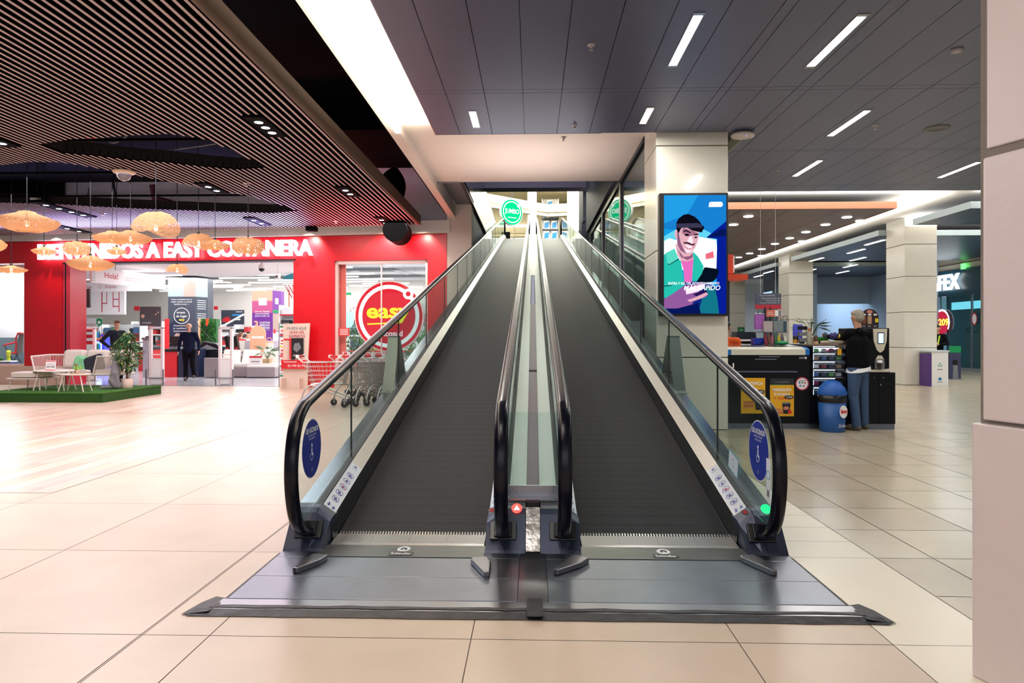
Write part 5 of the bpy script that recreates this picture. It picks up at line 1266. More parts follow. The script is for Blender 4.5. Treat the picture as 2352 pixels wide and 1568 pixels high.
# ================================================================ slatted ceiling
ZS = 4.20
m_slat = M('slat_taupe', S(190, 168, 170), .5); m_slatd = M('slat_side', (.004, .003, .003), .8, spec=.1)  # slat sides near-black: shade between the slats put into the colour
def onz(u, v): return FL(u, v, ZS)
def poly_w(pts): return [(onz(u, v).x, onz(u, v).y) for u, v in pts]
H1 = poly_w([(166, 320), (226, 318), (291, 312), (389, 308), (463, 318), (503, 333), (560, 358), (609, 385), (544, 389), (463, 382), (381, 373), (299, 367), (212, 357), (150, 352), (95, 331)])
H2 = poly_w([(-700, 395), (-300, 384), (0, 380), (73, 372), (139, 373), (180, 379), (256, 392), (348, 410), (435, 426), (517, 441), (574, 451), (640, 469), (684, 484), (626, 489), (517, 486), (408, 482), (299, 478), (218, 474), (136, 469), (0, 465), (-300, 468), (-700, 474)])
def cuts(X, poly):
    ys = []
    for i in range(len(poly)):
        (xa, ya), (xb, yb) = poly[i], poly[(i+1) % len(poly)]
        if (xa-X)*(xb-X) < 0: ys.append(ya+(yb-ya)*(X-xa)/(xb-xa))
    return sorted(ys)
FE1 = onz(962, 516); FE0 = onz(0, 541)
q = MB(); X = FE1.x-.03
while X > -17.5:
    yf = FE1.y+(FE0.y-FE1.y)*(X-FE1.x)/(FE0.x-FE1.x)
    seg = [(-1.5, yf)]
    for Hh in (H1, H2):
        ys = cuts(X, Hh)
        for k in range(0, len(ys)-1, 2):
            ns = []
            for a, b in seg:
                lo, hi = ys[k], ys[k+1]
                if hi <= a or lo >= b: ns.append((a, b)); continue
                if lo > a: ns.append((a, lo))
                if hi < b: ns.append((hi, b))
            seg = ns
    for a, b in seg:
        if b-a > .08:
            cutsy = [a]+[y for y in (4.2, 7.8, 11.4, 15.0) if a < y < b]+[b]
            for y0, y1 in zip(cutsy, cutsy[1:]):
                q.box(X-.017, X+.017, y0, y1-.012, ZS+.004, ZS+.10, m_slatd); q.poly([(X-.017, y0, ZS), (X+.017, y0, ZS), (X+.017, y1-.012, ZS), (X-.017, y1-.012, ZS)], m_slat)
    X -= .1
q.box(FE1.x+.02, FE1.x+.05, -1.5, FE1.y, ZS-.01, ZS+.24, M('slat_edge_board', S(90, 66, 50), .6))
for y in range(0, 17, 2): q.box(-17, FE1.x, y+.02, y+.06, ZS+.10, ZS+.14, m_black)
struct('ceiling', q)
# dark board edges hanging around the openings and hidden ceiling inside the void
q = MB()
for poly in (H1, H2):
    for i in range(len(poly)):
        (xa, ya), (xb, yb) = poly[i], poly[(i+1) % len(poly)]
        q.add([(xa, ya, ZS+.02), (xb, yb, ZS+.02), (xb, yb, ZS+.2), (xa, ya, ZS+.2)], [(0, 1, 2, 3)], M('opening_edge', S(8, 6, 8), .9))
struct('ceiling', q)
# downlights in the slats
e_sp = emis('downlight', (.86, .94, 1), 14)
def downlight(u, v, n, label, d=.12):
    c = onz(u, v); t = thing('recessed_downlight', label, 'ceiling light', (c.x, c.y, ZS), 'downlights in the slatted ceiling')
    q = MB(); q.box(c.x-.13, c.x+.13, c.y-.08-n*d*.6, c.y+.08+n*d*.6, ZS-.03, ZS+.02, m_black); q.build('housing', t)
    for k in range(n):
        q = MB(); y = c.y+(k-(n-1)/2)*d*1.15; q.poly([(c.x+.055*math.cos(a*PI/8), y+.055*math.sin(a*PI/8), ZS-.034) for a in range(16)], e_sp); q.build('lamp', t)
downlight(610, 288, 3, 'black recessed triple downlight, nearest and largest in the slatted ceiling', .20)
downlight(488, 430, 2, 'twin downlight between the two openings of the slatted ceiling', .3)
downlight(799, 438, 2, 'twin downlight near the red reflection on the slats', .3)
downlight(592, 507, 2, 'small downlight above the store lettering, left of the black fixture', .4)
downlight(881, 506, 2, 'small downlight above the big black duct', .4)
downlight(5, 325, 1, 'single downlight at the left edge of the picture', .2)
downlight(140, 519, 4, 'row of small spots low over the lettering at far left', .4)
downlight(150, 480, 4, 'row of small spots just before the long opening at far left', .35)
c = onz(285, 392)
t = thing('dome_camera', 'dome camera with a cream ring under the slatted ceiling', 'camera', (c.x, c.y, ZS)); q = MB(); q.lathe([(.02, 0), (.19, -.01), (.17, -.04), (.12, -.06)], c, M('dome_ring', S(226, 200, 180), .4), 24); q.build('ring', t)
q = MB(); q.ball(c+Vector((0, 0, -.06)), .115, mat=M('dome_smoke', S(90, 80, 84), .08, coat=.6)); q.build('dome', t)
q = MB(); c = P(85, 462, 14.2); q.box(c.x-.08, c.x+.08, c.y-.1, c.y+.1, c.z-.02, c.z+.1, m_wh); q.ball(c+Vector((0, 0, -.03)), .07, mat=m_grey); q.tube([c+Vector((0, 0, .1)), c+Vector((0, 0, 1.1))], .012, m_dark, 6); q.build('security_camera', None, 'white box camera hanging under the long opening at far left', 'camera')
for (u, v, lab) in ((566, 421, 'sprinkler head in the slats between the two openings'), (772, 508, 'sprinkler head above the store lettering in the slats'), (237, 489, 'sprinkler head in the blue lit slats at left')): sprinkler(onz(u, v), lab, .06)
q = MB(); c = onz(716, 520); q.box(c.x-.13, c.x+.13, c.y-.1, c.y+.1, ZS-.12, ZS-.01, m_black); q.build('black_fixture', None, 'small black box fixture under the far edge of the slats', 'fixture')
# pipes, ducts and wires of the void
q = MB(); a = P(350, 425, 17.6); b = P(355, 455, 17.6); cpt = P(395, 466, 17.6); q.tube([a, b, cpt], .08, M('maroon_pipe', S(96, 20, 50), .4), 10); q.build('maroon_pipe', None, 'maroon bent pipe seen through the long ceiling opening', 'pipe')
q = MB(); q.tube([P(170, 319, 10.2)+Vector((0, 0, .15)), P(215, 335, 10.2)+Vector((0, 0, .1))], .05, M('red_pipe', S(190, 24, 40), .4), 8); q.build('red_pipe', None, 'short red pipe in the upper ceiling opening', 'pipe')
def wire(pts, Y, label, r=.012, mat=None):
    q = MB(); q.tube(curve_pts([P(u, v, Y) for u, v in pts], 5), r, mat or m_dark, 5); q.build('cable', None, label, 'cable')
wire([(238, 318), (262, 328), (292, 312)], 10.5, 'pale looped cable at the left of the upper opening', .012, m_grey)
wire([(290, 338), (380, 345), (495, 330)], 11.0, 'long pale sagging cable across the upper opening', .012, m_grey)
wire([(258, 408), (265, 460), (240, 458), (240, 466)], 17.4, 'thick dark bent cable on the wall in the long opening', .03)
wire([(204, 431), (200, 455), (183, 465)], 18.6, 'thin curved cable at the left of the wall in the long opening', .015)
wire([(482, 433), (484, 450), (481, 466)], 18.6, 'blue grey cable loop right of the maroon pipe', .02)
wire([(528, 440), (528, 455), (518, 466)], 18.6, 'forked cable at the right end of the long opening', .02)
q = MB(); c0_ = P(913, 532, 16.9); rr = .30
q.loft([[c0_+Vector((rr*math.cos(2*PI*k/22)+0*j, j*.9-.45 if False else 0, 0))+Vector((0, j*1.0, rr*math.sin(2*PI*k/22))) for k in range(22)] for j in (-.35, .35)], m_black); du = q.build('air_duct', None, 'big round black air duct hanging at the far right end of the slats', 'duct')
q = MB(); q.tube(curve_pts([c0_+Vector((0, .2, .1)), P(905, 470, 16.9), P(912, 425, 16.9), P(895, 395, 16.9)], 6), .22, m_black, 14); q.build('flexible_duct', None, 'black flexible duct rising into the dark void by the cream beam', 'duct')
# ================================================================ rattan pendants
def rattan():
    m = bpy.data.materials.new('woven_rattan'); m.use_nodes = True; nt = m.node_tree; nt.nodes.remove(nt.nodes['Principled BSDF'])
    d = nt.nodes.new('ShaderNodeBsdfDiffuse'); d.inputs[0].default_value = (*S(190, 150, 116), 1)
    tr = nt.nodes.new('ShaderNodeBsdfTranslucent'); tr.inputs[0].default_value = (*S(226, 182, 140), 1)
    tp = nt.nodes.new('ShaderNodeBsdfTransparent'); a = nt.nodes.new('ShaderNodeMixShader'); b = nt.nodes.new('ShaderNodeMixShader')
    tc = nt.nodes.new('ShaderNodeTexCoord'); v = nt.nodes.new('ShaderNodeTexNoise'); v.inputs['Scale'].default_value = 60; v.inputs['Detail'].default_value = 1
    g = nt.nodes.new('ShaderNodeMath'); g.operation = 'GREATER_THAN'; g.inputs[1].default_value = .61
    l = nt.links; l.new(tc.outputs['Object'], v.inputs['Vector']); l.new(v.outputs['Fac'], g.inputs[0])
    a.inputs[0].default_value = .45; l.new(d.outputs[0], a.inputs[1]); l.new(tr.outputs[0], a.inputs[2])
    l.new(g.outputs[0], b.inputs[0]); l.new(a.outputs[0], b.inputs[1]); l.new(tp.outputs[0], b.inputs[2]); l.new(b.outputs[0], nt.nodes['Material Output'].inputs[0]); return m
m_rat = rattan(); e_bulb = emis('bulb_glow', (1, .80, .55), 26); m_bg = glass('bulb_glass', (1, .95, .88), 1.0)
def inhole(x, y):
    for Hh in (H1, H2):
        ys = cuts(x, Hh)
        for k in range(0, len(ys)-1, 2):
            if ys[k]-.3 < y < ys[k+1]+.3: return True
    return False
def pendant(u, v, w, hgt, Y, label, kind=0, wp=None):
    """u, v: middle of the shade in the picture, w and hgt its size in pixels"""
    c = P(u, v, Y); R = w/2*Y/FPX; Hh = hgt*Y/FPX
    t = thing('pendant_lamp', label, 'pendant lamp', c, 'rattan pendant lamps over the lounge platform')
    q = MB(); n = 44
    if kind == 0:   # flat lens
        prof = [(.05, .50), (.28, .42), (.30, .36), (.62, .20), (1.0, -.02), (.86, -.22), (.6, -.38), (.38, -.47)]
    elif kind == 1: # wavy hat
        prof = [(.05, .50), (.35, .46), (.62, .30), (.84, .05), (1.0, -.30)]
    else:           # drum like nest
        prof = [(.30, .50), (.34, .42), (.75, .36), (1.0, .05), (.95, -.25), (.6, -.5)]
    rings = []
    for r, z in prof:
        rg = []
        for k in range(n):
            a = 2*PI*k/n; wob = (.24*math.cos(2*a+.2)*r*r if kind == 1 else .05*math.cos(3*a)*r)
            rg.append(c+Vector((R*r*math.cos(a), R*r*math.sin(a), Hh*(z+wob))))
        rings.append(rg)
    q.loft(rings, m_rat, caps=False); sh = q.build('shade', t)
    q = MB(); q.tube([c+Vector((0, 0, Hh*.40)), (c.x, c.y, 6.2 if inhole(c.x, c.y) else ZS+.13)], .007, m_dark, 5); q.build('cord', t)
    q = MB(); q.lathe([(.02, Hh*.5+.03), (.028, Hh*.5), (.02, Hh*.15)], c, m_dark, 10); q.build('socket', t)
    q = MB(); rb = min(.055, R*.2); bz = -Hh*.12 if kind != 1 else -Hh*.2
    q.ball(c+Vector((0, 0, bz)), rb*.42, rb*.42, rb*1.1, e_bulb, 12, 8); q.build('filament', t)
    q = MB(); q.ball(c+Vector((0, 0, bz)), rb*1.5, rb*1.5, rb*1.7, m_bg, 14, 10); q.build('bulb', t)
    l = bpy.data.lights.new('bulb_light', 'POINT'); l.energy = 3.0*(R/.5); l.color = (1, .74, .50); l.shadow_soft_size = .05
    lo = bpy.data.objects.new('bulb_light', l); COL.objects.link(lo); lo.location = c+Vector((0, 0, -Hh*.1)); 
    if wp is not None: lo.location = c+Vector((0, 0, -Hh*.1))
for a in ((62, 508, 134, 50, 11.6, 'large flat rattan pendant lamp at far left, nearest of the cluster', 0),
          (-10, 560, 46, 34, 11.0, 'rattan pendant lamp cut off by the left edge of the picture', 0),
          (300, 545, 92, 34, 12.2, 'wide rattan pendant lamp over the lettering, right one of the overlapping pair', 0),
          (258, 545, 84, 32, 12.8, 'wide rattan pendant lamp over the lettering, left one of the overlapping pair', 0),
          (358, 512, 104, 52, 11.0, 'hat shaped rattan pendant lamp with a clear bulb, highest of the cluster', 1),
          (456, 553, 72, 34, 13.2, 'domed brown rattan pendant lamp over the word EASY', 1),
          (494, 562, 66, 24, 12.6, 'small rattan pendant lamp right of the domed brown one', 0),
          (570, 564, 72, 38, 12.4, 'nest shaped rattan pendant lamp, rightmost of the cluster', 2),
          (177, 570, 58, 32, 13.4, 'round rattan pendant lamp in front of the first lettering word', 2),
          (208, 604, 100, 36, 12.0, 'lens shaped rattan pendant lamp hanging below the lettering', 0),
          (101, 576, 52, 20, 14.0, 'small rattan pendant lamp at the first letter', 0),
          (268, 576, 42, 20, 14.2, 'smallest rattan pendant lamp in front of the letters', 0),
          (407, 616, 48, 20, 13.0, 'small bow shaped rattan pendant lamp hanging into the entrance', 1),
          (26, 618, 66, 18, 13.0, 'flat rattan pendant lamp in front of the left window', 0)):
    pendant(*a)
# ================================================================ lounge platform
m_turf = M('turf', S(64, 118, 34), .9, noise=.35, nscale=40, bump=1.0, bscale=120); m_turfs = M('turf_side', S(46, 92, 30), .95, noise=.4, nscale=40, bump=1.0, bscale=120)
X0, X1, Ya, Yb, ZP = -11.5, -8.86, 13.75, 15.95, .20
t = thing('turf_platform', 'low square platform covered in green artificial turf, carrying the lounge set', 'platform', ((X0+X1)/2, (Ya+Yb)/2, 0))
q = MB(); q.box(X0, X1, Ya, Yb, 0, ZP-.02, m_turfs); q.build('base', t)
q = MB(); q.box(X0-.01, X1+.01, Ya-.01, Yb+.01, ZP-.02, ZP, m_turf)
for i in range(2600):
    x = random.uniform(X0, X1); y = random.uniform(Ya, Yb); e = random.random()
    if e < .45: y = Ya-.012; z = random.uniform(.0, ZP); p = Vector((x, y, z)); d = Vector((random.uniform(-.5, .5), -1, .2))
    elif e < .6: p = Vector((X1+.012, y, random.uniform(0, ZP))); d = Vector((1, random.uniform(-.5, .5), .2))
    else: p = Vector((x, y, ZP)); d = Vector((random.uniform(-.5, .5), random.uniform(-.5, .5), 1))
    leaf(q, p, d, .022, .004, m_turf)
tag(q.build('turf', t), kind='stuff')
m_fr2 = M('white_powder_frame', S(228, 214, 206), .45); m_cs = M('beige_cushion', S(214, 200, 192), .85, bump=.4, bscale=5)
def cushion(q, c, w, d, h, m, rot=None, puff=.5):
    """rounded pillow block centred at c (w x d x h)"""
    rings = []; n = 20
    for i in range(9):
        tt = -1+2*i/8; k = (1-abs(tt)**2.6)**.5 if abs(tt) < 1 else .05; k = max(k, .08)
        rg = []
        for j in range(n):
            a = 2*PI*j/n; ca, sa = math.cos(a), math.sin(a)
            x = math.copysign(abs(ca)**.35, ca)*w/2*(1-.10*(1-k)); z = math.copysign(abs(sa)**.35, sa)*h/2*(1-.10*(1-k))
            sh = (1-.25*(1-k)); v = Vector((x*sh, tt*d/2, z*sh))
            if rot: v = rot @ v
            rg.append(c+v)
        rings.append(rg)
    q.loft(rings, m)
# sofa
sx0, sx1, sy = P(70, 870, 15.2).x, P(276, 870, 15.2).x, 15.2
t = thing('outdoor_sofa', 'white framed three seat sofa with rope sides and beige cushions on the turf', 'sofa', ((sx0+sx1)/2, sy+.3, ZP))
W = sx1-sx0
q = MB()
q.tube([(sx0+.12, sy, ZP+.30), (sx1-.05, sy, ZP+.30), (sx1-.05, sy+.65, ZP+.30), (sx0+.12, sy+.65, ZP+.30)], .022, m_fr2, 6, closed=True)
q.tube([(sx0+.12, sy, ZP+.30), (sx0, sy+.02, ZP+.71), (sx0+.0, sy+.62, ZP+.73), (sx1, sy+.62, ZP+.73), (sx1+.03, sy+.02, ZP+.71), (sx1-.05, sy, ZP+.30)], .022, m_fr2, 6)
q.tube([(sx1-.62, sy-.02, ZP+.30), (sx1-.52, sy-.02, ZP+.71), (sx1+.03, sy+.02, ZP+.71)], .02, m_fr2, 6)
q.build('frame', t)
q = MB()
for k in range(16):
    x = sx0+.02+k*.018; q.tube([(sx0+.06+k*.035, sy+.6, ZP+.32), (sx0+.02+k*.038, sy+.61, ZP+.72)], .006, m_fr2, 4); q.tube([(sx0+.12-.0*k, sy+.02+k*.038, ZP+.30), (sx0+.01, sy+.02+k*.038, ZP+.72)], .006, m_fr2, 4)
q.build('rope_weave', t); q = MB()
for k in range(26): q.tube([(sx1-.60+k*.022, sy-.01, ZP+.31), (sx1-.51+k*.021, sy-.01, ZP+.70)], .0055, m_cs, 4)
q.build('rope_weave', t)
for k, (x, y) in enumerate(((sx0+.35, sy), (sx1-.25, sy), (sx0+.35, sy+.6), (sx1-.15, sy+.6))):
    q = MB(); q.tube([(x, y, ZP), (x, y, ZP+.30)], .016, m_fr2, 6); q.build('leg', t)
for k in range(3):
    q = MB(); cushion(q, Vector((sx0+.12+(k+.5)*(W-.15)/3, sy+.30, ZP+.355)), (W-.15)/3-.01, .62, .12, m_cs); q.build('seat_cushion', t)
for k in range(3):
    q = MB(); cushion(q, Vector((sx0+.42+(k+.5)*(W-.42)/3, sy+.52, ZP+.635)), (W-.42)/3-.01, .18, .45, m_cs, Matrix.Rotation(-.16, 3, 'X')); q.build('back_cushion', t)
m_leafp = M('leaf_print_cloth', S(120, 186, 140), .8, noise=.6, nscale=9)
q = MB(); c = P(190, 838, 15.42); cushion(q, c, .42, .14, .42, m_leafp, Matrix.Rotation(-.2, 3, 'X') @ Matrix.Rotation(.12, 3, 'Y')); q.build('throw_pillow', None, 'green leaf print throw pillow leaning on the lounge sofa', 'pillow')
q = MB(); c = P(217, 836, 15.36); cushion(q, c, .44, .13, .42, M('charcoal_cloth', S(30, 32, 42), .85), Matrix.Rotation(-.25, 3, 'X') @ Matrix.Rotation(-.35, 3, 'Y')); q.build('throw_pillow', None, 'charcoal throw pillow leaning on the lounge sofa', 'pillow')
# ottoman and tables
def legs4(t, x0, x1, y0, y1, z1, sp=.06, r=.013):
    for (x, y) in ((x0, y0), (x1, y0), (x0, y1), (x1, y1)):
        cx, cy_ = (x0+x1)/2, (y0+y1)/2; q = MB(); q.tube([(x+math.copysign(sp, x-cx), y+math.copysign(sp*.4, y-cy_), ZP), (x, y, z1)], r, m_fr2, 6); q.build('leg', t)
ox0, ox1, oy = P(14, 870, 14.3).x, P(92, 870, 14.3).x, 14.3
t = thing('ottoman', 'square white ottoman with a thick beige cushion at the left end of the turf', 'ottoman', ((ox0+ox1)/2, oy+.3, ZP))
q = MB(); q.box(ox0, ox1, oy, oy+.62, ZP+.245, ZP+.27, m_fr2); q.build('frame', t); q = MB(); cushion(q, Vector(((ox0+ox1)/2, oy+.31, ZP+.335)), ox1-ox0, .62, .13, m_cs); q.build('cushion', t); legs4(t, ox0+.06, ox1-.06, oy+.05, oy+.57, ZP+.245, .03)
def rtable(u, v, w, Y, label):
    c = P(u, v, Y); R = w/2*Y/FPX; t = thing('coffee_table', label, 'table', (c.x, Y, ZP)); q = MB()
    q.lathe([(R*.97, 0), (R, .01), (R, .02), (R*.97, .028)], (c.x, Y, c.z-.028), m_fr2, 36, sy=.62); q.build('tabletop', t)
    r = R*.55; legs4(t, c.x-r, c.x+r, Y-r*.6, Y+r*.6, c.z-.028, .09); return c
tc1 = rtable(126, 850, 98, 14.45, 'higher oval white coffee table holding the price card')
tc2 = rtable(173, 858, 72, 14.15, 'lower oval white coffee table holding the candle stand')
t = thing('price_card', 'white and red price card reading 299.990 on the higher coffee table', 'sign', (tc1.x-.1, 14.4, tc1.z)); f = Fr((P(104, 850, 14.4).x, 14.4, tc1.z+.001), (1, 0, 0), (0, .1, 1)); q = MB(); f.slab(q, 0, .22, 0, .21, -.008, 0, m_wh); q.build('card', t)
q = MB(); f.rect(q, 0, .22, .185, .20, m_redp, .001); f.rect(q, 0, .22, .0, .015, m_redp, .001); f.text(q, '299.990', .11, .05, .05, m_grey, .002, w=.19, bold=.03); f.rect(q, .03, .19, .14, .146, m_grey, .001); f.rect(q, .03, .19, .125, .13, m_grey, .001); q.build('print', t)
q = MB(); q.lathe([(.13, 0), (.14, .012), (.13, .014)], (tc2.x+.04, 14.15, tc2.z), M('bamboo', S(196, 160, 120), .6), 24); q.build('tray', None, 'round wooden tray on the lower coffee table', 'tray')
q = MB(); q.lathe([(.03, 0), (.018, .05), (.03, .1), (.015, .16), (.04, .175), (.04, .19)], (tc2.x+.0, 14.17, tc2.z+.015), M('bronze_stand', S(150, 110, 70), .5), 14); q.build('candle_stand', None, 'small bronze candle stand on the wooden tray', 'candle stand')
potted(Vector((tc2.x+.07, 14.12, 0)), tc2.z+.015, .035, .07, 10, 'tiny green plant in a round beige pot on the tray', .10, 'round', M('lime_leaf', S(150, 200, 60), .5), M('beige_pot', S(214, 190, 176), .6))
# potted tree
pc = FL(292, 891, ZP); t = thing('potted_tree', 'leafy potted tree in a round beige pot at the right end of the turf', 'potted tree', (pc.x, pc.y, ZP))
q = MB(); q.lathe([(.105, 0), (.115, .02), (.115, .215), (.10, .215), (.098, .19), (.02, .19)], (pc.x, pc.y, ZP+.001), M('beige_pot2', S(222, 196, 184), .6), 24); q.build('pot', t)
q = MB(); m_bark = M('bark')
for a, o_ in ((0, .02), (2.1, .02), (4.2, .02)): q.tube(curve_pts([(pc.x+o_*math.cos(a), pc.y+o_*math.sin(a), ZP+.2), (pc.x-o_*math.cos(a), pc.y, ZP+.4), (pc.x+o_*2*math.cos(a), pc.y+.03*math.sin(a), ZP+.65), (pc.x+.1*math.cos(a), pc.y+.1*math.sin(a), ZP+1.05)], 4), [.018]*9+[.015]*3+[.008], m_bark, 6)
q.build('trunk', t)
q = MB(); m_ficus = M('variegated_leaf', S(70, 120, 64), .35, noise=.5, nscale=14); m_fic2 = M('pale_leaf', S(190, 200, 130), .4, noise=.2)
for i in range(820):
    d = rdir(); r = random.uniform(.25, 1)**.5; z = ZP+.83+d.z*.47*r; wd = .27*(1-.45*max(0, (z-ZP-.9)/.5)); p = Vector((pc.x+d.x*wd*r*1.1, pc.y+d.y*wd*r, z))
    dd = (Vector((d.x, d.y, -.35))+rdir()*.6); leaf(q, p, dd, random.uniform(.07, .12), random.uniform(.018, .028), m_fic2 if random.random() < .16 else (m_ficus if i % 2 else m_leafd))
q.build('foliage', t)
# crumpled grey throw
m_thr = M('grey_fabric', S(120, 116, 122), .9, noise=.1, bump=.8, bscale=8)
cthr = FL(262, 893, ZP)
ob = blob('grey_throw', [(Vector((cthr.x-.04, cthr.y+.12, ZP+.62)), .07, Vector((cthr.x, cthr.y+.05, ZP+.32)), .10), (Vector((cthr.x, cthr.y+.05, ZP+.32)), .085, Vector((cthr.x-.04, cthr.y, ZP+.18)), .075),
    (Vector((cthr.x-.04, cthr.y, ZP+.18)), .085, Vector((cthr.x+.05, cthr.y, ZP+.07)), .075), (Vector((cthr.x-.02, cthr.y, ZP+.05)), .055, Vector((cthr.x-.25, cthr.y-.05, ZP+.035)), .04), (Vector((cthr.x+.04, cthr.y, ZP+.35)), .05, Vector((cthr.x+.09, cthr.y, ZP+.06)), .06)], .014, m_thr, None, 1)
tag(ob, 'crumpled grey fabric throw hanging off the sofa corner onto the turf', 'throw')

# ================================================================ near pillar at right
q = MB(); E = FL(2238, 1550); dr = Vector((.35, -1, 0)).normalized(); dn = Vector((1, .35, 0)).normalized()
def npil(z0, z1, off, cham):
    a = Vector((E.x, E.y, 0))-dn*off-dr*(off); b = a+dr*2.4; c_ = b+dn*1.2; d_ = a+dn*1.2
    pts = [a+dr*cham, b, c_, d_, a+dn*cham]
    q.prism([p+Vector((0, 0, z0)) for p in pts], (0, 0, z1-z0), m_nst)
m_nst = M('near_pillar_stone', S(222, 208, 204), .32, noise=.05, nscale=3, bump=.08, bscale=20)
npil(0, 1.02, .012, .015); npil(1.035, 2.085, -.014, .015); npil(2.12, HC, -.022, .015)
a = Vector((E.x, E.y, 0))+dn*.03+dr*-.0; q.prism([a, a+dr*2.3, a+dr*2.3+dn*1.1, a+dn*1.1], (0, 0, HC), m_joint)
q.build('stone_pillar', None, 'large pale stone pillar close to the viewer, cut by the right edge', 'pillar', bev=.006)

# ================================================================ advertising screen
A = P(1514, 726, 9.9); B = P(1672, 443, 9.9); W = B.x-A.x; HT = B.z-A.z
t = thing('advertising_screen', 'tall bright wall screen showing a smiling man with a phone on the stone pillar', 'screen', ((A.x+B.x)/2, 9.95, A.z))
q = MB(); q.box(A.x, B.x, 9.88, 10.02, A.z, B.z, m_blackp); q.build('housing', t, bev=.01)
f = Fr((A.x, 9.878, A.z), (1, 0, 0), (0, 0, 1)); SX = lambda u: (u-135)/757*W; SY = lambda v: (1412-v)/1315*HT   # coordinates read off an enlarged view of the screen
def E_(n, c, s=1.0): return emis('scr_'+n, S(*c), s)
def sp(pts, m, z): f.pl(q, [(SX(a), SY(b)) for a, b in pts], m, z)
q = MB()
L, R_, T, Bo = 185, 868, 122, 1385
sp([(L, Bo), (R_, Bo), (R_, T), (L, T)], E_('sky', (20, 160, 228)), .001)
sp([(L, 480), (R_, 560), (R_, T), (L, T)], E_('sky2', (24, 130, 212)), .0012); sp([(L, 420), (440, 330), (560, 122), (L, T)], E_('sky3', (34, 160, 232)), .0013)
sp([(L, 560), (430, 420), (650, 500), (760, 560), (760, 860), (L, 860)], E_('sky4', (100, 216, 246)), .0014)
sp([(L, 760), (L, 610), (240, 580), (320, 600), (540, 560), (650, 580), (760, 600), (790, 960), (500, 1000)], E_('glare', (232, 250, 255), 1.3), .0016)
sp([(650, 575), (R_, 400), (R_, Bo), (770, Bo), (760, 900), (770, 590)], E_('blue', (6, 30, 150)), .0018); sp([(650, 575), (820, 480), (R_, 490), (R_, 560)], E_('deep', (6, 22, 90)), .002)
sp([(640, 750), (725, 720), (735, 790), (645, 805)], E_('coral', (240, 110, 130)), .0022)
sp([(L, Bo), (L, 1200), (480, 1000), (760, 1100), (790, Bo)], E_('shadow_blue', (16, 40, 130)), .0021)
# shirt
sp([(L, 1200), (L, 760), (215, 730), (300, 700), (350, 810), (370, 820), (410, 1080), (330, 1200), (L, 1220)], E_('shirt', (40, 196, 178)), .0024)
sp([(500, 720), (560, 780), (620, 880), (600, 1000), (540, 1040), (490, 1040), (505, 850)], E_('shirt'[:5], (40, 196, 178)), .0024)
sp([(560, 1380), (640, 1100), (740, 1110), (770, 1220), (790, 1385)], E_('sleeve', (18, 120, 140)), .0023)
sp([(205, 740), (300, 690), (345, 800), (240, 865), (222, 850)], E_('collar', (90, 222, 200)), .0026)
sp([(222, 850), (240, 868), (355, 805), (350, 795), (242, 858), (228, 848)], E_('line', (14, 70, 70)), .0028); sp([(L, 1085), (270, 1082), (272, 1090), (L, 1096)], E_('line', (14, 70, 70)), .0028)
sp([(368, 815), (440, 830), (510, 800), (500, 900), (490, 1050), (410, 1050), (400, 920)], E_('pink', (236, 110, 196)), .0027)
# neck, face
sk = E_('skin', (232, 178, 190)); skd = E_('skin_dark', (150, 96, 130)); skl = E_('skin_light', (250, 226, 238), 1.1); hair = E_('hair', (14, 12, 24)); 
sp([(310, 640), (330, 760), (372, 820), (440, 830), (510, 800), (500, 740), (440, 700)], sk, .003); sp([(330, 690), (400, 780), (470, 770), (500, 740), (500, 790), (440, 815), (370, 780)], skd, .0032)
sp([(328, 500), (330, 640), (365, 710), (430, 750), (485, 740), (530, 680), (560, 600), (566, 520), (520, 470), (400, 440)], sk, .0034)
sp([(330, 500), (330, 640), (365, 710), (430, 750), (400, 700), (365, 620), (350, 540)], skd, .0036); sp([(306, 500), (300, 540), (316, 590), (330, 590), (332, 500), (318, 486)], sk, .0034)
sp([(400, 660), (420, 690), (470, 705), (505, 690), (470, 735), (430, 735)], skl, .0037); sp([(470, 560), (440, 610), (450, 628), (490, 640), (505, 620), (490, 560)], skl, .0037)
sp([(395, 470), (500, 500), (560, 530), (530, 540), (470, 560), (420, 560), (380, 520)], E_('brow_shade', (170, 112, 140)), .0036)
sp([(398, 500), (430, 492), (480, 520), (478, 530), (430, 508), (400, 512)], hair, .0038); sp([(510, 540), (560, 532), (562, 545), (515, 552)], hair, .0038)
sp([(408, 540), (435, 532), (468, 545), (455, 556), (425, 556)], hair, .0038); sp([(512, 570), (540, 562), (556, 574), (530, 582)], hair, .0038)
sp([(398, 622), (450, 622), (500, 645), (530, 630), (515, 660), (480, 655), (440, 640), (405, 640)], E_('moustache', (70, 36, 50)), .0039)
sp([(412, 645), (450, 655), (500, 665), (490, 685), (455, 690), (425, 670)], skl, .0040); sp([(412, 645), (425, 675), (455, 694), (490, 690), (500, 665), (508, 672), (480, 702), (440, 696), (415, 668)], E_('lip', (206, 90, 130)), .0041)
sp([(320, 480), (320, 420), (345, 370), (400, 330), (450, 322), (520, 350), (570, 395), (600, 440), (628, 460), (615, 490), (600, 520), (566, 515), (500, 500), (440, 470), (402, 450), (370, 480), (345, 530), (330, 500)], hair, .0042)
sp([(322, 425), (560, 420), (610, 450), (600, 470), (345, 470), (326, 470)], E_('band', (60, 56, 84)), .0043)
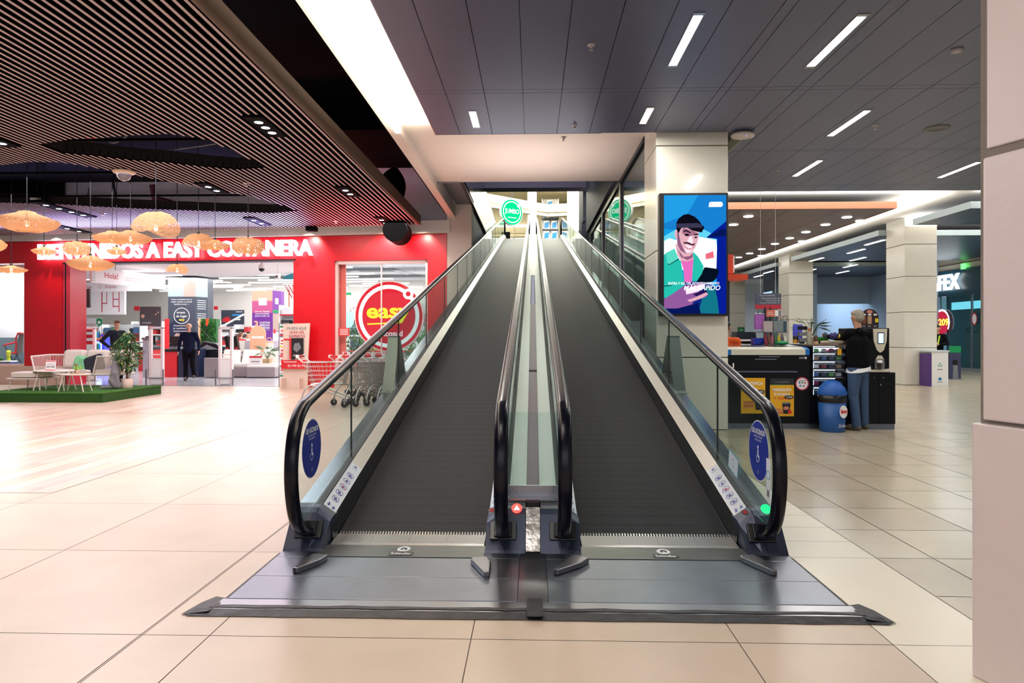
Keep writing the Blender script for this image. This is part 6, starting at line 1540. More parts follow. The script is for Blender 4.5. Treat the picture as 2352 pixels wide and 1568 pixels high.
# phone and hand
sp([(545, 1040), (600, 960), (622, 900), (640, 890), (780, 910), (786, 935), (760, 1010), (720, 1045), (640, 1060)], E_('phone', (6, 18, 34)), .0046)
sp([(L, 1385), (L, 1230), (300, 1160), (400, 1090), (520, 1070), (600, 1050), (640, 1090), (560, 1160), (660, 1160), (670, 1180), (640, 1210), (500, 1260), (505, 1300), (350, 1340)], E_('hand', (150, 92, 160)), .0048)
sp([(420, 1130), (520, 1090), (620, 1070), (640, 1095), (560, 1150), (480, 1170), (430, 1180)], skl, .005); sp([(440, 1240), (520, 1215), (650, 1160), (668, 1180), (600, 1220), (470, 1262)], sk, .005)
sp([(500, 1180), (640, 1130), (660, 1150), (540, 1200)], E_('dark_gap', (40, 20, 80)), .0052); sp([(L, 1385), (L, 1330), (330, 1330), (560, 1270), (590, 1385)], E_('deep', (6, 22, 90)), .0051)
# badge and glints
n = 14; bd = [(700+22*math.cos(PI/2+PI*k/n), 222-27*math.sin(PI/2+PI*k/n)) for k in range(n+1)]+[(806+24*math.cos(-PI/2+PI*k/n), 222-27*math.sin(-PI/2+PI*k/n)) for k in range(n+1)]
sp(bd, E_('white', (255, 255, 255), 1.3), .005); sp([(670, 249), (690, 225), (700, 249)], E_('white', (255, 255, 255)), .005); sp([(694, 208), (700, 208), (714, 226), (710, 230)], E_('violet', (150, 100, 230)), .0055)
q.build('screen_image', t)
q = MB(); wt = E_('white', (255, 255, 255))
f.text(q, 'ENTRA Y SAL DEL ESTACIONAMIENTO', SX(512), SY(1075), SY(0)-SY(26), wt, .006, w=SX(790)-SX(232), bold=.01); f.text(q, 'MÁS RÁPIDO', SX(602), SY(1135), SY(0)-SY(50), wt, .006, w=SX(800)-SX(400), bold=.012, shear=.25)
q.build('caption', t)

# ================================================================ kiosk on the right
KY = 10.15
def kx(u, Y=KY): return P(u, 800, Y).x
def kz(v, Y=KY): return P(1800, v, Y).z
m_kb = M('kiosk_black', S(7, 8, 14), .4, spec=.25); m_alu = M('plinth_aluminium', S(120, 128, 140), .3, .9)
t = thing('ice_cream_freezer', 'long black kiosk counter with a white rimmed sliding glass freezer top and yellow posters', 'freezer', ((kx(1666)+kx(1866))/2, KY+.4, 0))
x0, x1 = 2.872, kx(1866)
q = MB(); q.box(x0, x1, KY+.03, KY+.9, .08, kz(815), m_kb); q.box(x0+.02, x1-.02, KY+.05, KY+.06, kz(855), kz(853), m_grey); q.build('body', t)
q = MB(); q.box(x0, x1, KY+.05, KY+.85, 0, .085, m_alu); q.build('plinth', t)
xr = kx(1858); q = MB()
q.prism([(x0, KY, kz(815)), (x0, KY, kz(802)), (x0, KY+.12, kz(797)), (x0, KY+.9, 1.245), (x0, KY+.9, kz(815))], (xr-x0-.05, 0, 0), M('freezer_cream', S(214, 212, 196), .35)); rim = q.build('lid_rim', t)
q = MB(); q.prism([(xr-.05, KY, kz(815)), (xr-.05, KY, kz(802)), (xr-.05, KY+.12, kz(797)), (xr-.05, KY+.9, 1.245), (xr-.05, KY+.9, kz(815))], (.06, 0, 0), M('freezer_blue', S(20, 110, 190), .35)); q.build('end_cap', t); q = MB(); q.prism([(x0, KY-.002, kz(815)), (x0, KY-.002, kz(803)), (x0+.06, KY-.002, kz(803)), (x0+.06, KY-.002, kz(815))], (0, .01, 0), M('freezer_blue')); q.build('end_cap', t)
q = MB(); q.poly([(x0+.04, KY+.16, kz(797)+.004), (x0+.62, KY+.16, kz(797)+.004), (x0+.50, KY+.84, 1.249), (x0+.04, KY+.84, 1.249)], M('freezer_glass', S(90, 92, 98), .06, coat=.8)); q.poly([(x0+.68, KY+.16, kz(797)+.004), (xr-.1, KY+.16, kz(797)+.004), (xr-.16, KY+.84, 1.249), (x0+.56, KY+.84, 1.249)], M('freezer_glass')); q.build('sliding_glass', t)
q = MB(); f = Fr((kx(1704), KY+.028, kz(948)), (1, 0, 0), (0, 0, 1)); 
for i in range(2): q.box(kx(1735+i*10), kx(1785+i*8), KY+.02, KY+.03, kz(826-i*6), kz(824-i*6), m_steel)
q.box(kx(1684), kx(1687), KY+.02, KY+.03, kz(845), kz(834), m_wh); q.box(kx(1685), kx(1833), KY+.02, KY+.03, kz(855), kz(852), m_alu); q.build('handle_trim', t)
m_pyel = M('poster_yellow', S(232, 172, 24), .45); m_bread = M('bread', S(206, 140, 80), .5); m_orr = M('orange_red', S(226, 70, 30), .5)
def poster(u0, v0, u1, v1, nm, lines, price, food):
    q = MB(); f = Fr((kx(u0), KY+.026, kz(v1)), (1, 0, 0), (0, 0, 1)); w = kx(u1)-kx(u0); h = kz(v0)-kz(v1)
    f.slab(q, 0, w, 0, h, 0, .003, m_pyel)
    for i, (s, m, k) in enumerate(lines): f.text(q, s, w*.5, h*(.80-.13*i), h*.09*k, m, .005, w=w*.78*k, bold=.03)
    n = 12; f.pl(q, [(w*.70+w*.10*math.cos(PI/2+PI*k/n), h*.61+h*.055*math.sin(PI/2+PI*k/n)) for k in range(n+1)]+[(w*.88+w*.10*math.cos(-PI/2+PI*k/n), h*.61+h*.055*math.sin(-PI/2+PI*k/n)) for k in range(n+1)], m_blk, .005)
    f.text(q, price, w*.79, h*.58, h*.06, m_wh, .007, w=w*.26)
    food(f, q, w, h); q.build('poster', t)
def fd1(f, q, w, h):
    for i in range(4): f.pl(q, [(w*.1, h*(.14+.05*i)), (w*.5, h*(.16+.05*i)), (w*.55, h*(.20+.05*i)), (w*.1, h*(.18+.05*i))], M('meat', S(190, 90, 70), .5) if i % 2 else m_bread, .005)
    f.pl(q, [(w*.6, h*.1), (w*.85, h*.1), (w*.9, h*.4), (w*.55, h*.4)], m_dark, .005)
def fd2(f, q, w, h):
    f.disc(q, w*.32, h*.17, w*.22, m_bread, .005, ry=h*.09); f.pl(q, [(w*.10, h*.10), (w*.55, h*.08), (w*.55, h*.12), (w*.1, h*.14)], M('meat', S(190, 90, 70), .5), .006)
    f.pl(q, [(w*.56, h*.08), (w*.80, h*.08), (w*.86, h*.42), (w*.50, h*.42)], m_blk, .006); f.disc(q, w*.68, h*.42, w*.18, m_grey, .007, ry=h*.03); f.disc(q, w*.67, h*.26, w*.12, M('cup_label', S(206, 130, 110), .5), .008, ry=h*.06); f.disc(q, w*.82, h*.14, w*.08, m_redp, .009)
poster(1703, 868, 1759, 950, 'a', (('SANDWICH', m_wh, 1), ('JAMON SERRANO', m_wh, .5)), '3690', fd1)
poster(1770, 884, 1825, 956, 'b', (('MARRAQUETA', m_wh, 1), ('& HALLULLA', m_wh, .85), ('+ CAFE', m_orr, .9)), '2390', fd2)
q = MB(); f = Fr((kx(1770), KY+.026, kz(884)), (1, 0, 0), (0, 0, 1)); w = kx(1825)-kx(1770); f.slab(q, 0, w, 0, kz(869)-kz(884), 0, .003, M('dark_card', S(36, 36, 40), .5)); f.text(q, 'irresistibles', w*.5, .03, .035, m_grey, .005, w=w*.6); f.rect(q, 0, w*.7, -.002, .006, m_grn, .005); q.build('poster', t)
q = MB(); f = Fr((kx(1844), KY+.026, kz(881)), (1, 0, 0), (0, 0, 1)); f.disc(q, 0, 0, .098, M('pinkred', S(206, 60, 84), .5), .002); f.disc(q, 0, 0, .082, m_wh, .003)
for (a, b, m) in ((-.04, .015, m_blue), (0, .015, m_grn), (.04, .012, m_redp), (-.03, -.03, m_blue), (.02, -.035, m_rd2)): f.disc(q, a, b, .013, m, .004)
f.rect(q, -.05, .05, .04, .05, m_grey, .004); q.build('round_sticker', t)
q = MB(); f = Fr((kx(1837), KY+.026, kz(824)), (1, 0, 0), (0, 0, 1)); f.rect(q, 0, .07, 0, .03, m_grey, .002); f.rect(q, .08, .11, 0, .03, m_wh, .002); q.build('maker_plate', t)
# lit pastry case
x0, x1 = kx(1868), kx(1942)
t = thing('display_case', 'lit glass display case full of wrapped snacks, left of the standing man', 'display case', ((x0+x1)/2, KY+.4, 0)); q = MB()
q.box(x0-.02, x1, KY+.35, KY+.9, .08, kz(793), m_kb); q.box(x0-.02, x0, KY, KY+.4, .08, kz(793), m_kb); q.box(x1, x1+.02, KY, KY+.4, .08, kz(793), m_kb); q.box(x0-.02, x1, KY+.02, KY+.4, .08, kz(915), m_kb); q.build('cabinet', t)
q = MB(); q.box(x0-.02, x1, KY+.05, KY+.85, 0, .085, m_alu); q.build('plinth', t)
q = MB(); q.box(x0-.03, x1+.03, KY-.01, KY+.92, kz(795), kz(791), M('wood_counter', S(110, 88, 66), .5)); q.build('counter_top', t)
e_case = emis('case_strip', (.72, .86, 1), 3.2)
zz = [kz(v) for v in (908, 886, 866, 847, 828, 810)]
for k, z in enumerate(zz):
    q = MB(); q.box(x0, x1, KY+.03, KY+.34, z-.012, z, m_steel if k else m_dark); q.build('shelf', t)
    q = MB(); q.box(x0+.0, x0+.015, KY+.02, KY+.04, z+.01, z+.09, e_case); q.box(x0+.02, x1-.02, KY+.30, KY+.32, z+.085, z+.095, e_case); q.build('light_strip', t)
    for j in range(4):
        xx = x0+.03+j*(x1-x0-.03)/4; w = (x1-x0)/4*.8; q = MB(); m = M('snack%d' % ((k*3+j) % 7), S(*((40, 60, 90), (90, 160, 90), (190, 190, 200), (120, 30, 60), (30, 40, 60), (150, 120, 90), (60, 90, 150))[(k*3+j) % 7]), .25, coat=.5)
        cushion(q, Vector((xx+w/2, KY+.17, z+.036)), w, .2, .07, m); q.build('wrapped_snack', None, 'wrapped snack lying on a shelf of the lit display case', 'snack', 'wrapped snacks in the display case')
q = MB(); q.box(x0, x1, KY+.0, KY+.008, kz(912), kz(797), glass('case_glass', (.97, .98, 1), .8, k=.6)); q.build('front_glass', t)
area((x0+x1)/2, KY+.15, kz(799), x1-x0-.1, .1, 6, (.8, .9, 1))
q = MB(); c = kx(1928); q.box(c-.03, c+.03, KY-.004, KY-.001, kz(815), kz(800), m_pyel); q.build('case_sticker', t, label='small yellow card')
# black cabinet with coffee machine
x0, x1 = kx(1942), kx(2058); zt = kz(855)
t = thing('black_cabinet', 'plain black kiosk cabinet right of the standing man, under the coffee machine', 'cabinet', ((x0+x1)/2, KY+.4, 0)); q = MB(); q.box(x0, x1, KY+.02, KY+.9, .08, zt, m_kb); q.build('carcass', t)
q = MB(); q.box(x0, x1, KY+.04, KY+.85, 0, .085, m_alu); q.build('plinth', t)
xm = (kx(2005)+kx(2058))/2
for a, b in ((x0+.02, kx(2018)), (kx(2019), x1-.01)):
    q = MB(); q.box(a, b, KY, KY+.02, .1, zt-.02, m_kb); dd = q.build('door', t)
    q = MB(); q.ball(((b-.07) if a == x0+.02 else (a+.06), KY-.005, kz(867)), .01, mat=m_steel, n=8, m=6); q.build('knob', dd)
q = MB(); q.ball((kx(2022), KY-.004, kz(883)), .013, mat=m_steel, n=8, m=6); q.build('lock', t)
x0, x1 = kx(2002), kx(2048); zb = zt+.001; zt2 = kz(753)
t = thing('coffee_machine', 'tall black and cream coffee machine with a small lit screen on the black cabinet', 'coffee machine', ((x0+x1)/2, KY+.3, zb)); w = x1-x0
m_crm = M('machine_cream', S(214, 208, 188), .35)
q = MB(); q.box(x0-.22, x1, KY+.06, KY+.6, zb+.05, zt2, m_kb); q.build('body', t, bev=.01); q = MB(); q.box(x0-.22, x1, KY+.03, KY+.6, zb, zb+.04, m_crm); q.build('drip_base', t, bev=.008)
f = Fr((x0, KY+.058, zb), (1, 0, 0), (0, 0, 1)); hh = zt2-zb
q = MB(); f.pr(q, [(w*.15, hh*.98), (w*.85, hh*.98), (w*.82, hh*.70), (w*.68, hh*.50), (w*.5, hh*.44), (w*.34, hh*.50), (w*.18, hh*.70)], 0, .02, m_crm); q.build('front_panel', t)
q = MB(); f.rect(q, w*.36, w*.70, hh*.64, hh*.90, m_blk, .021); f.rect(q, w*.40, w*.66, hh*.66, hh*.88, emis('display_blue', (.45, .6, 1), 2.0), .023); q.build('display', t)
q = MB(); f.pl(q, [(w*.25, .05), (w*.75, .05), (w*.75, hh*.25), (w*.6, hh*.37), (w*.4, hh*.37), (w*.25, hh*.25)], m_grey, .003); f.pl(q, [(w*.25, hh*.27), (w*.4, hh*.38), (w*.6, hh*.38), (w*.75, hh*.27), (w*.7, hh*.30), (w*.3, hh*.30)], m_crm, .005); q.build('dispensing_bay', t)
q = MB(); q.lathe([(.024, 0), (.033, .10), (.037, .105), (.03, .13)], (x0+w*.4, KY-.0, zb+.042), M('cup_brown', S(70, 46, 36), .5), 14); q.lathe([(.0385, .10), (.036, .135), (.02, .14)], (x0+w*.4, KY, zb+.042), m_wh, 14); q.build('coffee_cup', None, 'brown paper coffee cup with a pale lid in the coffee machine', 'cup')
q = MB(); f = Fr((x0-.04, KY+.25, zt2+.001), (1, 0, 0), (0, 0, 1)); W = w*.92; hA = kz(708)-zt2; arch(q, f, W, hA, M('brown_sign', S(52, 34, 34), .4), -.03, 0)
f.disc(q, W/2, hA*.85, W*.16, M('cup_label', S(206, 130, 110), .5), .002, ry=hA*.09)
for i, c_ in enumerate(((130, 70, 40), (190, 150, 120), (40, 36, 34))): f.rect(q, W*(.08+.31*i), W*(.30+.31*i), hA*.22, hA*.62, M('drink%d' % i, S(*c_), .4), .002); f.rect(q, W*(.10+.31*i), W*(.28+.31*i), hA*.66, hA*.74, m_wh, .002); f.rect(q, W*(.10+.31*i), W*(.26+.31*i), hA*.05, hA*.15, m_grey, .002)
f.rect(q, W*.8, W*.97, hA*.3, hA*.5, m_yel, .004); q.build('menu_arch', None, 'round topped brown drinks menu sign on the coffee machine', 'sign')
# things on the kiosk
zc = 1.32
def kp(u, v, Y): return P(u, v, Y)
Y = 10.9
t = thing('bag_rack', 'wire rack hung with patterned gift bags behind the freezer', 'rack', (kp(1755, 790, Y).x, Y, 1.3)); q = MB()
q.tube([(kp(1758, 800, Y).x, Y, 1.25), (kp(1757, 705, Y).x, Y, kp(1757, 705, Y).z)], .012, m_dark, 6); q.tube([(kp(1771, 800, Y).x, Y, 1.25), (kp(1769, 706, Y).x, Y, kp(1769, 706, Y).z)], .012, m_dark, 6)
q.tube([kp(1735, 720, Y), kp(1808, 724, Y)], .008, m_steel, 6); q.box(kp(1735, 0, Y).x, kp(1806, 0, Y).x, Y-.05, Y+.1, kp(0, 764, Y).z, kp(0, 762, Y).z, m_steel); q.build('frame', t)
def gift(u0, v0, u1, v1, Y, mat, lab):
    t = thing('gift_bag', lab, 'bag', kp((u0+u1)/2, v1, Y), 'gift bags on the wire rack'); a = kp(u0, v0, Y); b = kp(u1, v1, Y)
    q = MB(); q.prism([(a.x, Y, b.z), (b.x, Y, b.z), (b.x, Y, a.z), (a.x, Y, a.z)], (0, .09, 0), mat); q.build('bag_body', t)
    q = MB(); m = (a.x+b.x)/2; q.tube([(m-.04, Y, a.z), (m-.03, Y-.01, a.z+.07), (m+.03, Y-.01, a.z+.07), (m+.04, Y, a.z)], .005, m_dark, 5); q.build('handle', t)
gift(1736, 722, 1756, 756, Y-.06, M('purple_pattern', S(170, 100, 190), .5, noise=.4, nscale=30), 'purple patterned gift bag, leftmost on the wire rack')
gift(1755, 737, 1775, 762, Y-.12, M('floral_pattern', S(190, 176, 176), .5, noise=.4, nscale=26), 'pale floral gift bag in the middle of the wire rack')
gift(1777, 737, 1799, 762, Y-.12, M('marble_pattern', S(130, 140, 144), .5, noise=.35, nscale=14), 'grey marbled gift bag on the wire rack')
gift(1799, 737, 1807, 762, Y-.08, M('dark_teal', S(60, 90, 100), .5), 'narrow grey green gift bag, rightmost on the wire rack')
t = thing('price_sign', 'orange and white price list sign over the gift bags', 'sign', kp(1778, 720, Y)); a = kp(1761, 727, Y-.15); b = kp(1797, 711, Y-.15); f = Fr(a, (1, 0, 0), (0, 0, 1)); w, h = b.x-a.x, b.z-a.z
q = MB(); f.slab(q, 0, w, 0, h, -.01, 0, M('coral_sign', S(220, 110, 84), .5)); q.build('panel', t); q = MB(); f.rect(q, w*.52, w*.98, h*.06, h*.94, m_wh, .002)
for i in range(4): f.rect(q, w*.74, w*.94, h*(.12+.21*i), h*(.24+.21*i), m_blk, .003)
f.rect(q, w*.06, w*.4, h*.6, h*.68, m_wh, .002); f.rect(q, w*.06, w*.45, h*.3, h*.38, m_wh, .002); q.build('print', t)
q = MB(); a = kp(1690, 779, 11.4); b = kp(1738, 762, 11.4); q.prism([(a.x, 11.4, a.z), (b.x, 11.4, a.z), (b.x-.02, 11.4, b.z), (a.x+.02, 11.4, b.z)], (0, .3, 0), M('register_navy', S(28, 38, 50), .4)); q.box(a.x-.02, b.x+.0, 11.38, 11.8, a.z-.03, a.z, m_wh); q.box(a.x, b.x, 11.4, 11.9, 1.0, a.z-.03, m_kb); q.build('cash_register', None, 'dark monitor and cash counter behind the freezer, beside the vendor', 'cash register')
q = MB(); a = kp(1732, 790, 10.8); b = kp(1755, 776, 10.8); q.box(a.x, b.x, 10.8, 10.95, a.z, b.z, M('royal_blue', S(20, 50, 170), .4)); q.build('blue_box', None, 'royal blue box under the purple gift bag', 'box')
mk = [M('k%d' % i, S(*c_), .45) for i, c_ in enumerate(((140, 40, 60), (120, 84, 70), (190, 90, 130), (60, 110, 70), (220, 200, 60), (90, 90, 100), (230, 226, 216)))]
for i, (u, v0, v1) in enumerate(((1758, 765, 790), (1766, 764, 790), (1773, 768, 790), (1781, 766, 790), (1789, 768, 790), (1796, 767, 790), (1803, 770, 788), (1760, 780, 792), (1770, 782, 793))):
    a = kp(u, v1, 10.75-.06*(i > 6)); hh = (v1-v0)/FPX*10.75; q = MB(); q.lathe([(.022, 0), (.026, hh*.6), (.012, hh*.8), (.014, hh)], a, mk[i % 7], 10); q.build('trinket', None, 'small packaged trinket standing below the gift bags', 'trinket', 'trinkets below the gift bags')
q = MB(); a = kp(1796, 792, 10.6); q.ball(a+Vector((.0, 0, .03)), .1, .06, .035, m_grn); q.build('green_cloth', None, 'green cloth lump on the counter right of the trinkets', 'cloth')
q = MB(); a = kp(1822, 787, 10.7); b = kp(1843, 745, 10.7); q.box(a.x, b.x, 10.7, 10.72, a.z, b.z, M('acrylic_blue', S(90, 96, 220), .2, coat=.5)); q.build('acrylic_stand', None, 'blue acrylic leaflet stand on the kiosk counter', 'stand')
q = MB(); a = kp(1827, 788, 10.55); q.lathe([(.035, 0), (.035, .06)], a, M('amber', S(220, 150, 40), .4), 14); q.lathe([(.038, .06), (.036, .11), (.02, .115)], a, m_blk, 14); q.build('jar', None, 'black lidded amber jar on the kiosk counter', 'jar')
q = MB(); a = kp(1841, 789, 10.5)
for k in range(3): q.box(a.x-.04, a.x+.07, 10.45, 10.55, a.z+.03+k*.09, a.z+.085+k*.09, m_grey if k < 2 else m_dark)
q.box(a.x-.035, a.x+.03, 10.45, 10.5, a.z, a.z+.03, m_dark); q.build('card_holder', None, 'small tiered card holder beside the speckled bottle', 'holder')
q = MB(); a = kp(1859, 791, 10.4); q.lathe([(.035, 0), (.035, .17), (.022, .20)], a, M('speckled', S(160, 156, 140), .6, noise=.3, nscale=40), 16); q.lathe([(.022, .20), (.026, .21), (.018, .25)], a, M('copper_cap', S(176, 110, 80), .4), 16); q.build('bottle', None, 'speckled grey bottle with a copper cap at the left end of the wooden counter', 'bottle')
q = MB(); a = kp(1874, 791, 10.4); q.lathe([(.035, 0), (.038, .05)], a, M('light_wood'), 16); q.lathe([(.03, .05), (.028, .13), (.02, .135)], a, M('cup_brown'), 16); q.build('jar', None, 'dark jar on a pale wooden cup on the kiosk counter', 'jar')
potted(kp(1863, 780, 11.3), kp(1863, 790, 11.3).z, .06, .12, 14, 'tall dark green plant behind the speckled bottle', .34)
t = thing('herb_tub', 'tub of bright green herbs on the wooden counter', 'plant', kp(1888, 789, 10.6)); q = MB(); c = kp(1888, 789, 10.6); q.box(c.x-.08, c.x+.08, 10.55, 10.68, c.z, c.z+.04, m_dark); q.build('tub', t); q = MB()
for i in range(120): leaf(q, c+Vector((random.uniform(-.08, .08), random.uniform(-.04, .04), .04)), rdir()+Vector((0, 0, .8)), .07, .014, m_leaf)
q.build('foliage', t)
q = MB(); c = kp(1912, 789, 10.3); cushion(q, c+Vector((0, 0, .02)), .34, .16, .05, M('kraft_paper', S(200, 180, 156), .8)); q.build('paper_packet', None, 'low kraft paper packets under the reaching arm of the man', 'packet')
q = MB(); c = kp(1916, 770, 10.15); q.ball(c, .07, .05, .05, M('dark_blue_plastic', S(26, 34, 110), .25, coat=.5)); q.ball(c+Vector((.06, 0, -.01)), .03, mat=m_yel); q.ball(c+Vector((-.13, 0, .0)), .03, .03, .05, M('helmet_grey', S(50, 60, 72), .3)); q.build('blue_bundle', None, 'dark blue and yellow bundle held in front of the man at the kiosk', 'bag')
# orange round sign and shelf beyond the screen
t = thing('kiosk_sign', 'orange and white box sign on a bracket behind the screen pillar', 'sign', P(1690, 640, 12.0)); q = MB(); a = P(1668, 642, 12); b = P(1718, 629, 12); q.box(a.x, b.x, 12, 12.6, a.z, b.z, m_orr); q.build('shelf', t); q = MB(); a = P(1668, 628, 12.2); b = P(1684, 584, 12.2); q.box(a.x, b.x, 12.2, 12.5, a.z, b.z, m_orr); q.box(b.x, b.x+.03, 12.22, 12.48, a.z+.02, b.z-.02, m_wh); q.build('box', t)
q = MB(); a = P(1672, 640, 12.3); q.tube([(a.x, 12.3, 0), (a.x, 12.3, a.z)], .03, m_dark, 6); q.build('bracket', t)
# bin
bp_ = FL(1911, 990); t = thing('waste_bin', 'round blue waste bin with a domed blue lid and black liner beside the standing man', 'waste bin', bp_)
q = MB(); q.lathe([(.155, 0), (.165, .02), (.19, .42), (.18, .42)], bp_, M('bin_blue', S(24, 80, 146), .45, noise=.15, nscale=6), 30); q.build('body', t)
q = MB(); q.lathe([(.185, .42), (.20, .44), (.19, .53), (.17, .54)], bp_, M('bin_liner', S(12, 12, 14), .3, bump=.8, bscale=10), 30); q.build('liner', t)
q = MB(); q.lathe([(.195, .53), (.20, .56), (.172, .63), (.115, .70), (.05, .735), (.01, .738)], bp_, M('lid_blue', S(16, 84, 168), .5), 30); q.prism([bp_+Vector((-.19, -.05, .56)), bp_+Vector((-.02, -.14, .57)), bp_+Vector((-.03, -.08, .72)), bp_+Vector((-.12, -.0, .69))], (0, .05, 0), M('lid_blue')); q.build('lid', t)
q = MB(); f = Fr(bp_+Vector((.08, -.178, .30)), (.92, .38, 0), (0, .06, 1)); f.disc(q, .0, 0, .075, m_wh, .006, ry=.09); f.text(q, 'Savory', .01, -.02, .055, m_redp, .009, w=.13, bold=.04)
f = Fr(bp_+Vector((.06, -.172, .08)), (.95, .30, 0), (0, .06, 1)); f.text(q, 'Solo', 0, 0, .05, m_wh, .008, w=.12, shear=.4); q.build('print', t)

# ================================================================ corridor on the right
m_cop = M('copper_fascia', S(190, 120, 92), .4, .3); m_cu2 = M('brown_perforated_panel', S(120, 104, 108), .5, .2)
CX0, CX1, CY0, CY1 = 3.7, 8.45, 16.05, 44
t = thing('ceiling_canopy', 'wide copper edged brown ceiling canopy hanging over the corridor', 'canopy', ((CX0+CX1)/2, (CY0+CY1)/2, HC)); q = MB()
for x0, x1, y0, y1 in ((CX0, CX1, CY0, CY0+.03), (CX0, CX0+.03, CY0+.031, CY1), (CX1-.03, CX1, CY0+.031, CY1)): q.box(x0, x1, y0, y1, HC-.0, HC+.16, m_cop)
q.build('fascia', t)
q = MB(); q.box(CX0, CX1, CY0+.03, CY1, HC+.03, HC+.05, m_dark)
for i in range(int((CY1-CY0)/.9)):
    for j in range(4): q.box(CX0+.03+j*1.17, CX0+.03+j*1.17+1.155, CY0+.04+i*.9, CY0+.04+i*.9+.888, HC+.005, HC+.03, m_cu2)
q.build('panels', t)
e_dl = emis('canopy_downlight', (1, .97, .88), 16)
for (u, v) in ((1719, 497), (1685, 516), (1945, 499), (1976, 507), (1896, 516), (1851, 533), (1814, 547), (1842, 554), (1780, 560), (1750, 572), (1748, 587), (1722, 582), (1697, 591)):
    c = FL(u, v, HC); q = MB(); s = 1+(c.y-16)*.03; q.lathe([(.12, .004), (.11, -.01), (.09, -.012), (.01, -.012)], c, e_dl, 16); q.build('recessed_downlight', None, 'round bright downlight in the brown copper edged canopy', 'ceiling light', 'downlights in the copper edged canopy')
def island(x0, x1, y0, y1, lab, lights):
    t = thing('ceiling_island', lab, 'ceiling panel', ((x0+x1)/2, (y0+y1)/2, HC)); q = MB(); mm = M('pale_fascia', S(170, 182, 186), .4, .3)
    q.box(x0, x1, y0, y0+.03, HC, HC+.16, mm); q.box(x0, x0+.03, y0+.031, y1-.031, HC, HC+.16, mm); q.box(x0, x1, y1-.03, y1, HC, HC+.16, mm); q.build('fascia', t)
    q = MB(); n = max(1, round((x1-x0)/.6))
    for i in range(n): q.box(x0+.03+i*.6, x0+.022+i*.6+.6, y0+.03, y1-.03, HC+.004, HC+.03, M('blue_grey_panel', S(70, 82, 108), .38, .35))
    q.build('panels', t)
    for (x, y) in lights: q = MB(); q.box(x-.05, x+.05, y-.6, y+.6, HC-.006, HC+.002, m_lamp); q.build('light', t)
island(10.15, 16.7, 16.1, 18.5, 'blue grey ceiling island nearest the pale round column row at right', ((11.8, 17.2), (14.6, 17.3)))
island(10.2, 16.7, 20.4, 27.2, 'blue grey ceiling island in the middle, between the two far stone pillars', [(FL(u, v, HC).x, FL(u, v, HC).y) for u, v in ((2009, 557), (1966, 577), (1970, 595), (1953, 611), (1935, 625), (1875, 596))])
island(10.3, 16.7, 29.2, 35.5, 'blue grey ceiling island farthest along the corridor', [(FL(u, v, HC).x, FL(u, v, HC).y) for u, v in ((1765, 625), (1742, 634), (1860, 621))])
stone_pillar(10.42, 11.31, 19.4, 20.4, 4.72, [1.05, 2.05, 3.05, 3.95], 'tall cream stone pillar right of the coffee machine')
stone_pillar(10.42, 11.38, 28.0, 29.2, 4.72, [1.05, 2.05, 3.05, 3.95], 'cream stone pillar farther along the corridor, behind the floral bags')
stone_pillar(10.45, 11.3, 36.6, 37.4, 4.72, [1.6, 2.6, 3.6], 'farthest cream stone pillar, beside the screen edge')
q = MB(); q.box(3, 22, 45, 45.2, 0, 4.8, m_white); struct('wall_far', q)
m_bw = M('pale_blue_plaster', S(168, 186, 206), .7)
q = MB(); q.box(16.9, 17.1, 29.0, 45, 0, 4.8, m_bw); q.box(12.6, 13.9, 36, 36.2, 0, 4.8, m_bw); q.box(13.5, 17, 34.6, 34.8, 3.0, 4.8, m_bw); q.box(13.4, 13.6, 33, 40, 0, 4.8, m_bw); q.box(15.3, 15.6, 28.2, 29.0, 3.9, 4.7, m_white); struct('wall_right', q)
# shop front on the right
SXX = 17.0; m_tl = M('dark_teal_fascia', S(20, 62, 82), .35)
q = MB(); q.box(SXX, SXX+.3, 14, 29, 4.05, 4.75, m_white); q.box(SXX-.03, SXX, 14, 29, 4.25, 4.30, m_joint); q.box(SXX, SXX+.3, 14, 29, 0, .12, m_grey); struct('wall_right', q)
a = PX(2138, 677, SXX); b = PX(2256, 596, SXX)
t = thing('shop_sign', 'dark teal shop fascia with big white glowing letters AFEX', 'sign', (SXX, (a.y+b.y)/2, a.z)); q = MB(); q.box(SXX-.05, SXX+.02, 14.5, 29, 3.02, 4.05, m_tl); q.build('fascia', t)
f = Fr((SXX-.06, PX(2144, 660, SXX).y, 0), (0, -1, 0), (0, 0, 1)); q = MB(); Wl = PX(2144, 660, SXX).y-PX(2213, 640, SXX).y; zl = PX(2150, 660, SXX).z
f.text(q, 'AFEX', Wl/2, 3.27, .60, emis('afex_letters', (.92, 1, 1), 4), .07, w=Wl, bold=.025, depth=.06); q.build('lettering', t)
q = MB(); c = PX(2214, 612, SXX-.1); q.box(c.x-.05, c.x, c.y-.12, c.y+.12, c.z-.1, c.z+.12, emis('green_led', (.15, 1, .2), 2.2)); q.build('green_light', t)
m_shg = glass('shop_glass_teal', (.52, .76, .78), 1.0); q = MB(); q.box(SXX+.05, SXX+.06, 14, 29, .12, 3.0, m_shg); q.box(SXX+.03, SXX+.08, 22.9, 23.0, .12, 3.0, m_steel); q.box(SXX+.03, SXX+.08, 26.9, 27.0, .12, 3.0, m_steel); struct('window_6', q)
q = MB(); q.box(SXX+2.6, SXX+2.7, 14, 29, 0, 4.6, M('shop_back_teal', S(120, 170, 178), .6)); q.box(SXX+.3, SXX+2.7, 28.9, 29, 0, 4.6, m_grey); struct('wall_right', q)
area(SXX+1.3, 22, 3.8, 1.6, 9, 90, (.75, .95, 1))
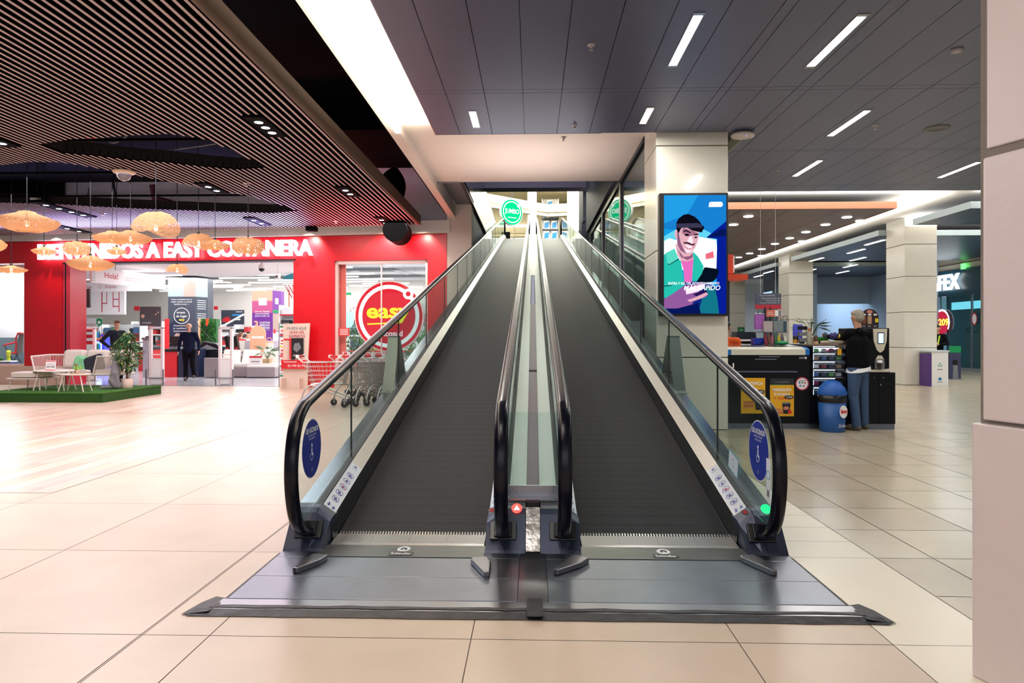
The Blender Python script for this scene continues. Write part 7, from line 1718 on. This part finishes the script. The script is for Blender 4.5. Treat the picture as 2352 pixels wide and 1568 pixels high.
q = MB(); q.box(SXX+1.2, SXX+1.8, 20.5, 25.5, .0, 1.05, M('shop_counter', S(176, 206, 204), .5)); q.build('shop_desk', None, 'pale long service desk inside the teal shop', 'desk')
q = MB(); q.box(SXX+.2, SXX+.25, 20, 28.5, 2.45, 2.75, emis('light_band_cyan', (.45, .85, 1), 1.6)); q.build('light_band', None, 'cyan light band above the glass of the teal shop', 'light band')
q = MB(); f = Fr(PX(2165, 740, SXX), (0, -1, 0), (0, 0, 1)); q2 = q; rr = .50
f.disc(q, 0, 0, rr, emis('rate_red', (.7, .03, .08), .8), .03); f.ring(q, 0, 0, rr*.92, rr*1.08, emis('rate_white', (1, .92, .98), 2), .035, a0=-.6, a1=2.0); f.ring(q, 0, 0, rr*.92, rr*1.08, emis('rate_white', (1, .92, .98), 2), .035, a0=2.6, a1=4.3)
f.text(q, '1209', .05, -.12, .26, emis('rate_yellow', (1, .8, .1), 1.5), .04, w=.85, bold=.04); q.build('neon_sign', None, 'round red and white neon rate sign in the teal shop window', 'sign')
q = MB(); f = Fr(PX(2238, 732, SXX-.02), (0, -1, 0), (0, 0, 1)); f.disc(q, 0, 0, .16, m_redp, .002, ry=.24); f.disc(q, 0, 0, .12, m_wh, .004, ry=.19); q.build('window_notice', None, 'small round red rimmed notice on the teal shop glass', 'notice')
q = MB(); f = Fr(PX(2234, 762, SXX+.5), (0, -1, 0), (0, 0, 1)); f.text(q, 'AFEX', 0, 0, .2, m_grey, .0, w=1.0, bold=.04); q.build('inner_lettering', None, 'grey repeated shop name low inside the teal shop', 'sign')
# recycling bin box, poster stand
Y = 18.9; a = P(2140, 882, Y); b = P(2178, 808, Y); t = thing('recycling_box', 'white recycling box with a green arrow mark beside the far stone pillar', 'recycling bin', ((a.x+b.x)/2, Y, 0)); q = MB(); q.box(a.x, b.x, Y, Y+.45, 0, b.z, m_wh); q.build('body', t)
q = MB(); q.box(a.x-.08, a.x, Y, Y+.45, 0, b.z-.05, M('purple_side', S(84, 50, 120), .5)); q.build('purple_side', t); q = MB(); q.box(a.x-.09, b.x+.02, Y-.02, Y+.47, b.z, b.z+.04, M('lid_pale', S(206, 212, 220), .4)); q.build('lid', t)
q = MB(); f = Fr(((a.x+b.x)/2, Y-.002, b.z*.62), (1, 0, 0), (0, 0, 1)); f.ring(q, 0, 0, .045, .07, m_grn, .001, 3, a0=PI/2, a1=PI/2+2*PI); f.disc(q, 0, -.38, .045, m_cy, .001); f.rect(q, -.07, .07, -.13, -.11, m_grey, .001); f.rect(q, -.08, .08, -.47, -.455, m_grey, .001); q.build('print', t)
Y = 22.0; a = P(2180, 852, Y); b = P(2207, 796, Y); q = MB(); q.box(a.x, b.x, Y, Y+.05, 0.02, b.z, M('poster_navy', S(56, 58, 90), .5)); f = Fr((a.x, Y-.002, .02), (1, 0, 0), (0, 0, 1)); w = b.x-a.x; f.rect(q, 0, w, b.z*.8, b.z, m_grn, .001); f.disc(q, w*.5, b.z*.5, .09, m_blk, .002); f.pl(q, [(w*.3, 0), (w*.8, 0), (w*.7, b.z*.42), (w*.35, b.z*.42)], m_grey, .0015)
q.box(a.x, b.x, Y-.1, Y+.2, 0, .02, m_grey); q.build('poster_stand', None, 'standing poster with a green header by the teal shop', 'poster')
# hanging direction sign
t = thing('direction_sign', 'grey and red hanging direction sign with white arrows above the kiosk', 'sign', P(1765, 690, 15)); a = P(1736, 709, 15); b = P(1794, 674, 15); f = Fr(a, (1, 0, 0), (0, 0, 1)); w, h = b.x-a.x, b.z-a.z
q = MB(); f.slab(q, 0, w, h*.27, h, -.06, 0, M('sign_slate', S(84, 90, 112), .5)); f.slab(q, 0, w, 0, h*.27, -.06, 0, M('sign_crimson', S(200, 40, 60), .5)); q.build('panel', t)
q = MB(); f.text(q, 'Estoy en el Nivel PB', w*.45, h*.84, h*.07, m_wh, .004, w=w*.6)
for i, s in enumerate(('Rampa Andrés Bello', 'Estacionamientos', 'Ascensores Andrés Bello')): f.text(q, s, w*.83, h*(.65-.145*i), h*.075, m_wh, .004, w=w*(.6, .42, .68)[i], align='RIGHT'); f.pl(q, [(w*.86, h*(.69-.145*i)), (w*.91, h*(.73-.145*i)), (w*.91, h*(.70-.145*i)), (w*.95, h*(.70-.145*i)), (w*.95, h*(.68-.145*i)), (w*.91, h*(.68-.145*i)), (w*.91, h*(.65-.145*i))], m_wh, .004)
q.build('print', t); q = MB()
for k in (.2, .8): q.tube([f.p(w*k, h, -.03), (f.p(w*k, 0, 0).x, 15.03, 4.7)], .004, m_wh, 5)
q.build('hanging_rods', t)
q = MB(); a = P(1700, 758, 36.5); q.box(a.x-.1, a.x+.25, 36.54, 36.6, a.z-.14, a.z+.16, M('exit_green', S(20, 130, 70), .5)); q.box(a.x-.02, a.x+.16, 36.52, 36.54, a.z-.01, a.z+.04, m_wh); q.build('exit_sign', None, 'small green arrow exit sign beyond the freezer', 'sign')

# ================================================================ people
hg = M('grey_hair', S(150, 142, 128), .8, noise=.2, nscale=30); hb = M('dark_hair', S(34, 24, 20), .7, noise=.2, nscale=30); hbr = M('brown_hair', S(96, 60, 38), .7)
jean = M('blue_jeans', S(58, 82, 116), .85, noise=.2, nscale=7); blk_t = M('black_cloth', (.003, .003, .005), .95, spec=.15); nav = M('navy_sweater', S(12, 18, 44), .95, spec=.2); shoeb = M('brown_shoe', S(96, 84, 70), .7); shoed = M('dark_shoe', S(40, 34, 36), .6)
def hem(t, V, hp):
    q = MB(); rings = []
    for z, r in ((.862, .176), (.88, .174), (.92, .166)): rings.append([Vector((V['pel'].x+r*1.12*math.cos(a*PI/12), V['pel'].y+r*.92*math.sin(a*PI/12), z-.03*math.cos(a*PI/12))) for a in range(24)])
    q.loft(rings, m_wh, caps=False); q.build('shirt_hem', t)
    ob = blob('hood', [(V['neck']+Vector((-.06, .07, -.05)), .045, V['neck']+Vector((.06, .07, -.05)), .045), (V['neck']+Vector((-.07, .03, -.02)), .035, V['neck']+Vector((.07, .03, -.02)), .035)], .012, blk_t, t)
pm = FL(1971, 986)
person('man in black hoodie and blue jeans, back turned, reaching to the kiosk counter', dict(
    ell=(-.02, -.26, 1.33), wrl=(-.04, -.50, 1.37), elr=(-.30, -.03, 1.14), wrr=(-.26, -.24, 1.06), shl=(.16, -.06, 1.42), shr=(-.19, .03, 1.41),
    knl=(.11, -.01, .50), knr=(-.10, .02, .50), anl=(.13, .05, .09), anr=(-.11, .03, .09), hil=(.09, 0, .92), hir=(-.085, 0, .92), curl=.8),
    blk_t, jean, hg, shoeb, (pm.x, pm.y, 0), math.radians(215), 1.0, head_turn=-.35, head_tilt=.10, extra=hem, belly=1)
pw = FL(434, 873.5)
person('bald man in a navy sweater and dark trousers walking out of the store entrance', dict(
    elr=(-.27, .04, 1.14), wrr=(-.29, -.02, .88), ell=(.27, .05, 1.14), wrl=(.29, -.06, .90), knl=(.12, -.10, .50), anl=(.12, .12, .16), knr=(-.08, -.06, .50), anr=(-.06, -.14, .10), curl=.4),
    nav, blk_t, hb, shoed, (pw.x, pw.y, 0), math.radians(16), 1.02, head_tilt=.25, bald=True)
pb = P(268, 800, 19.9)
person('dark clothed man with one hand on his hip standing behind the potted tree', dict(
    elr=(-.36, .12, 1.17), wrr=(-.20, -.02, .99), ell=(.25, .0, 1.14), wrl=(.22, -.16, .95), curl=.7),
    M('midnight_jacket', S(14, 18, 34), .9), blk_t, hbr, shoed, (pb.x, 19.9, 0), math.radians(58), 1.05, head_tilt=.2)
pv = P(1672, 780, 11.3)
person('vendor in an orange shirt behind the freezer, partly hidden by the screen pillar', dict(ell=(.24, -.10, 1.16), wrl=(.16, -.32, 1.08), elr=(-.24, -.1, 1.16), wrr=(-.14, -.32, 1.08)),
    M('orange_shirt', S(236, 96, 30), .8), blk_t, hb, shoed, (pv.x-.03, 11.3, -.02), math.radians(150), .93, head_tilt=.25, sleeves=False, voxel=.012)
pg = P(2153, 790, 21.3)
def vest(t, V, hp):
    q = MB(); mv = M('hi_vis', S(190, 230, 60), .6)
    for s in (-1, 1): q.poly([(s*.09, -.135, 1.42), (s*.05, -.135, 1.42), (s*.0, -.150, 1.12), (s*.045, -.150, 1.10)], mv)
    q.build('vest_band', t)
person('guard in black with a bright yellow green strap standing behind the recycling box', dict(ell=(.27, -.04, 1.16), wrl=(.06, -.22, 1.14), elr=(-.27, -.04, 1.16), wrr=(-.06, -.20, 1.18)),
    blk_t, blk_t, hb, shoed, (pg.x, 21.3, 0), math.radians(-35), .98, head_tilt=.15, voxel=.014, extra=vest)
ps = P(553, 780, 26.5)
person('woman in a red top seated with long brown hair, left of the seated couple', dict(pel=(0, 0, .95)), M('red_top', S(206, 30, 44), .8), blk_t, hbr, shoed, (ps.x, 26.5, -.22), math.radians(165), 1.0, voxel=.016)
ps = P(569, 780, 27.2)
person('man in a white shirt seated facing her, right of the seated couple', dict(wrr=(-.1, -.25, 1.05), elr=(-.27, -.08, 1.15)), M('white_shirt', S(236, 230, 228), .8), blk_t, hb, shoed, (ps.x+.05, 27.2, -.20), math.radians(-20), 1.0, voxel=.016)
